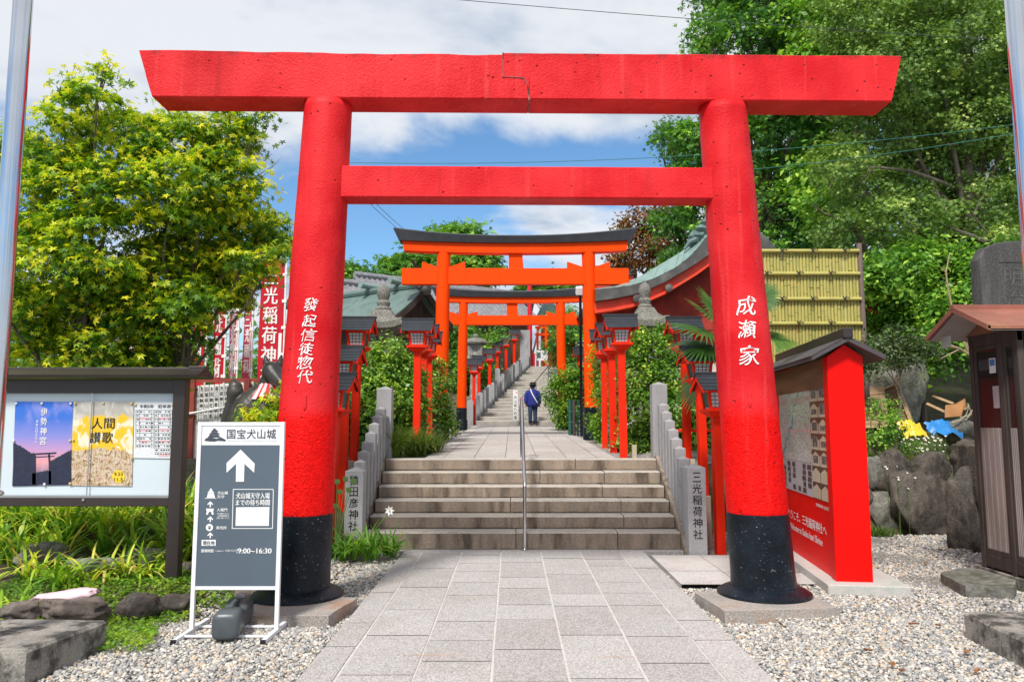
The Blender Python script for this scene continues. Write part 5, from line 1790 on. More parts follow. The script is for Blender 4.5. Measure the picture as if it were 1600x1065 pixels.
# ------------------------------------------------------------------ long stairs behind the orange gates
def stair_l(y):
    return -1.25 + 0.164 * (y - 26.3)
NS = 20
su = thing('long_stairs', 'long flight of pale stone stairs climbing the hill behind the orange gates', 'stairs', (0.5, 26.3, 1.5), kind='structure')
for k in range(NS):
    y0 = 26.3 + 0.69 * k
    z0 = 1.517 + 0.148 * k
    xl = stair_l(y0)
    mb = MB()
    mb.cur = 0
    a, b = xl + 0.01, xl + 3.55
    zt = z0 + 0.148
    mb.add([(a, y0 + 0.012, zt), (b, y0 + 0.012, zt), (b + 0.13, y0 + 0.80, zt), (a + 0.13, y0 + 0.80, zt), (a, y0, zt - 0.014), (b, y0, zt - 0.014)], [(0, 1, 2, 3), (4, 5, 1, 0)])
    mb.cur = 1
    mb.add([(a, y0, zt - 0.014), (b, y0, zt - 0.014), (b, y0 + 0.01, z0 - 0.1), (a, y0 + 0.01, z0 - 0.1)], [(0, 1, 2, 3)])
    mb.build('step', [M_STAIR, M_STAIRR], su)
hs = {1: 'lowest', 2: 'next to lowest'}
NPST = 25
for k in range(NPST):
    y = 26.15 + 13.4 * k / (NPST - 1)
    x = stair_l(y) - 0.14
    z = 1.5 + 0.215 * max(0, y - 26.3)
    tall = k in (0, 9)
    o = post_mesh(0.20 if tall else 0.165, z - 0.25, z + (1.25 if k == 9 else 0.86), x, y, 0.02).build('stair_post', M_GRAN, None, loc=(x, y, z))
    tag(o, 'taller square granite post partway up the row left of the long stairs' if k == 9 else ('bottom granite post of the row left of the long stairs' if k == 0 else 'pale granite post in the close row climbing left of the long stairs'), 'stone post', 'granite posts along the long stairs')
mb = MB()
xw = stair_l(39.9)
mb.frustum(xw - 0.30, 40.0, 4.0, P(820, 516, 39.9).z, 0.56, 0.5, 0.52, 0.46)
tag(mb.build('end_pillar', M_GRAN, None, bevel=0.02, loc=(xw, 40, 4.2)), 'big grey stone end pillar at the top left of the long stairs', 'stone pillar')
rz = lambda y: 1.517 + 0.215 * (y - 26.3)
rx = lambda y: 0.26 + 0.168 * (y - 26.3)
posts = [((rx(y), y, rz(y) - 0.05), (rx(y), y, rz(y) + 0.83)) for y in (26.35, 30.4, 34.5)]
handrail([(rx(26.3), 26.2, rz(26.3) + 0.62), (rx(26.3), 26.25, rz(26.3) + 0.8)] + [(rx(y), y, rz(y) + 0.85) for y in np.linspace(26.5, 36.5, 8)], posts, 0.022, 'thin metal handrail up the middle of the long stairs', M_STEELB)
mb = MB()
mb.tube([(0.95, 40.6, 4.3), (0.95, 40.6, P(827, 430, 40.6).z)], 0.125, 16)
rp = thing('red_post', 'tall crimson post at the head of the long stairs', 'post', (0.95, 40.6, 4.4))
M_CRIM = pbr('crimson_paint', (0.70, 0.012, 0.03), 0.4, 0.08, 3, 0.0)
mb.build('shaft', M_CRIM, rp, smooth=True)
mb = MB(); mb.box(0.70, 1.22, 40.35, 40.9, 4.2, 5.25)
mb.build('foot_box', M_CRIM, rp, bevel=0.02)

# white direction post on the landing
ws = thing('direction_sign', 'narrow white upright sign lettered 犬山城への道 before the long stairs', 'sign', (0.115, 25.8, 1.5))
zt, zb_ = P(805, 609.5, 25.8).z, P(805, 656, 25.8).z
mb = MB(); mb.box(0.035, 0.195, 25.78, 25.82, zb_, zt)
bd = mb.build('board', M_WHITE, ws, bevel=0.004)
for x in (0.06, 0.17):
    mb = MB(); mb.box(x - 0.012, x + 0.012, 25.785, 25.815, 1.45, zb_)
    mb.build('leg', M_STEELB, ws)
mb = MB()
for k, ch in enumerate('犬山城への道'):
    put_text(mb, ch, plane_map((0.11, 25.777, zt - 0.24 - 0.132 * k), (1, 0, 0), (0, 0, 1)), height=0.105, width=0.10, bold=0.015)
mb.build('black_lettering', M_BLKINK, bd)
mb = MB(); mb.add([(0.12, 25.777, zt - 0.03), (0.18, 25.777, zt - 0.09), (0.18, 25.777, zt - 0.12), (0.12, 25.777, zt - 0.06)], [(0, 1, 2, 3)])
mb.build('red_mark', M_CRIM, bd)

# ------------------------------------------------------------------ people
def blob_person():
    pass
M_SKIN = pbr('skin', (0.55, 0.34, 0.25), 0.55, 0.05, 5, 0)
M_HAIR = pbr('dark_hair', (0.02, 0.017, 0.015), 0.6, 0.2, 20, 0)
def plaid(name, base, line, sc):
    m, nt, b = new_mat(name)
    v = coords(nt, 'Object', (sc, sc, sc))
    s = nd(nt, 'ShaderNodeSeparateXYZ', {0: v})
    fx = math_n(nt, 'FRACT', math_n(nt, 'ADD', s.outputs[0], 10.0))
    fz = math_n(nt, 'FRACT', math_n(nt, 'ADD', s.outputs[2], 10.0))
    a = math_n(nt, 'ADD', maprange(nt, fx, 0.72, 0.76, 0.0, 0.5), maprange(nt, fz, 0.72, 0.76, 0.0, 0.5))
    nt.links.new(mix_n(nt, a, base, line), b.inputs['Base Color'])
    b.inputs['Roughness'].default_value = 0.85
    return m
def ell(c, rx_, ry_, n=16, tilt=0.0):
    c = Vector(c)
    return [(c.x + math.cos(2 * math.pi * k / n) * rx_, c.y + math.sin(2 * math.pi * k / n) * ry_, c.z + math.sin(2 * math.pi * k / n) * tilt) for k in range(n)]
def skin_body(t, joints, edges, radii):
    me = bpy.data.meshes.new('body')
    me.from_pydata(joints, edges, [])
    o = bpy.data.objects.new('body', me)
    COL.objects.link(o)
    o.parent = t
    sk = o.modifiers.new('skin', 'SKIN')
    sk.use_smooth_shade = True
    for i, r in enumerate(radii):
        sv = me.skin_vertices[0].data[i]
        sv.radius = (r, r)
        sv.use_root = (i == 0)
    sb = o.modifiers.new('sub', 'SUBSURF')
    sb.levels = sb.render_levels = 2
    me.materials.append(M_SKIN)
    return o
def person(loc, rz, label, jacket, trousers, hat, h=1.5, strap=None, paper=False):
    t = thing('person', label, 'person', loc, rz=rz)
    k = h / 1.5
    # facing +y; the viewer sees the back. one joint chain: pelvis, chest, neck, head, arms with hands, legs mid-stride
    J = [(0, 0, 0.80), (0, 0.01, 1.0), (0, 0.02, 1.17), (0, 0.03, 1.27), (0, 0.05, 1.35), (0, 0.06, 1.45)]
    RD = [0.10, 0.11, 0.10, 0.045, 0.075, 0.06]
    E_ = [(0, 1), (1, 2), (2, 3), (3, 4), (4, 5)]
    hands = {}
    for s in (-1, 1):
        i = len(J)
        fy = 0.10 * s
        J += [(s * 0.15, 0.02, 1.19), (s * 0.215, fy * 0.2, 0.97), (s * 0.235, fy + 0.03, 0.78), (s * 0.235, fy + 0.05, 0.72), (s * 0.232, fy + 0.07, 0.685)]
        RD += [0.052, 0.042, 0.027, 0.03, 0.028]
        E_ += [(2, i), (i, i + 1), (i + 1, i + 2), (i + 2, i + 3), (i + 3, i + 4)]
        hands[s] = i + 4
        for f in range(4):
            j = len(J)
            L = (0.062, 0.072, 0.068, 0.052)[f]
            y0 = fy + 0.10 - 0.02 * f
            J += [(s * 0.232, y0 - 0.005, 0.665), (s * 0.226, y0, 0.645), (s * 0.216, y0 + 0.004, 0.665 - L)]
            RD += [0.0095, 0.009, 0.008]
            E_ += [(i + 4, j), (j, j + 1), (j + 1, j + 2)]
        j = len(J)
        J += [(s * 0.222, fy + 0.10, 0.71), (s * 0.214, fy + 0.115, 0.68)]
        RD += [0.011, 0.009]
        E_ += [(i + 3, j), (j, j + 1)]
        i = len(J)
        J += [(s * 0.075, 0.0, 0.74), (s * 0.08, 0.05 * s, 0.43), (s * 0.08, 0.04 * s - 0.03, 0.09), (s * 0.085, 0.04 * s + 0.08, 0.045)]
        RD += [0.085, 0.058, 0.04, 0.036]
        E_ += [(0, i), (i, i + 1), (i + 1, i + 2), (i + 2, i + 3)]
    b = skin_body(t, [(x * k, y * k, z * k) for x, y, z in J], E_, [r * k for r in RD])
    fc = MB()
    for s in (-1, 1):
        fc.lathe((s * 0.03 * k, 0.135 * k, 1.385 * k), [(0.001, -0.008), (0.011, 0), (0.001, 0.008)], 8)
        fc.tube([(s * 0.082 * k, 0.05 * k, 1.40 * k), (s * 0.092 * k, 0.045 * k, 1.375 * k), (s * 0.08 * k, 0.05 * k, 1.35 * k)], 0.011 * k, 6)
    fc.tube([(0, 0.13 * k, 1.385 * k), (0, 0.155 * k, 1.36 * k), (0, 0.13 * k, 1.352 * k)], 0.011 * k, 6)
    fc.tube([(-0.022 * k, 0.128 * k, 1.325 * k), (0.022 * k, 0.128 * k, 1.325 * k)], 0.006 * k, 6)
    fc.build('face', M_SKIN, t, world=False, smooth=True)
    hr = MB(); hr.loft([ell((0, y * k, z * k), r * k, r * 1.02 * k) for y, z, r in ((0.03, 1.30, 0.07), (0.03, 1.34, 0.088), (0.035, 1.40, 0.093), (0.05, 1.45, 0.08), (0.06, 1.47, 0.045))])
    hr.build('hair', M_HAIR, t, world=False, smooth='full')
    tr = MB()
    for s in (-1, 1):
        tr.loft([ell((s * x * k, y * k, z * k), r * k, r * 1.1 * k) for x, y, z, r in ((0.07, 0.0, 0.86, 0.105), (0.078, 0.0, 0.76, 0.105), (0.083, 0.04 * s, 0.55, 0.082), (0.084, 0.05 * s, 0.43, 0.072), (0.084, 0.045 * s - 0.02, 0.22, 0.066), (0.084, 0.04 * s - 0.03, 0.085, 0.064))])
    tr.build('trousers', trousers, t, world=False, smooth='full')
    jk = MB()
    jk.loft([ell((0, y * k, z * k), a * k, b_ * k, 20) for y, z, a, b_ in ((0.0, 0.66, 0.205, 0.145), (0.0, 0.74, 0.215, 0.15), (0.0, 0.90, 0.205, 0.145), (0.0, 1.05, 0.195, 0.135), (0.01, 1.16, 0.185, 0.12), (0.02, 1.225, 0.145, 0.095), (0.03, 1.265, 0.075, 0.07), (0.03, 1.285, 0.065, 0.062))])
    for s in (-1, 1):
        fy = 0.10 * s
        jk.loft([ell((s * x * k, y * k, z * k), r * k, r * k, 14) for x, y, z, r in ((0.12, 0.02, 1.225, 0.05), (0.165, 0.02, 1.19, 0.076), (0.215, fy * 0.15, 1.06, 0.074), (0.238, fy * 0.3, 0.95, 0.068), (0.243, fy * 0.7 + 0.01, 0.85, 0.058), (0.24, fy + 0.02, 0.765, 0.050))])
    jk.build('jacket', jacket, t, world=False, smooth='full')
    if hat:
        ht = MB()
        ht.loft([ell((0, 0.05 * k, z * k), r * k, r * 1.05 * k, 20, tl) for z, r, tl in ((1.395, 0.15, -0.01), (1.402, 0.148, -0.01), (1.425, 0.103, 0), (1.49, 0.098, 0), (1.512, 0.075, 0), (1.515, 0.02, 0))])
        ht.build('hat', hat, t, world=False, smooth='full')
    sh = MB()
    for s in (-1, 1):
        sh.loft([ell((s * 0.084 * k, (0.04 * s - 0.03 + y) * k, z * k), a * k, 0.045 * k if z > 0.05 else 0.12 * k) for y, z, a in ((0.04, 0.0, 0.045), (0.04, 0.03, 0.048), (0.035, 0.052, 0.044), (0.0, 0.10, 0.04))])
    sh.build('shoes', pbr('pink_grey_shoe', (0.30, 0.17, 0.18), 0.6, 0.3, 20, 0) if 'pink_grey_shoe' not in MATS else MATS['pink_grey_shoe'], t, world=False, smooth=True)
    if strap:
        sp_ = MB()
        pts = [(-0.09, 0.07, 1.27), (-0.07, -0.06, 1.25), (-0.03, -0.128, 1.14), (0.03, -0.150, 1.02), (0.10, -0.152, 0.90), (0.16, -0.125, 0.80), (0.19, -0.06, 0.745)]
        for (p, q) in zip(pts, pts[1:]):
            p, q = Vector(p) * k, Vector(q) * k
            d = (q - p).normalized()
            sp_.obox((p + q) / 2, ((q - p).length + 0.012, 0.012, 0.03), Matrix(((d.x, 0, -d.z), (d.y, 1, 0), (d.z, 0, d.x))).to_3x3())
        sp_.build('bag_strap', strap, t, world=False)
        bg_ = MB(); bg_.obox((0.215 * k, 0.02, 0.72 * k), (0.05, 0.17, 0.13))
        bg_.build('shoulder_bag', M_HAIR, t, world=False, bevel=0.02)
    if paper:
        pp = MB(); pp.obox((0.235 * k, -0.06, 0.60 * k), (0.02, 0.14, 0.20))
        pp.build('paper_bag', M_PAPER, t, world=False, bevel=0.01)
    return t
person((0.70, 26.05, 1.50), -0.06, 'elderly person in blue check jacket and black hat walking away with a white bag strap', plaid('blue_check_cloth', (0.012, 0.025, 0.24), (0.006, 0.010, 0.07), 14.0), pbr('navy_cloth', (0.022, 0.045, 0.10), 0.9, 0.2, 10, 0), pbr('black_felt', (0.012, 0.012, 0.014), 0.9, 0.2, 10, 0), 1.46, pbr('white_strap', (0.75, 0.75, 0.78), 0.7, 0.05, 5, 0))
person((2.02, 30.5, rz(30.5) + 0.06), 2.7, 'person in navy and white checked shirt coming down the stairs, mostly behind the hedge', plaid('navy_white_check_cloth', (0.02, 0.03, 0.09), (0.55, 0.57, 0.65), 22.0), pbr('dark_trouser_cloth', (0.03, 0.03, 0.035), 0.9, 0.2, 10, 0), None, 1.56, None, True)

# ------------------------------------------------------------------ buildings
# right: shrine hall with sweeping copper roof
HY = 17.0
cxm = P(1150, 345, HY).x
vt = [(930, 452), (960, 449), (988, 445), (1021, 435), (1055, 418), (1077, 401), (1092, 385), (1101, 373), (1118, 358), (1150, 340)]
gb_ = [(930, 470), (960, 466), (988, 460.5), (1015, 451), (1040, 440), (1072, 421), (1090, 410), (1101, 402), (1118, 390), (1150, 375)]
tp = [(930, 451), (960, 445.5), (996, 434), (1030, 414), (1060, 396), (1080, 383), (1092, 373), (1101, 364), (1118, 349), (1150, 330)]
def mirror(pts):
    return pts + [Vector((2 * cxm - p.x, p.y, p.z)) for p in pts[::-1]]
row_v = mirror([P(a, b, HY) for a, b in vt])
row_g = mirror([P(a, b, HY) for a, b in gb_])
row_t = mirror([P(a, b, HY + 0.5) for a, b in tp])
row_b = [p + Vector((0, 7.0, 0)) for p in row_t]
sh = thing('shrine_hall', 'red shrine hall with sweeping green copper roof and grey verge, right of the path', 'shrine building', (cxm, HY + 3, 1.2))
mb = MB(); mb.sheet([row_v, row_t, row_b])
for i in range(0, len(row_t) - 1):          # standing seams
    for f in (0.0, 0.5):
        a, b, c = row_v[i].lerp(row_v[i + 1], f), row_t[i].lerp(row_t[i + 1], f), row_b[i].lerp(row_b[i + 1], f)
        mb.tube([a + Vector((0, -0.005, 0.005)), b + Vector((0, 0, 0.008)), c + Vector((0, 0, 0.008))], 0.012, 5)
mb.build('copper_roof', M_COPPER, sh, smooth=True)
M_VERGE = pbr('grey_verge_shingle', (0.085, 0.083, 0.08), 0.85, 0.2, 4, 0.3, 60, dirt=(0.2, 0.2, 0.19), dirt_amt=0.4, dirt_scale=4)
mb = MB()
fr = [p + Vector((0, 0.002, 0)) for p in row_v] 
bk = [p + Vector((0, 0.5, 0)) for p in row_g]
mb.sheet([fr, row_g, bk])
mb.build('verge', M_VERGE, sh)
M_HRED = pbr('hall_red_paint', (0.78, 0.050, 0.012), 0.5, 0.15, 3, 0.05, 40, dirt=(0.16, 0.17, 0.09), dirt_amt=0.65, dirt_scale=1.4, dirt_lo=0.56, dirt_hi=0.66)
mb = MB()
off = Vector((0, 0.14, 0))
r1 = [p + off + Vector((0, 0, 0.02)) for p in row_g]
r2 = [p + off + Vector((0, 0, -0.20)) for p in row_g]
r3 = [p + off + Vector((0, -0.035, -0.20)) for p in row_g]
r4 = [p + off + Vector((0, -0.035, -0.26)) for p in row_g]
r5 = [p + off + Vector((0, 0.2, -0.27)) for p in row_g]
mb.sheet([r1, r2, r3, r4, r5])
mb.build('barge_board', M_HRED, sh)
mb = MB()
gw = [p + Vector((0, 0.75, -0.06)) for p in row_g]
mb.sheet([gw, [Vector((p.x, p.y, 3.6)) for p in gw]])
mb.build('gable_wall', pbr('dark_red_boards', (0.34, 0.028, 0.014), 0.7, 0.3, 3, 0.1, 30), sh)
mb = MB()
zc_ = P(1030, 468, HY).z
for px, py in ((1045, 450), (995, 466)):
    q = P(px, py, HY + 0.05)
    mb.lathe((0, 0, 0), [(0.08, 0), (0.09, 0.03), (0.03, 0.05)], 14)
    k = 14 * 3
    mb.v[-k:] = [(q.x + a, q.y - c, q.z + b) for a, b, c in mb.v[-k:]]
mb.build('round_crest', M_VERGE, sh)
mb = MB()
x0h, x1h = P(955, 480, HY + 1).x, 2 * cxm - P(955, 480, HY + 1).x
zlo = 1.1
for x in np.linspace(x0h + 0.1, x1h - 0.1, 7):
    mb.box(x - 0.11, x + 0.11, HY + 0.95, HY + 1.2, zlo, 4.4)
mb.box(x0h, x1h, HY + 0.93, HY + 1.22, 3.35, 3.62)
mb.box(x0h, x1h, HY + 0.93, HY + 1.22, 2.3, 2.45)
mb.build('pillars', M_HRED, sh)
mb = MB(); mb.box(x0h, x1h, HY + 1.08, HY + 7.0, zlo, 4.1)
mb.build('plaster_wall', pbr('white_plaster', (0.62, 0.61, 0.60), 0.8, 0.06, 3, 0.05), sh)
mb = MB()
q = P(1092, 372, HY + 0.3)
for k, (dx, dz, r) in enumerate(((0, 0, 0.13), (0.10, 0.16, 0.15), (0.22, 0.30, 0.16), (-0.14, -0.02, 0.08), (0.3, 0.42, 0.1))):
    mb.tube([(q.x + dx, q.y + 0.1, q.z + dz - 0.15), (q.x + dx - 0.03, q.y, q.z + dz + 0.05), (q.x + dx + 0.05, q.y + 0.1, q.z + dz + 0.22)], [r * 0.7, r, r * 0.35], 10)
mb.tube([(q.x - 0.34, q.y, q.z - 0.26), (q.x - 0.2, q.y, q.z - 0.08), (q.x - 0.05, q.y, q.z - 0.02), (q.x + 0.1, q.y, q.z + 0.1)], [0.03, 0.06, 0.09, 0.1], 8)
mb.build('ridge_ornament', pbr('dark_copper_ornament', (0.10, 0.16, 0.15), 0.6, 0.3, 6, 0.2, 40), sh, smooth=True)

def gable_house(name, label, near, far, half, drop, roof_mat, wall_mat, base_z, ribs=0.0, over=0.4, thick=0.10, cat='house'):
    """ridge from near to far (gable end at near); returns root and frame helper"""
    near, far = Vector(near), Vector(far)
    d = (far - near); d.z = 0
    L = d.length
    d.normalize()
    n = Vector((d.y, -d.x, 0))
    t = thing(name, label, cat, (near.x, near.y, base_z))
    zr = near.z
    def q(u, v, z):
        p = near + d * u + n * v
        return (p.x, p.y, z)
    mb = MB()
    m = 10
    for s in (-1, 1):
        top, low = [], []
        prof = [(s * half * k / m, zr - drop * (1.18 * (k / m) - 0.18 * (k / m) ** 2)) for k in range(m + 1)]
        mb.sheet([[q(-over, v, z) for v, z in prof], [q(L + over, v, z) for v, z in prof]])
        mb.sheet([[q(-over, v, z - thick) for v, z in prof], [q(L + over, v, z - thick) for v, z in prof]])
        mb.sheet([[q(-over, v, z) for v, z in prof], [q(-over, v, z - thick) for v, z in prof]])
        v, z = prof[-1]
        mb.sheet([[q(-over, v, z), q(L + over, v, z)], [q(-over, v, z - thick), q(L + over, v, z - thick)]])
        if ribs:
            u = -over
            while u < L + over:
                mb.tube([q(u, v, z + 0.01) for v, z in prof[::2] + [prof[-1]]], ribs * 0.22, 5)
                u += ribs
    rf = mb.build('roof', roof_mat, t)
    rg = MB()
    rg.tube([q(-over - 0.05, 0, zr + thick * 0.6), q(L + over + 0.05, 0, zr + thick * 0.6)], thick * 1.3, 8)
    rg.build('ridge', roof_mat, rf, smooth=True)
    wl = MB()
    hw_ = half - 0.35
    ze = zr - drop * (1.18 * hw_ / half - 0.18 * (hw_ / half) ** 2) - thick
    wl.add([q(0, -hw_, base_z - 0.5), q(L, -hw_, base_z - 0.5), q(L, hw_, base_z - 0.5), q(0, hw_, base_z - 0.5), q(0, -hw_, ze), q(L, -hw_, ze), q(L, hw_, ze), q(0, hw_, ze), q(0, 0, zr - thick - 0.02), q(L, 0, zr - thick - 0.02)],
           [(0, 1, 5, 4), (1, 2, 6, 9, 5), (2, 3, 7, 6), (3, 0, 4, 8, 7), (4, 5, 9, 8), (7, 8, 9, 6)])
    wl.build('wall', wall_mat, t)
    return t, q, zr, rf
# small copper-roofed shrine on the left
n_, f_ = P(648, 449, 18.0), P(540, 462, 19.4)
ss_, q, zr, rf = gable_house('small_shrine', 'small dark wooden shrine with green copper gable roof left of the path', n_, f_, 1.0, 0.80, M_COPPERD, M_WOODD, 1.25, ribs=0.0, over=0.35, thick=0.07, cat='shrine building')
mb = MB()
for s in (-1, 1):
    prof = [(s * 1.0 * k / 6, zr - 0.80 * (1.18 * (k / 6) - 0.18 * (k / 6) ** 2)) for k in range(7)]
    a = [q(-0.36, v, z - 0.03) for v, z in prof]
    b = [q(-0.36, v, z - 0.20) for v, z in prof]
    c = [q(-0.30, v, z - 0.20) for v, z in prof]
    mb.sheet([a, b, c])
mb.build('barge_board', M_WOODD, ss_)
mb = MB()
for u in (0.5, 1.5):
    mb.tube([q(u, -0.34, zr + 0.17), q(u, 0.34, zr + 0.17)], 0.075, 12)
mb.build('ridge_log', M_COPPER, rf, smooth=True)
mb = MB()
for s in (-1, 1):
    mb.tube([q(-0.3, s * 0.2, zr - 0.1), q(-0.3, -s * 0.42, zr + 0.55)], 0.035, 6)
mb.build('forked_finial', M_VERGE, rf)
mb = MB(); mb.tube([q(0, 0, zr + 0.1), q(-0.36, 0, zr + 0.1)], 0.1, 8); mb.lathe(q(-0.36, 0, zr - 0.22), [(0.10, 0), (0.13, 0.08), (0.10, 0.2), (0.04, 0.3)], 10)
mb.build('gable_ornament', pbr('dark_copper', (0.10, 0.14, 0.13), 0.6, 0.3, 6, 0.2), rf, smooth=True)
# tiled houses behind
th, q, zr, rf = gable_house('tiled_house', 'house with long grey tiled roof behind the small green roofed shrine', P(569, 433, 40.0), P(795, 459, 45.5), 2.6, 1.75, M_TILE, M_WOODB, 4.4, ribs=0.30, over=0.5, thick=0.14)
mb = MB()
for s in (-1, 1):
    prof = [(s * 2.6 * k / 6, zr - 1.75 * (1.18 * (k / 6) - 0.18 * (k / 6) ** 2)) for k in range(7)]
    mb.sheet([[q(-0.52, v, z + 0.12) for v, z in prof], [q(-0.52, v, z - 0.25) for v, z in prof], [q(-0.4, v, z - 0.25) for v, z in prof]])
mb.build('verge_tiles', M_TILE, rf)
gable_house('tiled_house', 'grey tiled roof edge showing just right of the left red pillar', P(480, 437, 36.0), P(556, 447, 37.5), 1.8, 1.1, M_TILE, M_WOODD, 4.2, ribs=0.30, over=0.4, thick=0.14)
gable_house('tiled_house', 'grey tiled roof descending just behind the left orange pillar', P(662, 448, 38.0), P(772, 462, 40.5), 1.9, 1.5, M_TILE, M_WOODD, 4.4, ribs=0.28, over=0.3, thick=0.13)
# grey house seen between the beams of the small orange gate
gh = thing('grey_house', 'plain grey walled house with dark eaves at the top of the hill', 'house', (0, 53, 4.4))
x0, x1 = P(763, 480, 52).x, P(824, 480, 52).x
zt = P(800, 470, 52).z
mb = MB(); mb.box(x0, x1, 52, 57, 4.2, zt)
mb.build('wall', pbr('grey_render', (0.24, 0.25, 0.245), 0.8, 0.06, 3, 0.05), gh)
mb = MB()
mb.ext([(x0 - 0.5, 51.3, zt + 0.002), (x1 + 0.5, 51.3, zt + 0.002), (x1 + 0.5, 51.3, zt + 0.18), (x0 - 0.5, 51.3, zt + 0.18)], (0, 6.5, 0))
mb.ext([(x0 - 0.3, 51.2, P(780, 489, 51.2).z), (P(793, 490, 51.2).x, 51.2, P(793, 493, 51.2).z), (P(793, 490, 51.2).x, 51.2, P(793, 496, 51.2).z), (x0 - 0.3, 51.2, P(780, 492, 51.2).z)], (0, 0.79, 0))
mb.build('roof', M_ROOFB, gh)
for a, b, c, d in ((766, 786, 478, 486), (810, 812.5, 484, 495)):
    mb = MB()
    p, r = P(a, d, 51.97), P(b, c, 51.97)
    mb.box(p.x, r.x, 51.96, 51.99, p.z, r.z)
    mb.build('window', M_BLKINK, gh)
# distant copper roofed halls
fh = thing('distant_hall', 'pale blue-green copper roofed hall with white eaves at the top right of the stairs', 'shrine building', (2.3, 47, 4.4))
mb = MB()
pts = [P(848, 474, 47), P(893, 474, 47), P(905, 494, 46), P(838, 494, 46)]
mb.add([tuple(p) for p in pts], [(0, 1, 2, 3)])
mb.build('copper_roof', M_COPPER, fh, solid=0.08)
mb = MB()
a, b = P(837, 498, 46.1), P(905, 494, 46.1)
mb.box(a.x, b.x, 46.1, 46.4, a.z, b.z - 0.01)
mb.build('white_eave', M_WPAINT, fh)
mb = MB(); mb.box(a.x + 0.4, b.x - 0.2, 46.6, 49, 4.2, a.z)
mb.build('wall', M_HRED, fh)
f2h = thing('distant_hall', 'long grey-green roof ridge showing above the large orange tie beam', 'shrine building', (4, 44, 5))
mb = MB()
p = [P(818, 424, 44), P(992, 410, 36), P(996, 428, 36), P(818, 440, 44)]
mb.add([tuple(v) for v in p] + [tuple(v + Vector((0.5, 3.5, 0.3))) for v in p], [(0, 1, 2, 3), (0, 1, 5, 4), (4, 5, 6, 7), (1, 2, 6, 5), (0, 3, 7, 4)])
mb.build('copper_roof', pbr('grey_green_copper', (0.13, 0.19, 0.18), 0.6, 0.2, 2, 0.1), f2h)
mb = MB()
p = [P(930, 434, 39), P(990, 430, 36.4)]
mb.ext([tuple(p[0]), tuple(p[1]), (p[1].x, p[1].y, 5.5), (p[0].x, p[0].y, 5.5)], (0.5, 2.5, 0))
mb.build('wall', M_HRED, f2h)
sgf = thing('small_red_frame', 'small red wooden frame gate at the top of the stairs beside the crimson post', 'torii gate', (1.8, 42, 4.45))
za, zb_ = P(845, 513, 42).z, P(845, 524, 42).z
for px in (840, 853):
    mb = MB(); x = P(px, 530, 42).x
    mb.box(x - 0.06, x + 0.06, 41.95, 42.07, 4.3, za)
    mb.build('post', M_ORANGE, sgf)
for z in (za, zb_):
    mb = MB(); mb.box(P(836, 520, 42).x, P(857, 520, 42).x, 41.94, 42.08, z, z + 0.12)
    mb.build('beam', M_ORANGE, sgf)
wb2 = thing('white_signboard', 'white signboard with a dark picture standing at the top of the long stairs', 'sign', (1.75, 41.2, 4.45))
a, b = P(837, 563, 41.2), P(856, 547, 41.2)
mb = MB(); mb.box(a.x, b.x, 41.2, 41.24, a.z, b.z)
bd = mb.build('board', M_WHITE, wb2)
mb = MB(); a2, b2 = P(839, 559, 41.1), P(845, 550, 41.1)
mb.box(a2.x, b2.x, 41.19, 41.198, a2.z, b2.z)
mb.build('dark_picture', M_SLATE, bd)
for x in (a.x + 0.05, b.x - 0.05):
    mb = MB(); mb.box(x - 0.03, x + 0.03, 41.245, 41.3, 4.3, b.z)
    mb.build('leg', M_STEELB, wb2)

# ------------------------------------------------------------------ lamp pole, green fence panel, small boxes
lp = thing('lamp_pole', 'thin dark pole carrying a white floodlight beside the orange gates', 'lamp pole', (1.66, 18.9, 1.3))
x = P(907, 500, 18.9).x
mb = MB(); mb.tube([(x, 18.9, 1.2), (x, 18.9, P(907, 458, 18.9).z)], 0.035, 10)
mb.build('pole', M_BLK, lp, smooth=True)
mb = MB(); z = P(905, 455, 18.9).z
mb.obox((x - 0.03, 18.85, z), (0.17, 0.22, 0.20), Matrix.Rotation(0.3, 3, 'X'))
mb.build('floodlight', M_WHITE, lp, bevel=0.02)
gf = thing('green_fence_panel', 'low dark green panel and rail fence beside the far right hedge', 'fence', (1.7, 19.0, 1.3))
gy = 19.0
for px in (891, 903):
    mb = MB(); p = P(px, 670, gy)
    mb.tube([(p.x, gy, 1.1), (p.x, gy, P(px, 624, gy).z)], 0.035 if px == 891 else 0.02, 8)
    mb.build('post', M_GREENP, gf)
mb = MB(); a, b = P(888, 671, gy + 0.2), P(896, 624, gy + 0.2)
mb.box(a.x, b.x, gy + 0.19, gy + 0.22, 1.2, b.z)
mb.build('panel', pbr('dark_green_panel', (0.015, 0.06, 0.05), 0.5, 0.2, 5, 0.05), gf)
for py in (643, 659):
    mb = MB(); p = P(898, py, gy)
    mb.tube([(p.x - 0.15, gy - 0.02, p.z), (p.x + 0.45, gy - 0.02, p.z)], 0.014, 6)
    mb.build('rail', M_GREENP, gf)
mb = MB(); p = P(897, 660, gy - 0.3)
mb.tube([(p.x, gy - 0.3, 1.15), (p.x, gy - 0.3, P(897, 625, gy).z)], 0.035, 8)
mb.build('wooden_post', M_WOODD, gf)
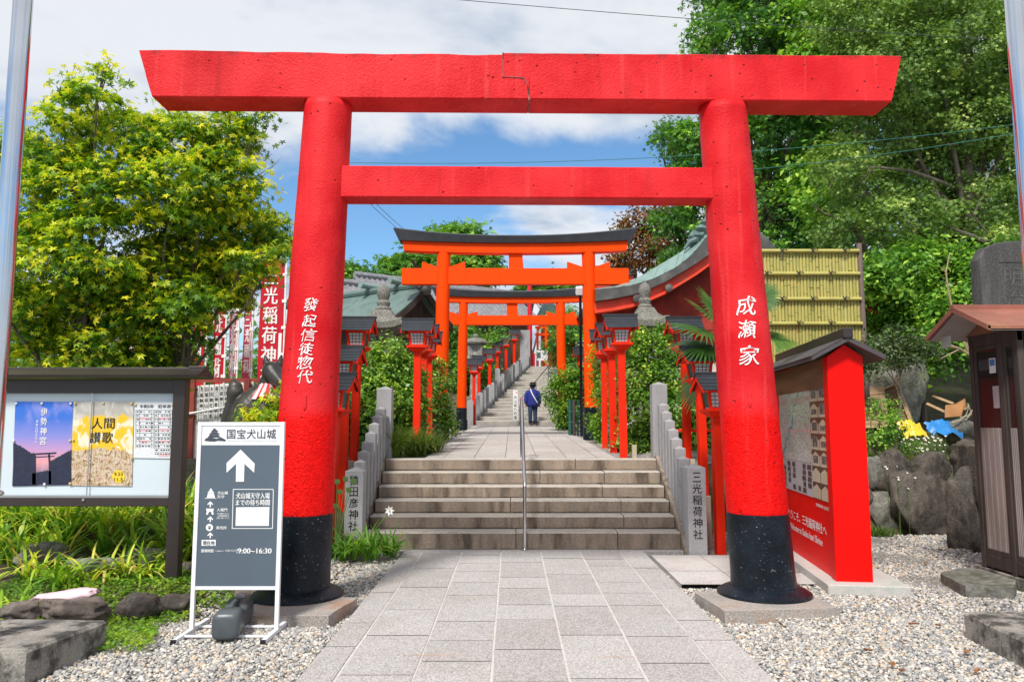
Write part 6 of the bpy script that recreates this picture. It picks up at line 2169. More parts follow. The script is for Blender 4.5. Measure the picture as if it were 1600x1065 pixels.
for (px, py, h, Y, lab) in ((991, 710, 0.2, 12.0, 'beige cable box at the foot of the nearest lantern right of the upper path'), (965.5, 701, 0.17, 13.4, 'beige cable box at the foot of the middle lantern right of the upper path'),
                       (1082, 730, 0.2, 11.2, 'beige cable box behind the inscribed post on the right of the steps'), (1106, 790, 0.22, 10.2, 'beige cable box behind the lowest lantern on the right of the steps'),
                       (548, 733, 0.2, 10.9, 'beige cable box between the red lantern posts on the left of the steps')):
    x = P(px, py, Y).x
    z = float(ground_z(x, Y))
    mb = MB(); mb.box(x - 0.035, x + 0.035, Y - 0.035, Y + 0.035, z - 0.1, max(z + h, P(px, py, Y).z + h * 0.6))
    tag(mb.build('cable_box', pbr('beige_plastic', (0.50, 0.44, 0.33), 0.6, 0.06, 5, 0) if 'beige_plastic' not in MATS else MATS['beige_plastic'], None, bevel=0.006, loc=(x, Y, z)), lab, 'cable box')
mb = MB()
a, b = P(1050, 672, 12.2), P(1125, 674, 12.2)
mb.box(a.x, b.x, 12.18, 12.24, a.z - 0.025, a.z + 0.02)
mb.box(a.x + 0.9, a.x + 0.95, 12.2, 12.25, 1.0, a.z)
mb.box(a.x + 0.05, a.x + 0.1, 12.2, 12.25, 1.0, a.z)
tag(mb.build('low_red_rail', M_LRED, None, loc=(a.x, 12.2, 1.1)), 'low red wooden rail behind the right row of stepping lanterns', 'rail')

# ------------------------------------------------------------------ banners, donor fence, fox
M_FLAG = {}
def flag_mat(name, c):
    m, nt, b = new_mat(name)
    n = noise_n(nt, coords(nt), 2.0)
    col = mix_n(nt, maprange(nt, n, 0.3, 0.7), tuple(x * 0.85 for x in c), c)
    nt.links.new(col, b.inputs['Base Color'])
    b.inputs['Roughness'].default_value = 0.8
    tr = nd(nt, 'ShaderNodeBsdfTranslucent')
    nt.links.new(col, tr.inputs[0])
    mx = nd(nt, 'ShaderNodeMixShader', {0: 0.35, 1: b.outputs[0], 2: tr.outputs[0]})
    nt.links.new(mx.outputs[0], nt.nodes['Material Output'].inputs[0])
    return m
MF1 = flag_mat('crimson_banner_cloth', (0.78, 0.015, 0.04))
MF2 = flag_mat('faded_pink_banner_cloth', (0.68, 0.10, 0.15))
FLAGS = [  # px left, px right, py top, py bottom, depth, material, text, label
    (402, 446, 405, 612, 13.0, MF1, '三光稲荷神社', 'bright crimson banner with large white 三光稲荷神社, largest and nearest the red pillar'),
    (378, 396, 432, 592, 13.4, MF2, '奉納三光稲荷', 'faded pink banner just left of the large crimson one'),
    (357, 374, 436, 588, 13.6, MF2, '奉納三光稲荷', 'faded pink banner, second to the left of the large crimson one'),
    (332, 354, 445, 600, 12.7, MF1, '三光稲荷', 'crimson banner half hidden by maple leaves above the donor fence'),
    (300, 324, 455, 602, 12.5, MF1, '三光稲荷', 'crimson banner mostly behind maple leaves, above the notice board end'),
    (272, 292, 470, 600, 14.8, MF2, '三光稲荷', 'pink banner behind the maple foliage over the notice board roof'),
    (240, 260, 470, 600, 15.4, MF1, '三光稲荷', 'red banner behind the middle of the maple foliage'),
    (200, 220, 470, 598, 15.0, MF1, '三光稲荷', 'red banner deep behind the maple trunk'),
    (-2, 16, 408, 520, 14.0, MF2, '三光稲荷', 'pink banner at the far left edge behind the flagpole'),
    (448, 474, 400, 560, 13.8, MF2, '三光', 'pale red banner partly behind the left red pillar'),
]
for (x0, x1, y0, y1, Y, mt_, txt, lab) in FLAGS:
    a, b = P(x0, y1, Y), P(x1, y0, Y)
    a2 = P(x1, y0, Y)
    xl, xr, zl, zh = a.x, a2.x, a.z, a2.z
    pole_r = xr + 0.02
    t = thing('banner', lab, 'banner', (pole_r, Y, 1.0), 'red shrine banners on white poles')
    amp = 0.035
    wv = lambda u, v: Y + amp * math.sin(3.3 * u / (xr - xl) + v * 1.7 + x0) * (1 - 0.3 * u / (xr - xl))
    mb = MB()
    n1_, n2_ = 9, 26
    mb.sheet([[(xl + (xr - xl) * i / n1_, wv((xr - xl) * i / n1_, zl + (zh - zl) * j / n2_), zl + (zh - zl) * j / n2_) for j in range(n2_ + 1)] for i in range(n1_ + 1)])
    cl = mb.build('cloth', mt_, t, smooth='full')
    mb = MB()
    m = len(txt)
    st_ = (zh - zl) * 0.90 / m
    for k, ch in enumerate(txt):
        cz, cx_ = zh - (zh - zl) * 0.05 - st_ * (k + 0.5), xl + (xr - xl) * 0.42
        put_text(mb, ch, (lambda u, v, cx_=cx_, cz=cz: (cx_ + u, wv(cx_ + u - xl, cz + v) - 0.006, cz + v)), height=st_ * 0.86, width=(xr - xl) * 0.56, bold=0.03)
    if m == 6 and Y < 14:
        mb.add([(xl + (xr - xl) * f, wv((xr - xl) * f, z) - 0.006, z) for f, z in ((0.80, zl + 0.05), (0.93, zl + 0.05), (0.93, zl + 1.0), (0.80, zl + 1.0))], [(0, 1, 2, 3)])
    mb.build('white_lettering', M_WPAINT, cl)
    mb = MB(); mb.tube([(pole_r, Y, 0.8), (pole_r, Y, zh + 0.18)], 0.016, 8)
    p_ = mb.build('pole', M_WPAINT, t, smooth=True)
    mb = MB()
    mb.tube([(xl - 0.03, Y, zh + 0.02), (pole_r + 0.03, Y, zh + 0.02)], 0.010, 6)
    mb.build('cross_bar', M_WPAINT, p_)
    for k in range(5):
        mb = MB()
        z = zl + (zh - zl) * (k + 0.4) / 5
        mb.box(xr - 0.03, pole_r + 0.022, Y - 0.02, Y + 0.02, z - 0.025, z + 0.025)
        mb.build('loop', M_WPAINT, cl)
for i, (px, y1, Y, lab) in enumerate(((303, 600, 12.6, 'bare white pole above the right end of the notice board roof'), (342, 590, 12.8, 'bare white pole left of the fox tail'), (352, 590, 13.4, 'bare white pole close beside the fox tail'), (366, 585, 12.9, 'bare white pole just above the fox tail'))):
    p = P(px, 470, Y)
    mb = MB(); mb.tube([(p.x, Y, 0.9), (p.x, Y, p.z)], 0.018, 8)
    tag(mb.build('banner_pole', M_WPAINT, None, smooth=True, loc=(p.x, Y, 1.0)), lab, 'pole', 'bare white banner poles')

DY = 12.2
df = thing('donor_fence', 'white fence of lettered upright plaques on red rails behind the fox statue', 'fence', (P(330, 640, DY).x, DY, 1.0))
xa, xb = P(284, 640, DY).x, P(392, 640, DY).x
zlo, zhi = P(330, 664, DY).z, P(330, 604, DY).z
n_ = 15
for k in range(n_):
    f = k / (n_ - 1)
    x = xa + (xb - xa) * f
    zt = zhi + 0.08 * f
    mb = MB(); mb.box(x - 0.031, x + 0.031, DY - 0.02, DY + 0.015, zlo - 0.6, zt)
    pq_ = mb.build('plaque', M_WPAINT, df)
    mb = MB()
    for j, ch in enumerate(random.Random(k).sample('奉納三光稲荷神社山田中村木', 6)):
        put_text(mb, ch, plane_map((x, DY - 0.0225, zt - 0.07 - 0.085 * j), (1, 0, 0), (0, 0, 1)), height=0.07, width=0.05, bold=0.03)
    mb.build('black_lettering', M_BLKINK, pq_)
M_RUST = pbr('red_brown_rail', (0.30, 0.05, 0.035), 0.6, 0.2, 4, 0.1)
for dz in (0.10, -0.62):
    mb = MB(); mb.box(xa - 0.1, xb + 0.3, DY + 0.0155, DY + 0.06, zhi + dz - 0.03, zhi + dz + 0.035)
    mb.build('rail', M_RUST, df)
for x in (xa + 0.18, xb - 0.05):
    mb = MB(); mb.box(x - 0.04, x + 0.04, DY - 0.09, DY - 0.025, 0.8, zhi + 0.12)
    mb.build('post', M_RUST, df)
mb = MB()
mb.tube([(xa - 0.05, DY - 0.12, P(300, 650, DY).z), (xb + 0.1, DY - 0.12, P(380, 628, DY).z)], 0.018, 8)
mb.build('white_pipe', M_WPAINT, df, smooth=True)

FYc = 8.7
fx = thing('fox_statue', 'dark bronze seated fox statue with a red and white striped bib behind the castle sign', 'statue', (P(405, 660, FYc).x, FYc, 0.5))
M_FOX = pbr('dark_bronze', (0.045, 0.040, 0.036), 0.36, 0.35, 5, 0.25, 30, dirt=(0.12, 0.12, 0.10), dirt_amt=0.4, dirt_scale=4)
fp = lambda px, py, dy=0.0: P(px, py, FYc + dy)
mb = MB()
kf = FYc / 1200
def bend(pts, rad, n=14, sq=1.0):
    mb.tube(pts, [r * kf for r in rad], n, True, sq)
bend([fp(385, 690), fp(387, 660), fp(394, 635), fp(408, 618), fp(418, 606)], [26, 29, 26, 21, 15], 16)       # haunch, back, chest
bend([fp(416, 612), fp(420, 596), fp(424, 586)], [15, 14, 13])                                              # neck
bend([fp(420, 572, 0.02), fp(425, 580, -0.03), fp(431, 589, -0.09), fp(438, 596, -0.17), fp(442, 599, -0.21)], [11, 16.5, 14, 8.5, 5], 16)   # head and muzzle
for px, dx, dy in ((415, -3, 0.02), (439, 2, 0.03)):
    bend([fp(px + (6 if px < 420 else -5), 574, dy), fp(px, 564, dy), fp(px + dx * 0.3, 553, dy)], [8, 6.2, 1.5], 10, 0.55)    # ears
bend([fp(350, 672), fp(356, 648), fp(365, 628), fp(368, 612), fp(367, 600), fp(364, 592)], [8, 9, 11, 13, 10, 3], 14)   # tail
bend([fp(360, 680), fp(372, 672), fp(384, 664)], [12, 18, 22], 12)
for px, dy in ((414, -0.14), (428, -0.06)):
    bend([fp(px - 2, 624, dy * 0.4), fp(px, 650, dy), fp(px, 680, dy), fp(px, 706, dy), fp(px + 4, 709, dy - 0.03)], [12, 8, 6.5, 6.5, 6], 10)  # forelegs
bend([fp(392, 650, -0.14), fp(400, 680, -0.18), fp(396, 702, -0.16), fp(408, 709, -0.2)], [16, 15, 8, 6], 12)
fo = mb.build('body', M_FOX, fx, smooth='full')
rm = fo.modifiers.new('merge', 'REMESH')
rm.mode, rm.voxel_size, rm.use_smooth_shade = 'VOXEL', 0.012, True
sm_ = fo.modifiers.new('smooth', 'SMOOTH')
sm_.factor, sm_.iterations = 0.5, 6
mb = MB()
for px, py, dy in ((421, 579, -0.135), (434, 580, -0.12)):
    p = fp(px, py, dy)
    mb.lathe((p.x, p.y, p.z), [(0.002, -0.008), (0.016, 0), (0.002, 0.008)], 8)
mb.build('eyes', M_BLKINK, fx)
mb = MB()
n_ = 26
ct, cb = fp(421, 600, -0.02), fp(417, 622, -0.02)
r1 = [(ct.x + math.cos(2 * math.pi * k / n_) * 14.5 * kf, ct.y + math.sin(2 * math.pi * k / n_) * 14.5 * kf, ct.z + (0.012 if k % 2 else 0)) for k in range(n_)]
r2 = [(cb.x + math.cos(2 * math.pi * k / n_) * (27 + 2 * (k % 2)) * kf, cb.y + math.sin(2 * math.pi * k / n_) * (25 + 2 * (k % 2)) * kf, cb.z + 0.02 * math.sin(k * 1.7)) for k in range(n_)]
for k in range(n_):
    mb.cur = k % 2
    k2 = (k + 1) % n_
    a, b = len(mb.v), 0
    for s in range(3):
        f0, f1 = s / 3, (s + 1) / 3
        L_ = lambda p, q_, f: tuple(p[i] + (q_[i] - p[i]) * f for i in range(3))
        mb.add([L_(r1[k], r2[k], f0), L_(r1[k2], r2[k2], f0), L_(r1[k2], r2[k2], f1), L_(r1[k], r2[k], f1)], [(0, 1, 2, 3)])
mb.build('striped_bib', [pbr('red_bib_cloth', (0.68, 0.02, 0.03), 0.8, 0.1, 6, 0), pbr('white_bib_cloth', (0.72, 0.62, 0.62), 0.8, 0.1, 6, 0)], fx)
mb = MB(); p = fp(398, 712)
mb.box(p.x - 0.42, p.x + 0.36, FYc - 0.35, FYc + 0.4, 0.1, p.z)
mb.build('pedestal', M_ROCKG, fx, bevel=0.03)

# ------------------------------------------------------------------ overhead wires
M_WIRE = pbr('dark_wire', (0.05, 0.06, 0.065), 0.6, 0.1, 3, 0)
M_WIREG = pbr('green_wire', (0.03, 0.16, 0.13), 0.5, 0.1, 3, 0)
def wire(p, q_, sag, r, mat, label):
    p, q_ = Vector(p), Vector(q_)
    mb = MB()
    mb.tube([p.lerp(q_, k / 24) - Vector((0, 0, sag * 4 * (k / 24) * (1 - k / 24))) for k in range(25)], r, 5)
    tag(mb.build('overhead_wire', mat, None, loc=tuple(p)), label, 'wire')
wire(P(560, -14, 12), P(1560, 62, 14.5), 0.05, 0.006, M_WIRE, 'topmost dark overhead wire crossing above the red gate beam')
wire(P(470, 252, 13), P(1650, 186, 12.0), 0.28, 0.0055, M_WIREG, 'upper of two green wires running behind the red tie beam')
wire(P(1040, 276, 13), P(1650, 197, 11.8), 0.10, 0.0055, M_WIREG, 'lower of two green wires on the right side before the trees')
wire(P(560, 300, 17.5), P(640, 372, 26), 0.05, 0.007, M_WIRE, 'left one of a close pair of dark wires slanting to the orange gate')
wire(P(566, 297, 17.5), P(650, 373, 26), 0.05, 0.007, M_WIRE, 'right one of a close pair of dark wires slanting to the orange gate')
# ------------------------------------------------------------------ foliage
def rgbl(*a):
    return a
M_MAPLE = leaf_mat('maple_leaf', [(0.0, (0.037, 0.116, 0.012)), (0.35, (0.104, 0.250, 0.015)), (0.6, (0.317, 0.488, 0.020)), (0.8, (0.683, 0.744, 0.024)), (1.0, (0.800, 0.732, 0.037))], 0.38)
M_SHRUBL = leaf_mat('shrub_leaf', [(0.0, (0.046, 0.136, 0.021)), (0.5, (0.136, 0.305, 0.034)), (0.85, (0.337, 0.525, 0.046)), (1.0, (0.547, 0.694, 0.085))], 0.30, 0.38, 0.5)
M_HEDGEL = leaf_mat('hedge_leaf', [(0.0, (0.056, 0.150, 0.020)), (0.5, (0.142, 0.315, 0.025)), (1.0, (0.347, 0.519, 0.047))], 0.34, 0.42)
M_CYP = leaf_mat('cypress_leaf', [(0.0, (0.047, 0.145, 0.036)), (0.5, (0.120, 0.305, 0.043)), (0.85, (0.277, 0.529, 0.053)), (1.0, (0.450, 0.714, 0.079))], 0.28, 0.55)
M_OLIVE = leaf_mat('olive_green_leaf', [(0.0, (0.070, 0.146, 0.033)), (0.45, (0.168, 0.291, 0.062)), (0.8, (0.352, 0.510, 0.106)), (1.0, (0.635, 0.750, 0.213))], 0.30, 0.55)
M_BROAD = leaf_mat('broad_leaf', [(0.0, (0.066, 0.186, 0.032)), (0.5, (0.163, 0.359, 0.044)), (0.85, (0.328, 0.556, 0.061)), (1.0, (0.522, 0.718, 0.110))], 0.33, 0.45)
M_RUSS = leaf_mat('russet_leaf', [(0.0, (0.111, 0.058, 0.023)), (0.5, (0.273, 0.111, 0.036)), (0.8, (0.390, 0.182, 0.052)), (1.0, (0.156, 0.195, 0.039))], 0.3, 0.6)
M_STRAP = leaf_mat('strap_leaf', [(0.0, (0.055, 0.166, 0.022)), (0.45, (0.157, 0.352, 0.030)), (0.75, (0.443, 0.625, 0.040)), (0.92, (0.792, 0.800, 0.091)), (1.0, (0.778, 0.585, 0.185))], 0.35, 0.42, 0.45)
M_COVER = leaf_mat('ground_cover_leaf', [(0.0, (0.073, 0.185, 0.015)), (0.5, (0.172, 0.343, 0.024)), (1.0, (0.449, 0.554, 0.046))], 0.35, 0.5)
M_GRASS = leaf_mat('wild_grass_blade', [(0.0, (0.060, 0.132, 0.018)), (0.5, (0.168, 0.252, 0.036)), (0.8, (0.432, 0.372, 0.144)), (1.0, (0.552, 0.444, 0.228))], 0.3, 0.6)
M_PALM = leaf_mat('palm_leaf', [(0.0, (0.030, 0.098, 0.022)), (0.6, (0.090, 0.203, 0.038)), (1.0, (0.255, 0.360, 0.075))], 0.25, 0.35, 0.5)

def maple_tpl():
    vs, fs = [], []
    for a, L, w in ((0, 1.0, 0.17), (52, 0.92, 0.16), (-52, 0.92, 0.16), (106, 0.62, 0.13), (-106, 0.62, 0.13)):
        a = R(a)
        d, n = (math.cos(a), math.sin(a)), (-math.sin(a), math.cos(a))
        k = len(vs)
        vs += [(0, 0, 0), (d[0] * L * 0.42 + n[0] * w, d[1] * L * 0.42 + n[1] * w, 0.02), (d[0] * L, d[1] * L, -0.16), (d[0] * L * 0.42 - n[0] * w, d[1] * L * 0.42 - n[1] * w, 0.02)]
        fs.append((k, k + 1, k + 2, k + 3))
    return np.array(vs), np.array(fs)
TPL = {
    'maple': maple_tpl(),
    'oval': (np.array([(0, 0, 0), (0.5, 0.27, 0.07), (1, 0, -0.05), (0.5, -0.27, 0.07)]), np.array([(0, 1, 2, 3)])),
    'spray': (np.array([(0, 0, 0), (0.45, 0.10, 0.02), (1, 0, -0.06), (0.45, -0.10, 0.02), (0.1, 0, 0), (0.30, 0.26, 0.03), (0.72, 0.42, -0.04), (0.50, 0.14, 0.02), (0.1, 0, 0), (0.30, -0.26, 0.03), (0.72, -0.42, -0.04), (0.50, -0.14, 0.02)]),
              np.array([(0, 1, 2, 3), (4, 5, 6, 7), (8, 9, 10, 11)])),
}
def leaf_mesh(name, mat, pos, nrm, size, tint, parent=None, tpl='oval', rng=None, loc=None):
    rng = rng or RNG
    T, Fc = TPL[tpl]
    n = len(pos)
    nrm = nrm / np.linalg.norm(nrm, axis=1, keepdims=True)
    t = rng.normal(size=(n, 3))
    t -= (t * nrm).sum(1, keepdims=True) * nrm
    t /= np.linalg.norm(t, axis=1, keepdims=True) + 1e-9
    b = np.cross(nrm, t)
    s = size[:, None, None]
    co = pos[:, None] + s * (T[None, :, 0:1] * t[:, None] + T[None, :, 1:2] * b[:, None] + T[None, :, 2:3] * nrm[:, None])
    f = (Fc[None] + (np.arange(n) * len(T))[:, None, None]).reshape(-1, 4)
    return np_mesh(name, co, f, mat, parent, tint=np.repeat(np.clip(tint, 0, 1), len(Fc)), loc=loc)

def crown_points(blobs, clumps, per, cr, flat, rng, shell=0.45, up=0.75, out=0.55, rnd=0.55, tmid=0.4, tcl=0.28, tlf=0.18, droop=0.0, tip=0.0):
    """clumps of leaves spread through the crown's volume"""
    P_, N_, T_ = [], [], []
    areas = np.array([r[0] * r[2] for _, r in blobs])
    cnt = np.maximum(1, np.round(clumps * areas / areas.sum()).astype(int))
    for (c, r), k in zip(blobs, cnt):
        d = rng.normal(size=(k, 3))
        d /= np.linalg.norm(d, axis=1, keepdims=True)
        f = (shell + (1 - shell) * rng.random(k)) ** 0.6 * rng.uniform(0.86, 1.12, k)
        cc = np.array(c)[None] + d * np.array(r)[None] * f[:, None]
        for j in range(k):
            m = max(3, int(per * rng.uniform(0.55, 1.5)))
            q = rng.normal(size=(m, 3)) * 0.5
            rr_ = cr * rng.uniform(0.65, 1.35)
            tilt = rng.normal(0, 0.3, 2)
            p = np.stack([q[:, 0] * rr_, q[:, 1] * rr_, q[:, 2] * rr_ * flat + q[:, 0] * rr_ * tilt[0] + q[:, 1] * rr_ * tilt[1]], 1)
            p[:, 2] -= droop * (q[:, 0] ** 2 + q[:, 1] ** 2) * rr_
            P_.append(cc[j] + p)
            o = d[j][None] * out + np.array([[0, 0, up]]) + rng.normal(size=(m, 3)) * rnd
            N_.append(o)
            T_.append(np.clip(tmid + rng.normal(0, tcl) + rng.normal(0, tlf, m) + tip * (np.hypot(q[:, 0], q[:, 1]) - 0.6 + 0.8 * q[:, 2]), 0.0, 1.0))   # sunlit look of each spray's top and tips put into the tint as yellow
    return np.concatenate(P_), np.concatenate(N_), np.concatenate(T_)

def pb(lst, Y, dY=0.5, flat=0.85, rng=None):
    rng = rng or RNG
    out = []
    for px, py, r in lst:
        y = Y + rng.uniform(-dY, dY)
        c = P(px, py, y)
        R_ = r * y / 1200
        out.append((tuple(c), (R_, R_ * 0.95, R_ * flat)))
    return out

def trunk_mesh(t, base, blobs, r, lean=0.0, rng=None, mat=None, extra=()):
    rng = rng or RNG
    mb = MB()
    base = Vector(base)
    cs = [Vector(c) for c, _ in blobs]
    ctr = sum(cs, Vector()) / len(cs)
    topc = max(cs, key=lambda c: c.z)
    mid = base.lerp(Vector((ctr.x, ctr.y, ctr.z)), 0.55) + Vector((rng.normal() * 0.08, rng.normal() * 0.08, 0))
    top = Vector((topc.x * 0.5 + ctr.x * 0.5, topc.y * 0.5 + ctr.y * 0.5, topc.z))
    path = [base - Vector((0, 0, 0.3)), base + Vector((0, 0, 0.15)), base.lerp(mid, 0.5) + Vector((rng.normal() * 0.05, 0, 0)), mid, mid.lerp(top, 0.5), top]
    mb.tube(path, [r * 1.35, r * 1.1, r * 0.92, r * 0.75, r * 0.45, r * 0.1], 12)
    for c in cs:
        f = rng.uniform(0.35, 0.8)
        i = f * (len(path) - 2)
        a = path[1 + int(i) % (len(path) - 2)].lerp(path[min(2 + int(i), len(path) - 1)], i % 1)
        if a.z > c.z + 0.3:
            a = path[2].lerp(path[3], rng.uniform(0, 1))
        m1 = a.lerp(c, 0.5) + Vector((rng.normal() * 0.1, rng.normal() * 0.1, 0.12))
        mb.tube([a, m1, c], [r * 0.34, r * 0.2, r * 0.06], 7)
        for _ in range(3):
            e = c + Vector(rng.normal(size=3)) * 0.35 * max(0.4, (blobs[0][1][0]))
            mb.tube([m1.lerp(c, 0.5), c.lerp(e, 0.5) + Vector((0, 0, 0.05)), e], [r * 0.12, r * 0.07, r * 0.025], 5)
    for pts, r0 in extra:
        mb.tube(pts, [r0 * (1 - 0.85 * k / (len(pts) - 1)) for k in range(len(pts))], 6)
    return mb.build('trunk', mat or M_BARK, t, smooth=True)

def tree(name, label, cat, base, blobs, mat, tpl, size, clumps, per, cr, flat, seed, trunk_r=0.12, group=None, extra=(), **kw):
    rng = np.random.default_rng(seed)
    t = thing(name, label, cat, tuple(base), group)
    p, n, ti = crown_points(blobs, clumps, per, cr, flat, rng, **kw)
    sz = size * rng.uniform(0.65, 1.25, len(p))
    leaf_mesh('crown', mat, p, n, sz, ti, t, tpl, rng)
    if trunk_r:
        trunk_mesh(t, base, blobs, trunk_r, rng=rng, extra=extra)
    return t

gz = lambda x, y: float(ground_z(x, y))
# the two maples on the left
A1 = [(30, 235, 55), (95, 215, 62), (150, 165, 52), (190, 215, 58), (120, 290, 85), (30, 330, 80), (195, 300, 62), (60, 410, 85), (160, 380, 85), (30, 490, 75), (110, 480, 85), (190, 470, 75), (55, 560, 65), (150, 555, 70), (165, 112, 22), (115, 135, 20), (-40, 420, 80)]
x, y = P(150, 560, 8.9).x, 8.9
tree('maple_tree', 'yellow-green maple tree rising behind the notice board at the left edge', 'tree', (x, y, gz(x, y)), pb(A1, 8.9, 0.55), M_MAPLE, 'maple', 0.064, 480, 50, 0.27, 0.24, 11, 0.085,
     group='maples behind the notice board', extra=[([P(115, 135, 8.9), P(112, 120, 8.9), P(118, 98, 8.9)], 0.008), ([P(165, 112, 8.9), P(170, 95, 8.9), P(160, 78, 8.9)], 0.008)], tmid=0.50, tcl=0.18, tlf=0.12, droop=0.25, tip=0.42)
A2 = [(250, 190, 30), (235, 240, 38), (300, 215, 48), (355, 205, 42), (400, 195, 22), (270, 300, 70), (340, 285, 62), (300, 370, 78), (370, 350, 50), (425, 362, 34), (260, 430, 75), (340, 425, 70), (392, 405, 32), (435, 390, 18), (240, 485, 62), (300, 465, 44), (352, 440, 22), (245, 550, 48), (300, 520, 22), (225, 570, 45), (385, 265, 14)]
x, y = P(232, 600, 9.5).x, 9.5
bare = []
for k, e in enumerate([(405, 235), (425, 240), (412, 275), (428, 258), (395, 300), (440, 246), (418, 310)]):
    bare.append(([P(340, 300, 9.2), P(372, 285 + 3 * k, 9.2), P(395, 262 + 6 * k, 9.15), P(*e, 9.15)], 0.012))
tree('maple_tree', 'maple tree beside the left red pillar, with a fan of bare twigs against the sky', 'tree', (x, y, gz(x, y)), pb(A2, 9.2, 0.6), M_MAPLE, 'maple', 0.064, 480, 50, 0.27, 0.24, 12, 0.075,
     group='maples behind the notice board', extra=bare, tmid=0.46, tcl=0.18, tlf=0.12, droop=0.25, tip=0.42)

# tall trees on the right
T1 = [(1160, 60, 75), (1105, 45, 40), (1110, 130, 45), (1205, 15, 75), (1240, 100, 75), (1150, -40, 85), (1230, -60, 90), (1085, 225, 50), (1065, 205, 28), (1075, 290, 45), (1110, 330, 50), (1150, 250, 65), (1235, 210, 75), (1190, 330, 60), (1255, 320, 62), (1160, 150, 70), (1290, 180, 70), (1180, 400, 50), (1240, 390, 50)]
x, y = P(1237, 390, 23).x, 23
tree('cypress_tree', 'tall dark green cypress behind the right pillar with its bare trunk above the bamboo fence', 'tree', (x, y, gz(x, y)), pb(T1, 23, 1.0), M_CYP, 'spray', 0.19, 1100, 36, 0.42, 0.40, 21, 0.20, tmid=0.40, tcl=0.25, droop=0.35)
T1b = [(1040, 345, 26), (1065, 350, 30), (1055, 400, 28), (1085, 390, 34), (1030, 215, 12)]
x, y = P(1075, 420, 27).x, 27
tree('cypress_tree', 'dark narrow conifer rising left of the shrine roof ridge ornament', 'tree', (x, y, gz(x, y)), pb(T1b + [(1045, 200, 18), (1060, 240, 26), (1050, 290, 28)], 27, 0.8), M_CYP, 'spray', 0.16, 210, 30, 0.40, 0.4, 22, 0.14, tmid=0.32, tcl=0.22, droop=0.35)
T2 = [(1400, 110, 95), (1500, 70, 105), (1585, 150, 100), (1340, 40, 78), (1430, -30, 100), (1550, -10, 110), (1640, 60, 110), (1385, 210, 80), (1480, 190, 95), (1580, 270, 95), (1330, 130, 70), (1440, 280, 80), (1530, 330, 75), (1350, 300, 60), (1415, 345, 70), (1310, 355, 42), (1490, 385, 60), (1570, 390, 60), (1650, 250, 100), (1310, 255, 45)]
x, y = P(1575, 480, 16.8).x, 16.8
tree('evergreen_tree', 'huge olive-green small leaved evergreen filling the upper right corner', 'tree', (x, y, gz(x, y)), pb(T2, 16.8, 1.0), M_OLIVE, 'spray', 0.098, 2700, 46, 0.30, 0.45, 23, 0.20,
     extra=[([P(1600, 400, 15.6), P(1560, 385, 15.5), P(1500, 362, 15.4), P(1478, 352, 15.4)], 0.09), ([P(1560, 385, 15.5), P(1520, 335, 15.3), P(1540, 300, 15.3)], 0.025)], tmid=0.42, tcl=0.20, up=0.8, rnd=0.6)
T2b = [(1330, 60, 60), (1300, 20, 60), (1365, 10, 60), (1330, 130, 60), (1420, 60, 60), (1450, 120, 60), (1290, 270, 50), (1300, 330, 45), (1270, 110, 50), (1470, 200, 50)]
x, y = P(1330, 420, 20).x, 20
tree('broadleaf_tree', 'fresh green broadleaf tree between the cypress and the olive-green evergreen', 'tree', (x, y, gz(x, y)), pb(T2b, 20, 0.8), M_BROAD, 'oval', 0.19, 560, 46, 0.42, 0.4, 24, 0.16, tmid=0.55, tcl=0.22)
T3 = [(1395, 430, 50), (1440, 410, 55), (1480, 440, 55), (1380, 490, 48), (1430, 480, 55), (1490, 500, 50), (1400, 545, 48), (1455, 550, 45), (1370, 560, 36), (1360, 440, 34), (1520, 470, 50), (1560, 430, 60), (1410, 590, 28), (1368, 610, 26)]
x, y = P(1440, 600, 15.5).x, 15.5
tree('climbing_bush', 'big tangle of bright green broad leaves beside the bamboo fence and above the boulder', 'bush', (x, y, gz(x, y)), pb(T3, 15.0, 0.7), M_BROAD, 'oval', 0.125, 560, 42, 0.30, 0.45, 25, 0.06, tmid=0.45, tcl=0.26)
T3b = [(1380, 548, 24), (1415, 556, 20), (1360, 570, 22), (1445, 542, 20), (1400, 528, 20)]
x, y = P(1395, 610, 12.8).x, 12.8
tree('grey_green_shrub', 'grey-green small leaved shrub hanging before the boulder behind the red board', 'bush', (x, y, gz(x, y)), pb(T3b, 12.8, 0.3), leaf_mat('grey_green_leaf', [(0.0, (0.04, 0.075, 0.03)), (0.5, (0.10, 0.155, 0.06)), (1.0, (0.22, 0.28, 0.13))], 0.3), 'oval', 0.065, 130, 34, 0.20, 0.4, 26, 0.03, tmid=0.5)
T5 = [(1000, 345, 34), (1025, 370, 38), (985, 362, 20), (968, 398, 18), (1045, 410, 36), (1000, 400, 26), (1062, 340, 24), (960, 415, 14), (1035, 335, 20), (980, 415, 20)]
x, y = P(1020, 440, 33).x, 33
tree('russet_tree', 'russet brown autumn tree beyond the right end of the orange gate cap', 'tree', (x, y, gz(x, y)), pb(T5, 33, 0.8), M_RUSS, 'oval', 0.17, 300, 26, 0.38, 0.4, 27, 0.12, tmid=0.45, tcl=0.25)
T6 = [(700, 378, 30), (725, 372, 22), (668, 400, 34), (740, 400, 32), (690, 425, 50), (645, 425, 34), (745, 425, 30), (715, 410, 40), (625, 432, 16), (610, 412, 9), (622, 420, 10)]
x, y = P(695, 470, 62).x, 62
tree('round_tree', 'large rounded green tree behind the left half of the orange gate', 'tree', (x, y, 4.4), pb(T6, 62, 1.5), M_BROAD, 'spray', 0.60, 620, 40, 0.95, 0.5, 28, 0.35, tmid=0.40, tcl=0.2)
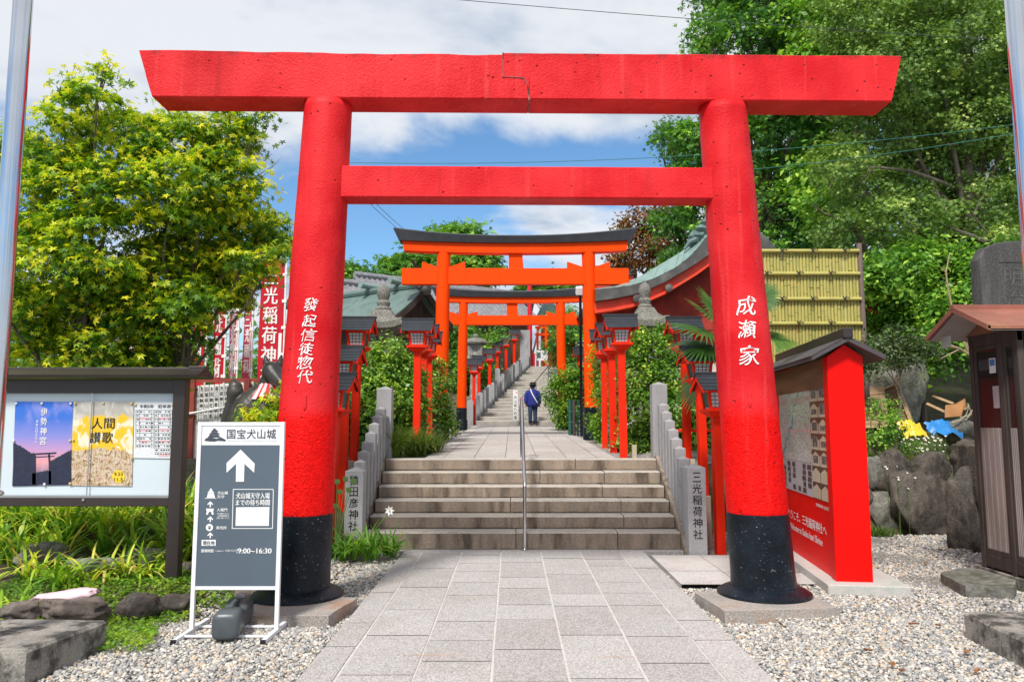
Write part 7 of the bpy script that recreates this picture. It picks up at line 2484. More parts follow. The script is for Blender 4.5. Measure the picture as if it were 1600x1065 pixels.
for i, (lst, Y, m, lab) in enumerate((([(548, 440, 20), (575, 445, 18), (560, 425, 9), (595, 438, 13), (535, 425, 16)], 58, M_CYP, 'low dark trees on the skyline just right of the left red pillar'),
                                  ([(820, 456, 14), (845, 448, 20), (868, 446, 22), (880, 455, 16)], 60, M_BROAD, 'green tree tops behind the crimson post under the orange beam'),
                                  ([(757, 480, 18), (772, 492, 20), (750, 498, 22), (785, 500, 14), (742, 488, 16)], 46, M_BROAD, 'bright green tree below the small orange lintel, before the grey house'),
                                  ([(868, 500, 15), (878, 528, 22), (866, 548, 15), (892, 505, 26), (886, 560, 24), (905, 540, 28), (900, 580, 26), (915, 510, 25)], 36, M_CYP, 'dark conifer to the right of the long stairs behind the small orange gate'),
                                  ([(720, 520, 24), (705, 560, 24), (735, 540, 18), (712, 600, 22), (728, 590, 18), (765, 545, 12), (700, 520, 22), (722, 630, 20), (780, 520, 14), (702, 640, 20), (730, 570, 24), (752, 565, 16), (745, 610, 18), (725, 545, 22), (760, 590, 14)], 32.5, M_BROAD, 'mixed green bushes behind the left legs of the orange gates'))):
    x, y = P(lst[0][0], lst[0][1], Y).x, Y
    tree('tree' if i < 4 else 'bush', lab, 'tree' if i < 4 else 'bush', (x, y, min(gz(x, y), 4.4)), pb(lst, Y, 0.8), m, 'spray', 0.11 * Y / 16 if Y > 45 else 0.17, 150 + 10 * len(lst), 30, 0.011 * Y + 0.05, 0.5, 40 + i, 0.10, tmid=0.38, tcl=0.24)

# shrubs beside the upper path
def shrub(lab, lst, Y, mat, size, clumps, per, cr, seed, tmid=0.45, r=0.03, dY=0.25):
    x, y = P(lst[0][0], lst[0][1], Y).x, Y
    return tree('shrub', lab, 'shrub', (x, y, gz(x, y)), pb(lst, Y, dY, 1.0), mat, 'oval', size, clumps, per, cr, 0.7, seed, r, tmid=tmid, tcl=0.24, shell=0.35)
shrub('large glossy green shrub left of the upper path below the stone lantern', [(610, 560, 36), (598, 600, 45), (628, 625, 40), (580, 645, 38), (632, 585, 32), (575, 600, 24), (640, 670, 26), (585, 690, 26), (615, 660, 34), (655, 640, 18), (648, 600, 20)], 13.1, M_SHRUBL, 0.075, 760, 22, 0.15, 51, 0.56)
shrub('smaller green shrub squeezed between the left lanterns and the orange pillar', [(686, 600, 22), (690, 640, 22), (683, 572, 16), (694, 665, 18), (680, 620, 20)], 16.2, M_SHRUBL, 0.08, 150, 20, 0.16, 52, 0.42)
shrub('large glossy green shrub right of the upper path below the stone lantern', [(1015, 550, 34), (998, 595, 42), (1040, 595, 38), (1005, 645, 45), (1045, 645, 40), (1020, 690, 36), (985, 695, 24), (1062, 560, 20), (1000, 530, 20), (1035, 527, 20), (1058, 690, 30)], 13.3, M_SHRUBL, 0.075, 760, 22, 0.15, 53, 0.50)
shrub('yellow-green bush wrapped round the right orange pillar', [(944, 590, 22), (950, 560, 16), (938, 620, 16), (934, 660, 15), (944, 685, 13), (930, 560, 10), (952, 640, 18), (940, 540, 10)], 16.0, M_HEDGEL, 0.075, 200, 20, 0.14, 54, 0.62)
shrub('clipped bright green hedge between the long stairs and the right orange pillar', [(890, 598, 26), (875, 618, 24), (905, 618, 24), (880, 645, 20), (905, 590, 18), (868, 596, 12), (892, 636, 22), (900, 655, 16)], 21.6, M_HEDGEL, 0.095, 300, 22, 0.19, 55, 0.5)
shrub('dark green bush in the shade behind the right stepping lanterns', [(1095, 640, 36), (1130, 680, 40), (1085, 690, 30), (1120, 620, 30), (1075, 650, 26), (1160, 640, 40), (1190, 690, 40)], 13.6, M_CYP, 0.085, 330, 20, 0.18, 56, 0.3)
shrub('dark green bush in the shade behind the left stepping lanterns', [(545, 640, 30), (560, 690, 30), (530, 700, 32), (552, 600, 24), (510, 650, 40)], 12.9, M_CYP, 0.085, 260, 20, 0.18, 57, 0.32)

def np_blades(name, mat, bases, dirs, length, width, arch, tint, parent=None, segs=6, loc=None, lift=0.9):
    """arching strap leaves"""
    n = len(bases)
    k = np.arange(segs + 1) / segs
    d = np.stack([np.cos(dirs), np.sin(dirs), np.zeros(n)], 1)
    s = np.stack([-np.sin(dirs), np.cos(dirs), np.zeros(n)], 1)
    th = (lift - arch)[:, None] * 0 + (np.pi / 2 * lift)[:, None] - (arch[:, None] * k[None])          # angle above the horizon along the blade
    dl = (length / segs)[:, None]
    x = np.concatenate([np.zeros((n, 1)), np.cumsum(np.cos(th[:, :-1]) * dl, 1)], 1)
    z = np.concatenate([np.zeros((n, 1)), np.cumsum(np.sin(th[:, :-1]) * dl, 1)], 1)
    w = width[:, None] * np.clip(np.sin(np.pi * (0.12 + 0.88 * k)) ** 0.6, 0.04, 1)[None]
    c = bases[:, None] + d[:, None] * x[..., None] + np.array([0, 0, 1.0]) * z[..., None]
    L_, R__ = c + s[:, None] * w[..., None] * 0.5, c - s[:, None] * w[..., None] * 0.5
    co = np.stack([L_, R__], 2).reshape(n, -1, 3)
    f = np.array([(2 * i, 2 * i + 1, 2 * i + 3, 2 * i + 2) for i in range(segs)])
    F = (f[None] + (np.arange(n) * 2 * (segs + 1))[:, None, None]).reshape(-1, 4)
    return np_mesh(name, co, F, mat, parent, tint=np.repeat(tint, segs), smooth=True, loc=loc)
def clump_arrays(centres, per, rad, l0, l1, w, rng, tmid=0.45, ts=0.24):
    B, D, L, Wd, A, T = [], [], [], [], [], []
    for c in centres:
        m = int(per * rng.uniform(0.7, 1.3))
        a = rng.uniform(0, 2 * np.pi, m)
        q = rng.uniform(0, rad, m)
        B.append(np.array(c)[None] + np.stack([np.cos(a) * q, np.sin(a) * q, np.zeros(m)], 1))
        D.append(a + rng.normal(0, 0.4, m))
        L.append(rng.uniform(l0, l1, m))
        Wd.append(w * rng.uniform(0.7, 1.2, m))
        A.append(rng.uniform(0.7, 2.3, m))
        T.append(np.clip(tmid + rng.normal(0, 0.12) + rng.normal(0, ts, m), 0, 1))
    return [np.concatenate(v) for v in (B, D, L, Wd, A, T)]
rng = np.random.default_rng(77)
cs = []
for _ in range(150):
    x, y = rng.uniform(-5.9, -2.45), rng.uniform(7.55, 9.6)
    cs.append((x, y, gz(x, y) + (0.10 if y > 7.8 else 0)))
B, D, L, Wd, A, T = clump_arrays(cs, 26, 0.07, 0.36, 0.62, 0.030, rng, 0.60, 0.24)
o = np_blades('strap_leaf_bed', M_STRAP, B, D, L, Wd, A, T, lift=rng.uniform(0.68, 0.98, len(B)))
tag(o, 'dense bed of arching green and yellow strap leaves under the notice board', 'plants', kind='stuff')
for i, (px, py, lab) in enumerate(((60, 905, 'sparse yellowing strap leaf plant at the far left before the bed'), (25, 935, 'broad upright strap leaf plant right beside the left flagpole'), (110, 915, 'low arching strap leaf plant above the pink stone'), (215, 905, 'spreading yellow strap leaf plant just left of the notice board post'), (262, 893, 'small strap leaf plant at the foot of the notice board post'), (165, 905, 'thin strap leaf plant before the pale back stone'))):
    g = G(px, py, 0.2)
    B, D, L, Wd, A, T = clump_arrays([(g.x, g.y, gz(g.x, g.y)), (g.x + 0.12, g.y + 0.05, gz(g.x, g.y)), (g.x - 0.1, g.y - 0.03, gz(g.x, g.y))], 20, 0.05, 0.22, 0.50, 0.023, rng, 0.62, 0.2)
    A = A * 1.25
    o = np_blades('strap_leaf_plant', M_STRAP, B, D, L, Wd, A, T, loc=(g.x, g.y, gz(g.x, g.y)), lift=rng.uniform(0.5, 0.98, len(B)))
    tag(o, lab, 'plant', 'strap leaf plants before the bed')
# plant with a white flower at the foot of the steps
fl = thing('flowering_plant', 'arching strap leaf plant with one white flower at the left foot of the steps', 'plant', (-1.72, 9.25, 0.0))
cs = [(x, y, 0.02) for x, y in ((-2.15, 9.2), (-2.0, 9.3), (-1.85, 9.15), (-1.72, 9.35), (-1.6, 9.2), (-1.5, 9.42), (-1.42, 9.3), (-1.95, 9.05), (-1.68, 9.08), (-2.2, 9.42), (-1.8, 9.5))]
B, D, L, Wd, A, T = clump_arrays(cs, 24, 0.06, 0.26, 0.50, 0.026, rng, 0.34, 0.2)
np_blades('leaves', M_STRAP, B, D, L, Wd, A, T, fl, lift=rng.uniform(0.6, 0.98, len(B)))
mb = MB()
fc = P(609, 797, 9.3)
mb.tube([(-1.66, 9.3, 0.0), (-1.62, 9.3, 0.35), tuple(fc + Vector((0, 0.02, -0.02)))], 0.006, 6)
mb.build('flower_stem', pbr('green_stem', (0.08, 0.17, 0.03), 0.6, 0.1, 5, 0), fl)
mb = MB()
for k in range(7):
    a = 2 * math.pi * k / 7
    u = Vector((math.cos(a), -0.35, math.sin(a)))
    v = Vector((-math.sin(a), 0, math.cos(a)))
    mb.add([fc, fc + u * 0.03 + v * 0.014, fc + u * 0.062, fc + u * 0.03 - v * 0.014], [(0, 1, 2, 3)])
pt = mb.build('petals', M_WPAINT, fl)
mb = MB(); mb.lathe((fc.x, fc.y - 0.02, fc.z), [(0.001, -0.012), (0.013, 0), (0.001, 0.012)], 8)
mb.build('flower_centre', M_PYEL, fl)

# feathery grass tufts
for px, py, Y, n, lab, s in ((618, 712, 11.9, 620, 'big feathery grass tuft at the top left of the front steps', 1.0), (650, 705, 12.3, 520, 'feathery grass tuft round the feet of the left lanterns', 0.95), (674, 700, 12.9, 300, 'smaller feathery grass tuft spilling towards the upper path', 0.75)):
    x = P(px, py, Y).x
    z = gz(x, Y)
    c = [(x + rng.normal(0, 0.08), Y + rng.normal(0, 0.08), z) for _ in range(12)]
    B, D, L, Wd, A, T = clump_arrays(c, n / 12, 0.10, 0.42 * s, 0.68 * s, 0.011, rng, 0.30, 0.18)
    o = np_blades('grass_tuft', M_GRASS, B, D, L, Wd, A, T, loc=(x, Y, z), lift=rng.uniform(0.7, 1.0, len(B)))
    tag(o, lab, 'grass tuft', 'feathery grass tufts by the upper path')

# ground cover between the left rocks
n = 15000
x, y = rng.uniform(-4.4, -2.28, n), rng.uniform(5.45, 7.5, n)
nz = np.array([mnoise.noise((a * 2.2, b * 2.2, 3)) for a, b in zip(x, y)])
keep = (y > 6.25 - 0.35 * (x + 2.3) * 0.2 + nz * 0.15) | ((np.abs(x + 2.85 + (y - 5.9) * 0.35) < 0.20) & (y > 5.5))
keep &= ~((x > -2.55) & (y < 6.55))
x, y, nz = x[keep], y[keep], nz[keep]
z = ground_z(x, y) + 0.02 + rng.uniform(0, 0.07, len(x)) * (0.7 + nz) + 0.02 * np.clip(6.4 - y, 0, 1)
o = leaf_mesh('ground_cover', M_COVER, np.stack([x, y, z], 1), rng.normal(size=(len(x), 3)) * 0.45 + np.array([0, -0.1, 1]), 0.038 * rng.uniform(0.6, 1.3, len(x)), np.clip(0.5 + nz * 0.6 + rng.normal(0, 0.16, len(x)), 0, 1), None, 'spray', rng, loc=(-3, 6.3, 0))
tag(o, 'bright green low ground cover creeping over the rocks below the notice board', 'ground cover', kind='stuff')
# leaves by the fox
vb = [(tuple(P(px, py, 8.35)), (r * 8.35 / 1200,) * 3) for px, py, r in ((402, 645, 16), (425, 628, 15), (440, 650, 16), (380, 655, 14), (420, 655, 16), (437, 615, 10), (395, 668, 18), (430, 675, 18))]
t = thing('vine', 'yellowing broad leaved vine climbing round the fox statue behind the castle sign', 'plant', tuple(P(410, 700, 8.35)))
p, nn, ti = crown_points(vb, 60, 9, 0.10, 0.5, rng, up=0.4, tmid=0.66, tcl=0.18)
leaf_mesh('leaves', M_MAPLE, p, nn + np.array([0, -0.6, 0]), 0.055 * rng.uniform(0.7, 1.3, len(p)), np.clip(ti, 0, 0.97), t, 'maple', rng)
mb = MB()
for q in ((380, 655), (402, 645), (425, 628), (440, 650)):
    mb.tube([P(405, 730, 8.4), P((405 + q[0]) / 2, 690, 8.38), P(*q, 8.35)], 0.008, 5)
mb.build('stems', M_BARK, t)
# small round leaved weed by the left pillar
t = thing('weed', 'small weed with round pale leaves between the left pillar and the lantern posts', 'plant', (-2.05, 9.0, 0))
mb = MB(); lf = MB()
for q in ((527, 752), (540, 748), (531, 768), (545, 765), (552, 676 + 75), (524, 790)):
    e = P(*q, 9.0)
    mb.tube([(-2.03, 9.0, 0), ((-2.03 + e.x) / 2, 9.0, e.z * 0.6), tuple(e)], 0.004, 5)
    lf.add([e + Vector((math.cos(a) * 0.042 * (1 - 0.25 * math.cos(2 * a)), -0.015 * math.sin(a), math.sin(a) * 0.032)) for a in np.linspace(0, 6.283, 11)[:-1]], [tuple(range(10))])
mb.build('stems', MATS['green_stem'], t)
lf.build('leaves', pbr('pale_weed_leaf', (0.16, 0.27, 0.08), 0.5, 0.1, 20, 0), t)

# fan palm behind the right pillar
PLY = 10.9
pt = thing('fan_palm', 'fan palm with dark green fronds spreading behind the right red pillar', 'palm', (P(1150, 500, PLY).x, PLY, 0.6))
hub = P(1150, 525, PLY)
mb = MB(); mb.tube([(hub.x, PLY, 0.2), (hub.x + 0.03, PLY, 1.6), tuple(hub)], [0.10, 0.09, 0.10], 12)
mb.build('trunk', pbr('fibrous_palm_bark', (0.09, 0.065, 0.04), 0.95, 0.4, 12, 0.9, 40), pt, smooth=True)
rngp = np.random.default_rng(5)
for (px, py, dy, rad) in ((1108, 492, -0.2, 0.62), (1095, 515, -0.35, 0.72), (1112, 478, -0.1, 0.55), (1098, 540, -0.3, 0.60), (1150, 470, 0.1, 0.5), (1190, 458, 0.05, 0.40), (1218, 532, 0.15, 0.52), (1200, 520, 0.35, 0.46), (1090, 600, 0.1, 0.5), (1170, 600, 0.2, 0.5)):
    e = P(px, py, PLY + dy)
    ax = (e - hub).normalized()
    st_ = hub + (e - hub) * 0.85
    vs, fs, tn = [], [], []
    side = ax.cross(Vector((0, -0.5, 1))).normalized()
    nrm = side.cross(ax).normalized()
    m = 30
    tv = rngp.uniform(0.2, 0.7)
    for k in range(m):
        a = R(-105 + 210 * k / (m - 1))
        d = ax * math.cos(a) + side * math.sin(a)
        L = rad * (0.72 + 0.28 * math.cos(a * 0.7)) * rngp.uniform(0.92, 1.05)
        wv_ = (ax * -math.sin(a) + side * math.cos(a))
        kk = len(vs)
        pts = []
        for f, w in ((0, 0.004), (0.35, 0.021), (0.7, 0.017), (1.0, 0.002)):
            c = st_ + d * (L * f) + nrm * (0.10 * L * math.cos(a)) * f + Vector((0, 0, -0.22 * L * f * f))
            pts += [c + wv_ * w + nrm * 0.006, c - wv_ * w + nrm * 0.006]
        vs += pts
        for i in range(3):
            fs.append((kk + 2 * i, kk + 2 * i + 1, kk + 2 * i + 3, kk + 2 * i + 2))
            tn.append(np.clip(tv + rngp.normal(0, 0.12), 0, 1))
    fr = np_mesh('frond', [tuple(v) for v in vs], fs, M_PALM, pt, tint=tn)
    q = MB(); q.tube([hub, hub.lerp(st_, 0.5) + Vector((0, 0, 0.05)), st_], [0.016, 0.012, 0.008], 6)
    q.build('stalk', MATS['green_stem'], fr)

# woodland and hedge masses far behind
def mass(name, label, boxes, mat, n, size, seed, tmid=0.3):
    rg = np.random.default_rng(seed)
    P_ = []
    w = np.array([(b[1] - b[0]) * (b[5] - b[4]) for b in boxes])
    for b, k in zip(boxes, (n * w / w.sum()).astype(int)):
        P_.append(np.stack([rg.uniform(b[0], b[1], k), rg.uniform(b[2], b[3], k), rg.uniform(b[4], b[5], k)], 1))
    p = np.concatenate(P_)
    v = np.array([mnoise.noise((a * 0.5, b * 0.5, c * 0.5)) for a, b, c in p])
    zt_ = p[:, 2]
    p = p[v > -0.25]
    v = v[v > -0.25]
    o = leaf_mesh(name, mat, p, rg.normal(size=(len(p), 3)) * 0.7 + np.array([0, -0.4, 0.8]), size * rg.uniform(0.6, 1.3, len(p)), np.clip(tmid + v * 0.5 + rg.normal(0, 0.12, len(p)), 0, 1), None, 'spray', rg, loc=tuple(p.mean(0)))
    tag(o, label, 'woodland', kind='stuff')
mass('woodland', 'dark wooded hillside filling the gaps behind the right hand trees', [(8.5, 26, 27, 31, 3, 15), (9, 20, 20, 23, 2.5, 7.0), (8, 9.5, 27, 30, 4, 11)], M_CYP, 26000, 0.42, 5, 0.30)
mass('far_hedge', 'distant dark shrubbery behind the red banners on the left', [(-16, -3.6, 18.5, 20.5, 1.0, 4.1), (-11, -5, 24, 26, 1.0, 3.7)], M_BROAD, 15000, 0.26, 6, 0.30)

# ------------------------------------------------------------------ rocks
def rock(cx, cy, z0, w, d, h, mat, seed, label, box=0.4, group=None, tilt=0.0, name='rock', cat='rock'):
    bm = bmesh.new()
    bmesh.ops.create_icosphere(bm, subdivisions=4, radius=1.0)
    rr_ = Vector((seed * 3.17, seed * 1.31, seed * 0.77))
    for v in bm.verts:
        p = v.co.copy()
        q = Vector([math.copysign(abs(a) ** (1 - box), a) for a in p])
        q = q / max(abs(q.x), abs(q.y), abs(q.z), 0.7) * 0.92
        p = p.lerp(q, 0.55)
        nz_ = 0.26 * mnoise.noise(p * 1.1 + rr_) + 0.14 * mnoise.noise(p * 2.6 + rr_) + 0.055 * mnoise.noise(p * 6 + rr_) + 0.02 * mnoise.noise(p * 15 + rr_)
        # a few flat breaks
        for k in range(7):
            dd = Vector((math.sin(seed * 2.1 + k * 1.9), math.cos(seed * 1.3 + k * 2.3), math.sin(seed + k * 3.1) * 0.7)).normalized()
            e = p.dot(dd) - 0.72
            if e > 0:
                p -= dd * e * 0.8
        p *= 1 + nz_
        v.co = Vector((p.x * w / 2, p.y * d / 2, p.z * h / 2 + tilt * p.x * w / 2))
    me = bpy.data.meshes.new(name)
    bm.to_mesh(me)
    bm.free()
    me.polygons.foreach_set('use_smooth', [True] * len(me.polygons))
    me.materials.append(mat)
    o = bpy.data.objects.new(name, me)
    COL.objects.link(o)
    o.location = (cx, cy, z0 + h * 0.36)
    return tag(o, label, cat, group)
def prock(px, pybase, wpx, hpx, z0, mat, seed, label, dk=0.7, box=0.4, tilt=0.0, Y=None, **kw):
    g = G(px, pybase, z0) if Y is None else P(px, pybase, Y)
    k = g.y / 1200
    w, h = wpx * k, hpx * k * 1.18
    return rock(g.x, g.y + w * dk * 0.4, g.z, w, w * dk, h, mat, seed, label, box, tilt=tilt, **kw)
prock(207, 972, 68, 40, 0.03, M_ROCKD, 1, 'dark purple-grey rock at the edge of the gravel, nearest the castle sign but one', 0.8)
prock(263, 962, 62, 30, 0.04, M_ROCKD, 2, 'dark sharp edged rock just left of the castle sign foot', 0.8, tilt=0.15)
prock(98, 968, 118, 28, 0.10, M_ROCK, 3, 'long low brown rock behind the left concrete footing', 0.5)
prock(18, 972, 70, 26, 0.14, M_ROCK, 4, 'rounded rock mostly behind the foot of the left flagpole', 0.7)
prock(96, 940, 104, 15, 0.20, M_PINK, 5, 'flat pink painted stone lying in the ground cover', 0.45, tilt=0.10)
prock(132, 900, 90, 24, 0.24, M_ROCKG, 6, 'pale mossy stone under the middle of the notice board', 0.6)
prock(233, 893, 84, 34, 0.22, M_ROCKG, 7, 'pale grey stone beside the notice board post', 0.6)
prock(52, 885, 80, 34, 0.26, M_ROCKG, 8, 'pale grey stone among strap leaves at the far left', 0.6)
prock(372, 948, 70, 22, 0.03, M_ROCK, 9, 'reddish brown rock seen under the castle sign', 0.6)
prock(300, 905, 50, 24, 0.18, M_ROCK, 10, 'small brown rock between the notice board post and the castle sign', 0.7)
prock(330, 780, 70, 90, 0.5, M_ROCKG, 19, 'upright pale stone behind the left edge of the castle sign', 0.6, Y=8.3)
prock(1451, 838, 96, 100, 0.0, M_ROCKD, 11, 'largest flat faced dark rock at the back of the right gravel', 0.5, 0.45)
prock(1390, 832, 66, 68, 0.02, M_ROCKG, 12, 'pale mossy boulder right of the red board', 0.7)
prock(1518, 860, 54, 118, 0.0, M_ROCKD, 13, 'tall black crusted rock beside the kiosk', 0.7, 0.15)
prock(1402, 768, 84, 64, 0.6, M_ROCKD, 14, 'dark brown rock in the upper row above the pale boulder', 0.6, Y=11.5)
prock(1463, 762, 78, 54, 0.6, M_ROCKD, 15, 'dark grassy rock in the upper row above the largest rock', 0.6, Y=11.55)
prock(1432, 790, 56, 50, 0.5, M_ROCK, 21, 'rounded brown rock wedged between the upper and lower rows of the bank', 0.7, Y=11.4)
prock(1370, 775, 46, 60, 0.4, M_ROCKG, 22, 'mossy pale rock in the bank close to the red board pier', 0.7, Y=11.5)
prock(1525, 740, 60, 50, 0.6, M_ROCKD, 23, 'dark crusted rock on top of the tall rock beside the kiosk', 0.7, Y=11.0)
prock(1404, 655, 125, 105, 1.2, M_ROCKG, 16, 'big rounded boulder among leaves behind the plywood sheets', 0.5, 0.3, Y=13.75)
prock(1510, 690, 60, 36, 1.2, M_ROCKG, 17, 'rounded grey rock on the bank right of the blue sheet', 0.7, Y=12.6)
prock(1560, 880, 60, 40, 0.0, M_ROCKD, 18, 'low dark rock at the foot of the kiosk corner', 0.7, Y=9.6)
prock(1345, 800, 40, 40, 0.1, M_ROCK, 20, 'small brown rock just behind the red board', 0.7, Y=11.4)

# ------------------------------------------------------------------ wild grass, daisies and litter on the right bank
def patch(n, x0, x1, y0, y1, l0, l1, tm, ts=0.2, w=0.009):
    x, y = rng.uniform(x0, x1, n), rng.uniform(y0, y1, n)
    z = ground_z(x, y)
    return np.stack([x, y, z - 0.01], 1), rng.uniform(0, 6.283, n), rng.uniform(l0, l1, n), w * rng.uniform(0.6, 1.3, n), rng.uniform(0.2, 1.8, n), np.clip(rng.normal(tm, ts, n), 0, 1)
prt = [patch(2600, 5.3, 7.4, 11.75, 12.7, 0.08, 0.24, 0.62), patch(1200, 4.6, 5.8, 11.7, 12.6, 0.12, 0.28, 0.25), patch(900, 4.7, 5.35, 10.9, 11.3, 0.08, 0.2, 0.12), patch(250, 5.9, 6.5, 11.45, 11.7, 0.12, 0.25, 0.5), patch(250, 4.9, 5.6, 11.4, 11.7, 0.15, 0.3, 0.3), patch(1500, 4.4, 8, 12.6, 14, 0.1, 0.3, 0.3)]
B, D, L, Wd, A, T = [np.concatenate([q[i] for q in prt]) for i in range(6)]
o = np_blades('wild_grass', M_GRASS, B, D, L, Wd, A, T, segs=4, loc=(6, 11.8, 1), lift=rng.uniform(0.6, 1.0, len(B)))
tag(o, 'wild green and straw coloured grass over the rocky bank on the right', 'grass', kind='stuff')
mb, md = MB(), MB()
for k in range(66):
    if k < 55:
        px, py, Y = rng.uniform(1408, 1478), rng.uniform(680, 705), rng.uniform(11.7, 12.3)
    else:
        px, py, Y = rng.uniform(1368, 1432), rng.uniform(728, 775), rng.uniform(11.0, 11.5)
    c = P(px, py, Y)
    tl = Vector((rng.normal(0, 0.3), -0.7, 0.8)).normalized()
    a_ = tl.cross(Vector((1, 0, 0))).normalized()
    b_ = tl.cross(a_)
    mb.cur = 0
    mb.add([c + a_ * math.cos(q) * 0.015 + b_ * math.sin(q) * 0.015 for q in np.linspace(0, 6.283, 9)[:-1]], [tuple(range(8))])
    mb.cur = 1
    mb.add([c + tl * 0.004 + a_ * math.cos(q) * 0.008 + b_ * math.sin(q) * 0.008 for q in np.linspace(0, 6.283, 7)[:-1]], [tuple(range(6))])
    mb.cur = 2
    mb.tube([c - tl * 0.003, Vector((c.x, c.y + 0.02, gz(c.x, c.y + 0.02)))], 0.003, 4)
tag(mb.build('daisies', [M_WPAINT, M_PYEL, MATS['green_stem']], None, loc=(6, 12, 1)), 'scatter of small white daisies on the right bank', 'flowers', kind='stuff')
# bare soil face with small leaves and stems in front
bl = pb([(1375, 640, 26), (1372, 690, 24), (1380, 670, 20), (1400, 660, 20), (1390, 720, 18), (1365, 730, 20), (1420, 700, 12)], 12.0, 0.2)
x, y = P(1378, 720, 12).x, 12.0
tree('bank_shrub', 'loose leafy shrub on the bank right beside the red board pier', 'bush', (x, y, gz(x, y)), bl, M_BROAD, 'oval', 0.055, 110, 22, 0.14, 0.5, 61, 0.02, tmid=0.35)

def sheet_obj(name, quad, mat, label, cat, thick=0.02, dvec=None):
    mb = MB()
    pts = [P(px, py, Y) for px, py, Y in quad]
    n_ = (pts[1] - pts[0]).cross(pts[3] - pts[0]).normalized()
    mb.ext(pts, n_ * thick)
    c = sum(pts, Vector()) / len(pts)
    return tag(mb.build(name, mat, None, loc=tuple(c), bevel=0.002), label, cat)
pl = sheet_obj('plywood_sheet', [(1352, 604, 13.4), (1381, 602, 13.4), (1390, 668, 12.9), (1352, 668, 12.9)], M_PLY, 'pale plywood sheet of planks leaning behind the red board', 'plywood sheet', 0.03)
mb = MB()
for k in range(1, 5):
    a, b = P(1352, 604 + 13 * k, 13.3 - 0.1 * k), P(1381 + 1.8 * k, 602 + 13 * k, 13.3 - 0.1 * k)
    mb.tube([a + Vector((0, -0.008, 0)), b + Vector((0, -0.008, 0))], 0.006, 4)
mb.build('plank_joint', M_WOODD, pl)
fr = thing('leaning_frame', 'thin pale wooden frame leaning against the boulder', 'wooden frame', tuple(P(1410, 665, 13.2)))
for a, b, r in (((1398, 590, 13.6), (1426, 664, 12.9), 0.035), ((1380, 608, 13.6), (1400, 600, 13.58), 0.022)):
    mb = MB(); mb.tube([P(*a), P(*b)], r, 4)
    mb.build('timber', M_PLY, fr)
mb = MB(); mb.ext([P(1382, 610, 13.6), P(1400, 604, 13.58), P(1421, 660, 13.0), P(1404, 664, 13.0)], (0, 0.02, 0.01))
mb.build('backing', M_WOODB, fr)
bx = thing('broken_drawer', 'broken orange-brown wooden drawer lying on the bank left of the kiosk', 'drawer', tuple(P(1480, 650, 13.0)))
mb = MB(); mb.ext([P(1477, 633, 12.8), P(1506, 632, 12.8), P(1502, 650, 12.7), P(1476, 652, 12.7)], (0.03, 0.03, 0.01))
mb.build('front', M_CARD, bx, bevel=0.004)
mb = MB(); mb.ext([P(1490, 632, 12.85), P(1507, 622, 13.1), P(1510, 634, 13.1), P(1506, 640, 12.85)], (0.02, 0.02, 0))
mb.build('side', M_CARD, bx)
for a, b in (((1449, 631, 13.3), (1477, 644, 12.8)), ((1458, 619, 13.5), (1490, 631, 13.0))):
    mb = MB(); mb.tube([P(*a), P(*b)], 0.03, 4)
    mb.build('rail', M_PLY, bx)
def crumple(name, ctr, w, h, Y, mat, label, cat, seed):
    mb = MB()
    c = P(*ctr, Y)
    k = Y / 1200
    m = 14
    g_ = []
    for i in range(m + 1):
        row = []
        for j in range(m + 1):
            u, v = i / m - 0.5, j / m - 0.5
            z = 0.10 * mnoise.noise((u * 4 + seed, v * 4, 1)) + 0.05 * mnoise.noise((u * 9 + seed, v * 9, 5))
            row.append((c.x + (u + 0.12 * mnoise.noise((v * 4, seed, 2))) * w * k, c.y + v * h * k * 1.3 + z * 0.4, c.z + v * h * k + z + 0.06 * (1 - 4 * u * u)))
        g_.append(row)
    mb.sheet(g_)
    return tag(mb.build(name, mat, None, loc=tuple(c), solid=0.004), label, cat)
M_YTARP = pbr('yellow_plastic_sheet', (0.70, 0.50, 0.015), 0.4, 0.1, 4, 0)
M_BTARP = pbr('blue_plastic_sheet', (0.02, 0.22, 0.58), 0.4, 0.15, 5, 0)
crumple('plastic_bag', (1427, 674), 36, 22, 12.5, M_YTARP, 'crumpled yellow plastic bag on the right bank among daisies', 'plastic bag', 3)
crumple('plastic_sheet', (1474, 672), 46, 20, 12.6, M_BTARP, 'crumpled blue plastic sheet on the right bank', 'plastic sheet', 8)
mb = MB()
for a in ([(1508, 640), (1514, 632), (1510, 648), (1500, 656), (1488, 660)], [(1512, 630), (1518, 646), (1508, 656)], [(1500, 652), (1512, 650), (1520, 640)]):
    mb.tube([P(x, y, 12.6) for x, y in a], 0.010, 5)
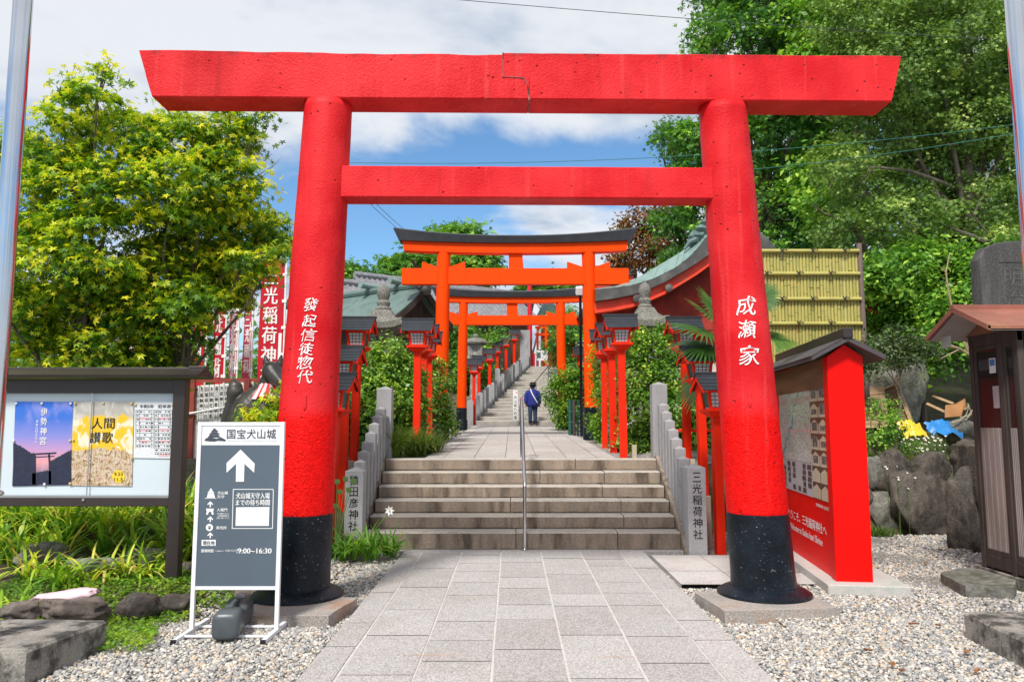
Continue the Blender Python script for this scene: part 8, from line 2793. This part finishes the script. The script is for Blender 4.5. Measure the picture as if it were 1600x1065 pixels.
tag(mb.build('rope_coil', pbr('cream_rope', (0.55, 0.48, 0.33), 0.8, 0.1, 8, 0), None, loc=tuple(P(1508, 645, 12.6))), 'loose cream rope beside the broken drawer', 'rope')
mb = MB()
for a, r in (([(1487, 478), (1481, 450), (1478, 425), (1484, 395)], 0.014), ([(1478, 425), (1466, 415)], 0.006), ([(1481, 445), (1492, 443)], 0.006), ([(1484, 540), (1500, 545), (1516, 555), (1522, 570)], 0.02), ([(1516, 555), (1510, 535)], 0.02), ([(1500, 545), (1470, 560)], 0.012)):
    mb.tube([P(x, y, 9.6) for x, y in a], [r * (1 - 0.5 * k / (len(a) - 1)) for k in range(len(a))], 6)
dt = thing('dead_sapling', 'thin bare dead stems sticking up behind the kiosk roof', 'dead stems', tuple(P(1500, 700, 9.6)))
mb.tube([P(1522, 570, 9.6), P(1530, 600, 9.6), P(1540, 640, 9.6)], 0.015, 6)
mb.tube([P(1487, 478, 9.6), P(1500, 520, 9.62), P(1522, 570, 9.6)], 0.015, 6)
mb.build('stems', pbr('pale_dead_wood', (0.36, 0.27, 0.17), 0.85, 0.2, 6, 0.1), dt)

# fallen leaves on the right gravel
M_DRYL = pbr('dry_brown_leaf', (0.28, 0.12, 0.045), 0.7, 0.3, 20, 0)
for i, (px, py) in enumerate(((1427, 976), (1414, 1003), (1356, 1017), (1512, 1020), (1395, 1040), (1409, 1049), (1527, 1050), (1446, 881), (1508, 863), (1466, 978))):
    g = G(px, py, 0.03)
    a = rng.uniform(0, 6.28)
    mb = MB()
    rows = []
    for k in range(5):
        f = k / 4
        w = 0.018 * math.sin(math.pi * min(0.98, f + 0.04)) + 0.001
        x = (f - 0.5) * 0.07
        rows.append([(g.x + math.cos(a) * x - math.sin(a) * s * w, g.y + math.sin(a) * x + math.cos(a) * s * w, g.z + 0.012 * (s * s) + 0.012 * f) for s in (-1, 0, 1)])
    mb.sheet(rows)
    tag(mb.build('fallen_leaf', M_DRYL, None, loc=tuple(g), solid=0.001), 'curled dry brown leaf fallen on the right hand gravel', 'fallen leaf', 'dry leaves on the gravel')
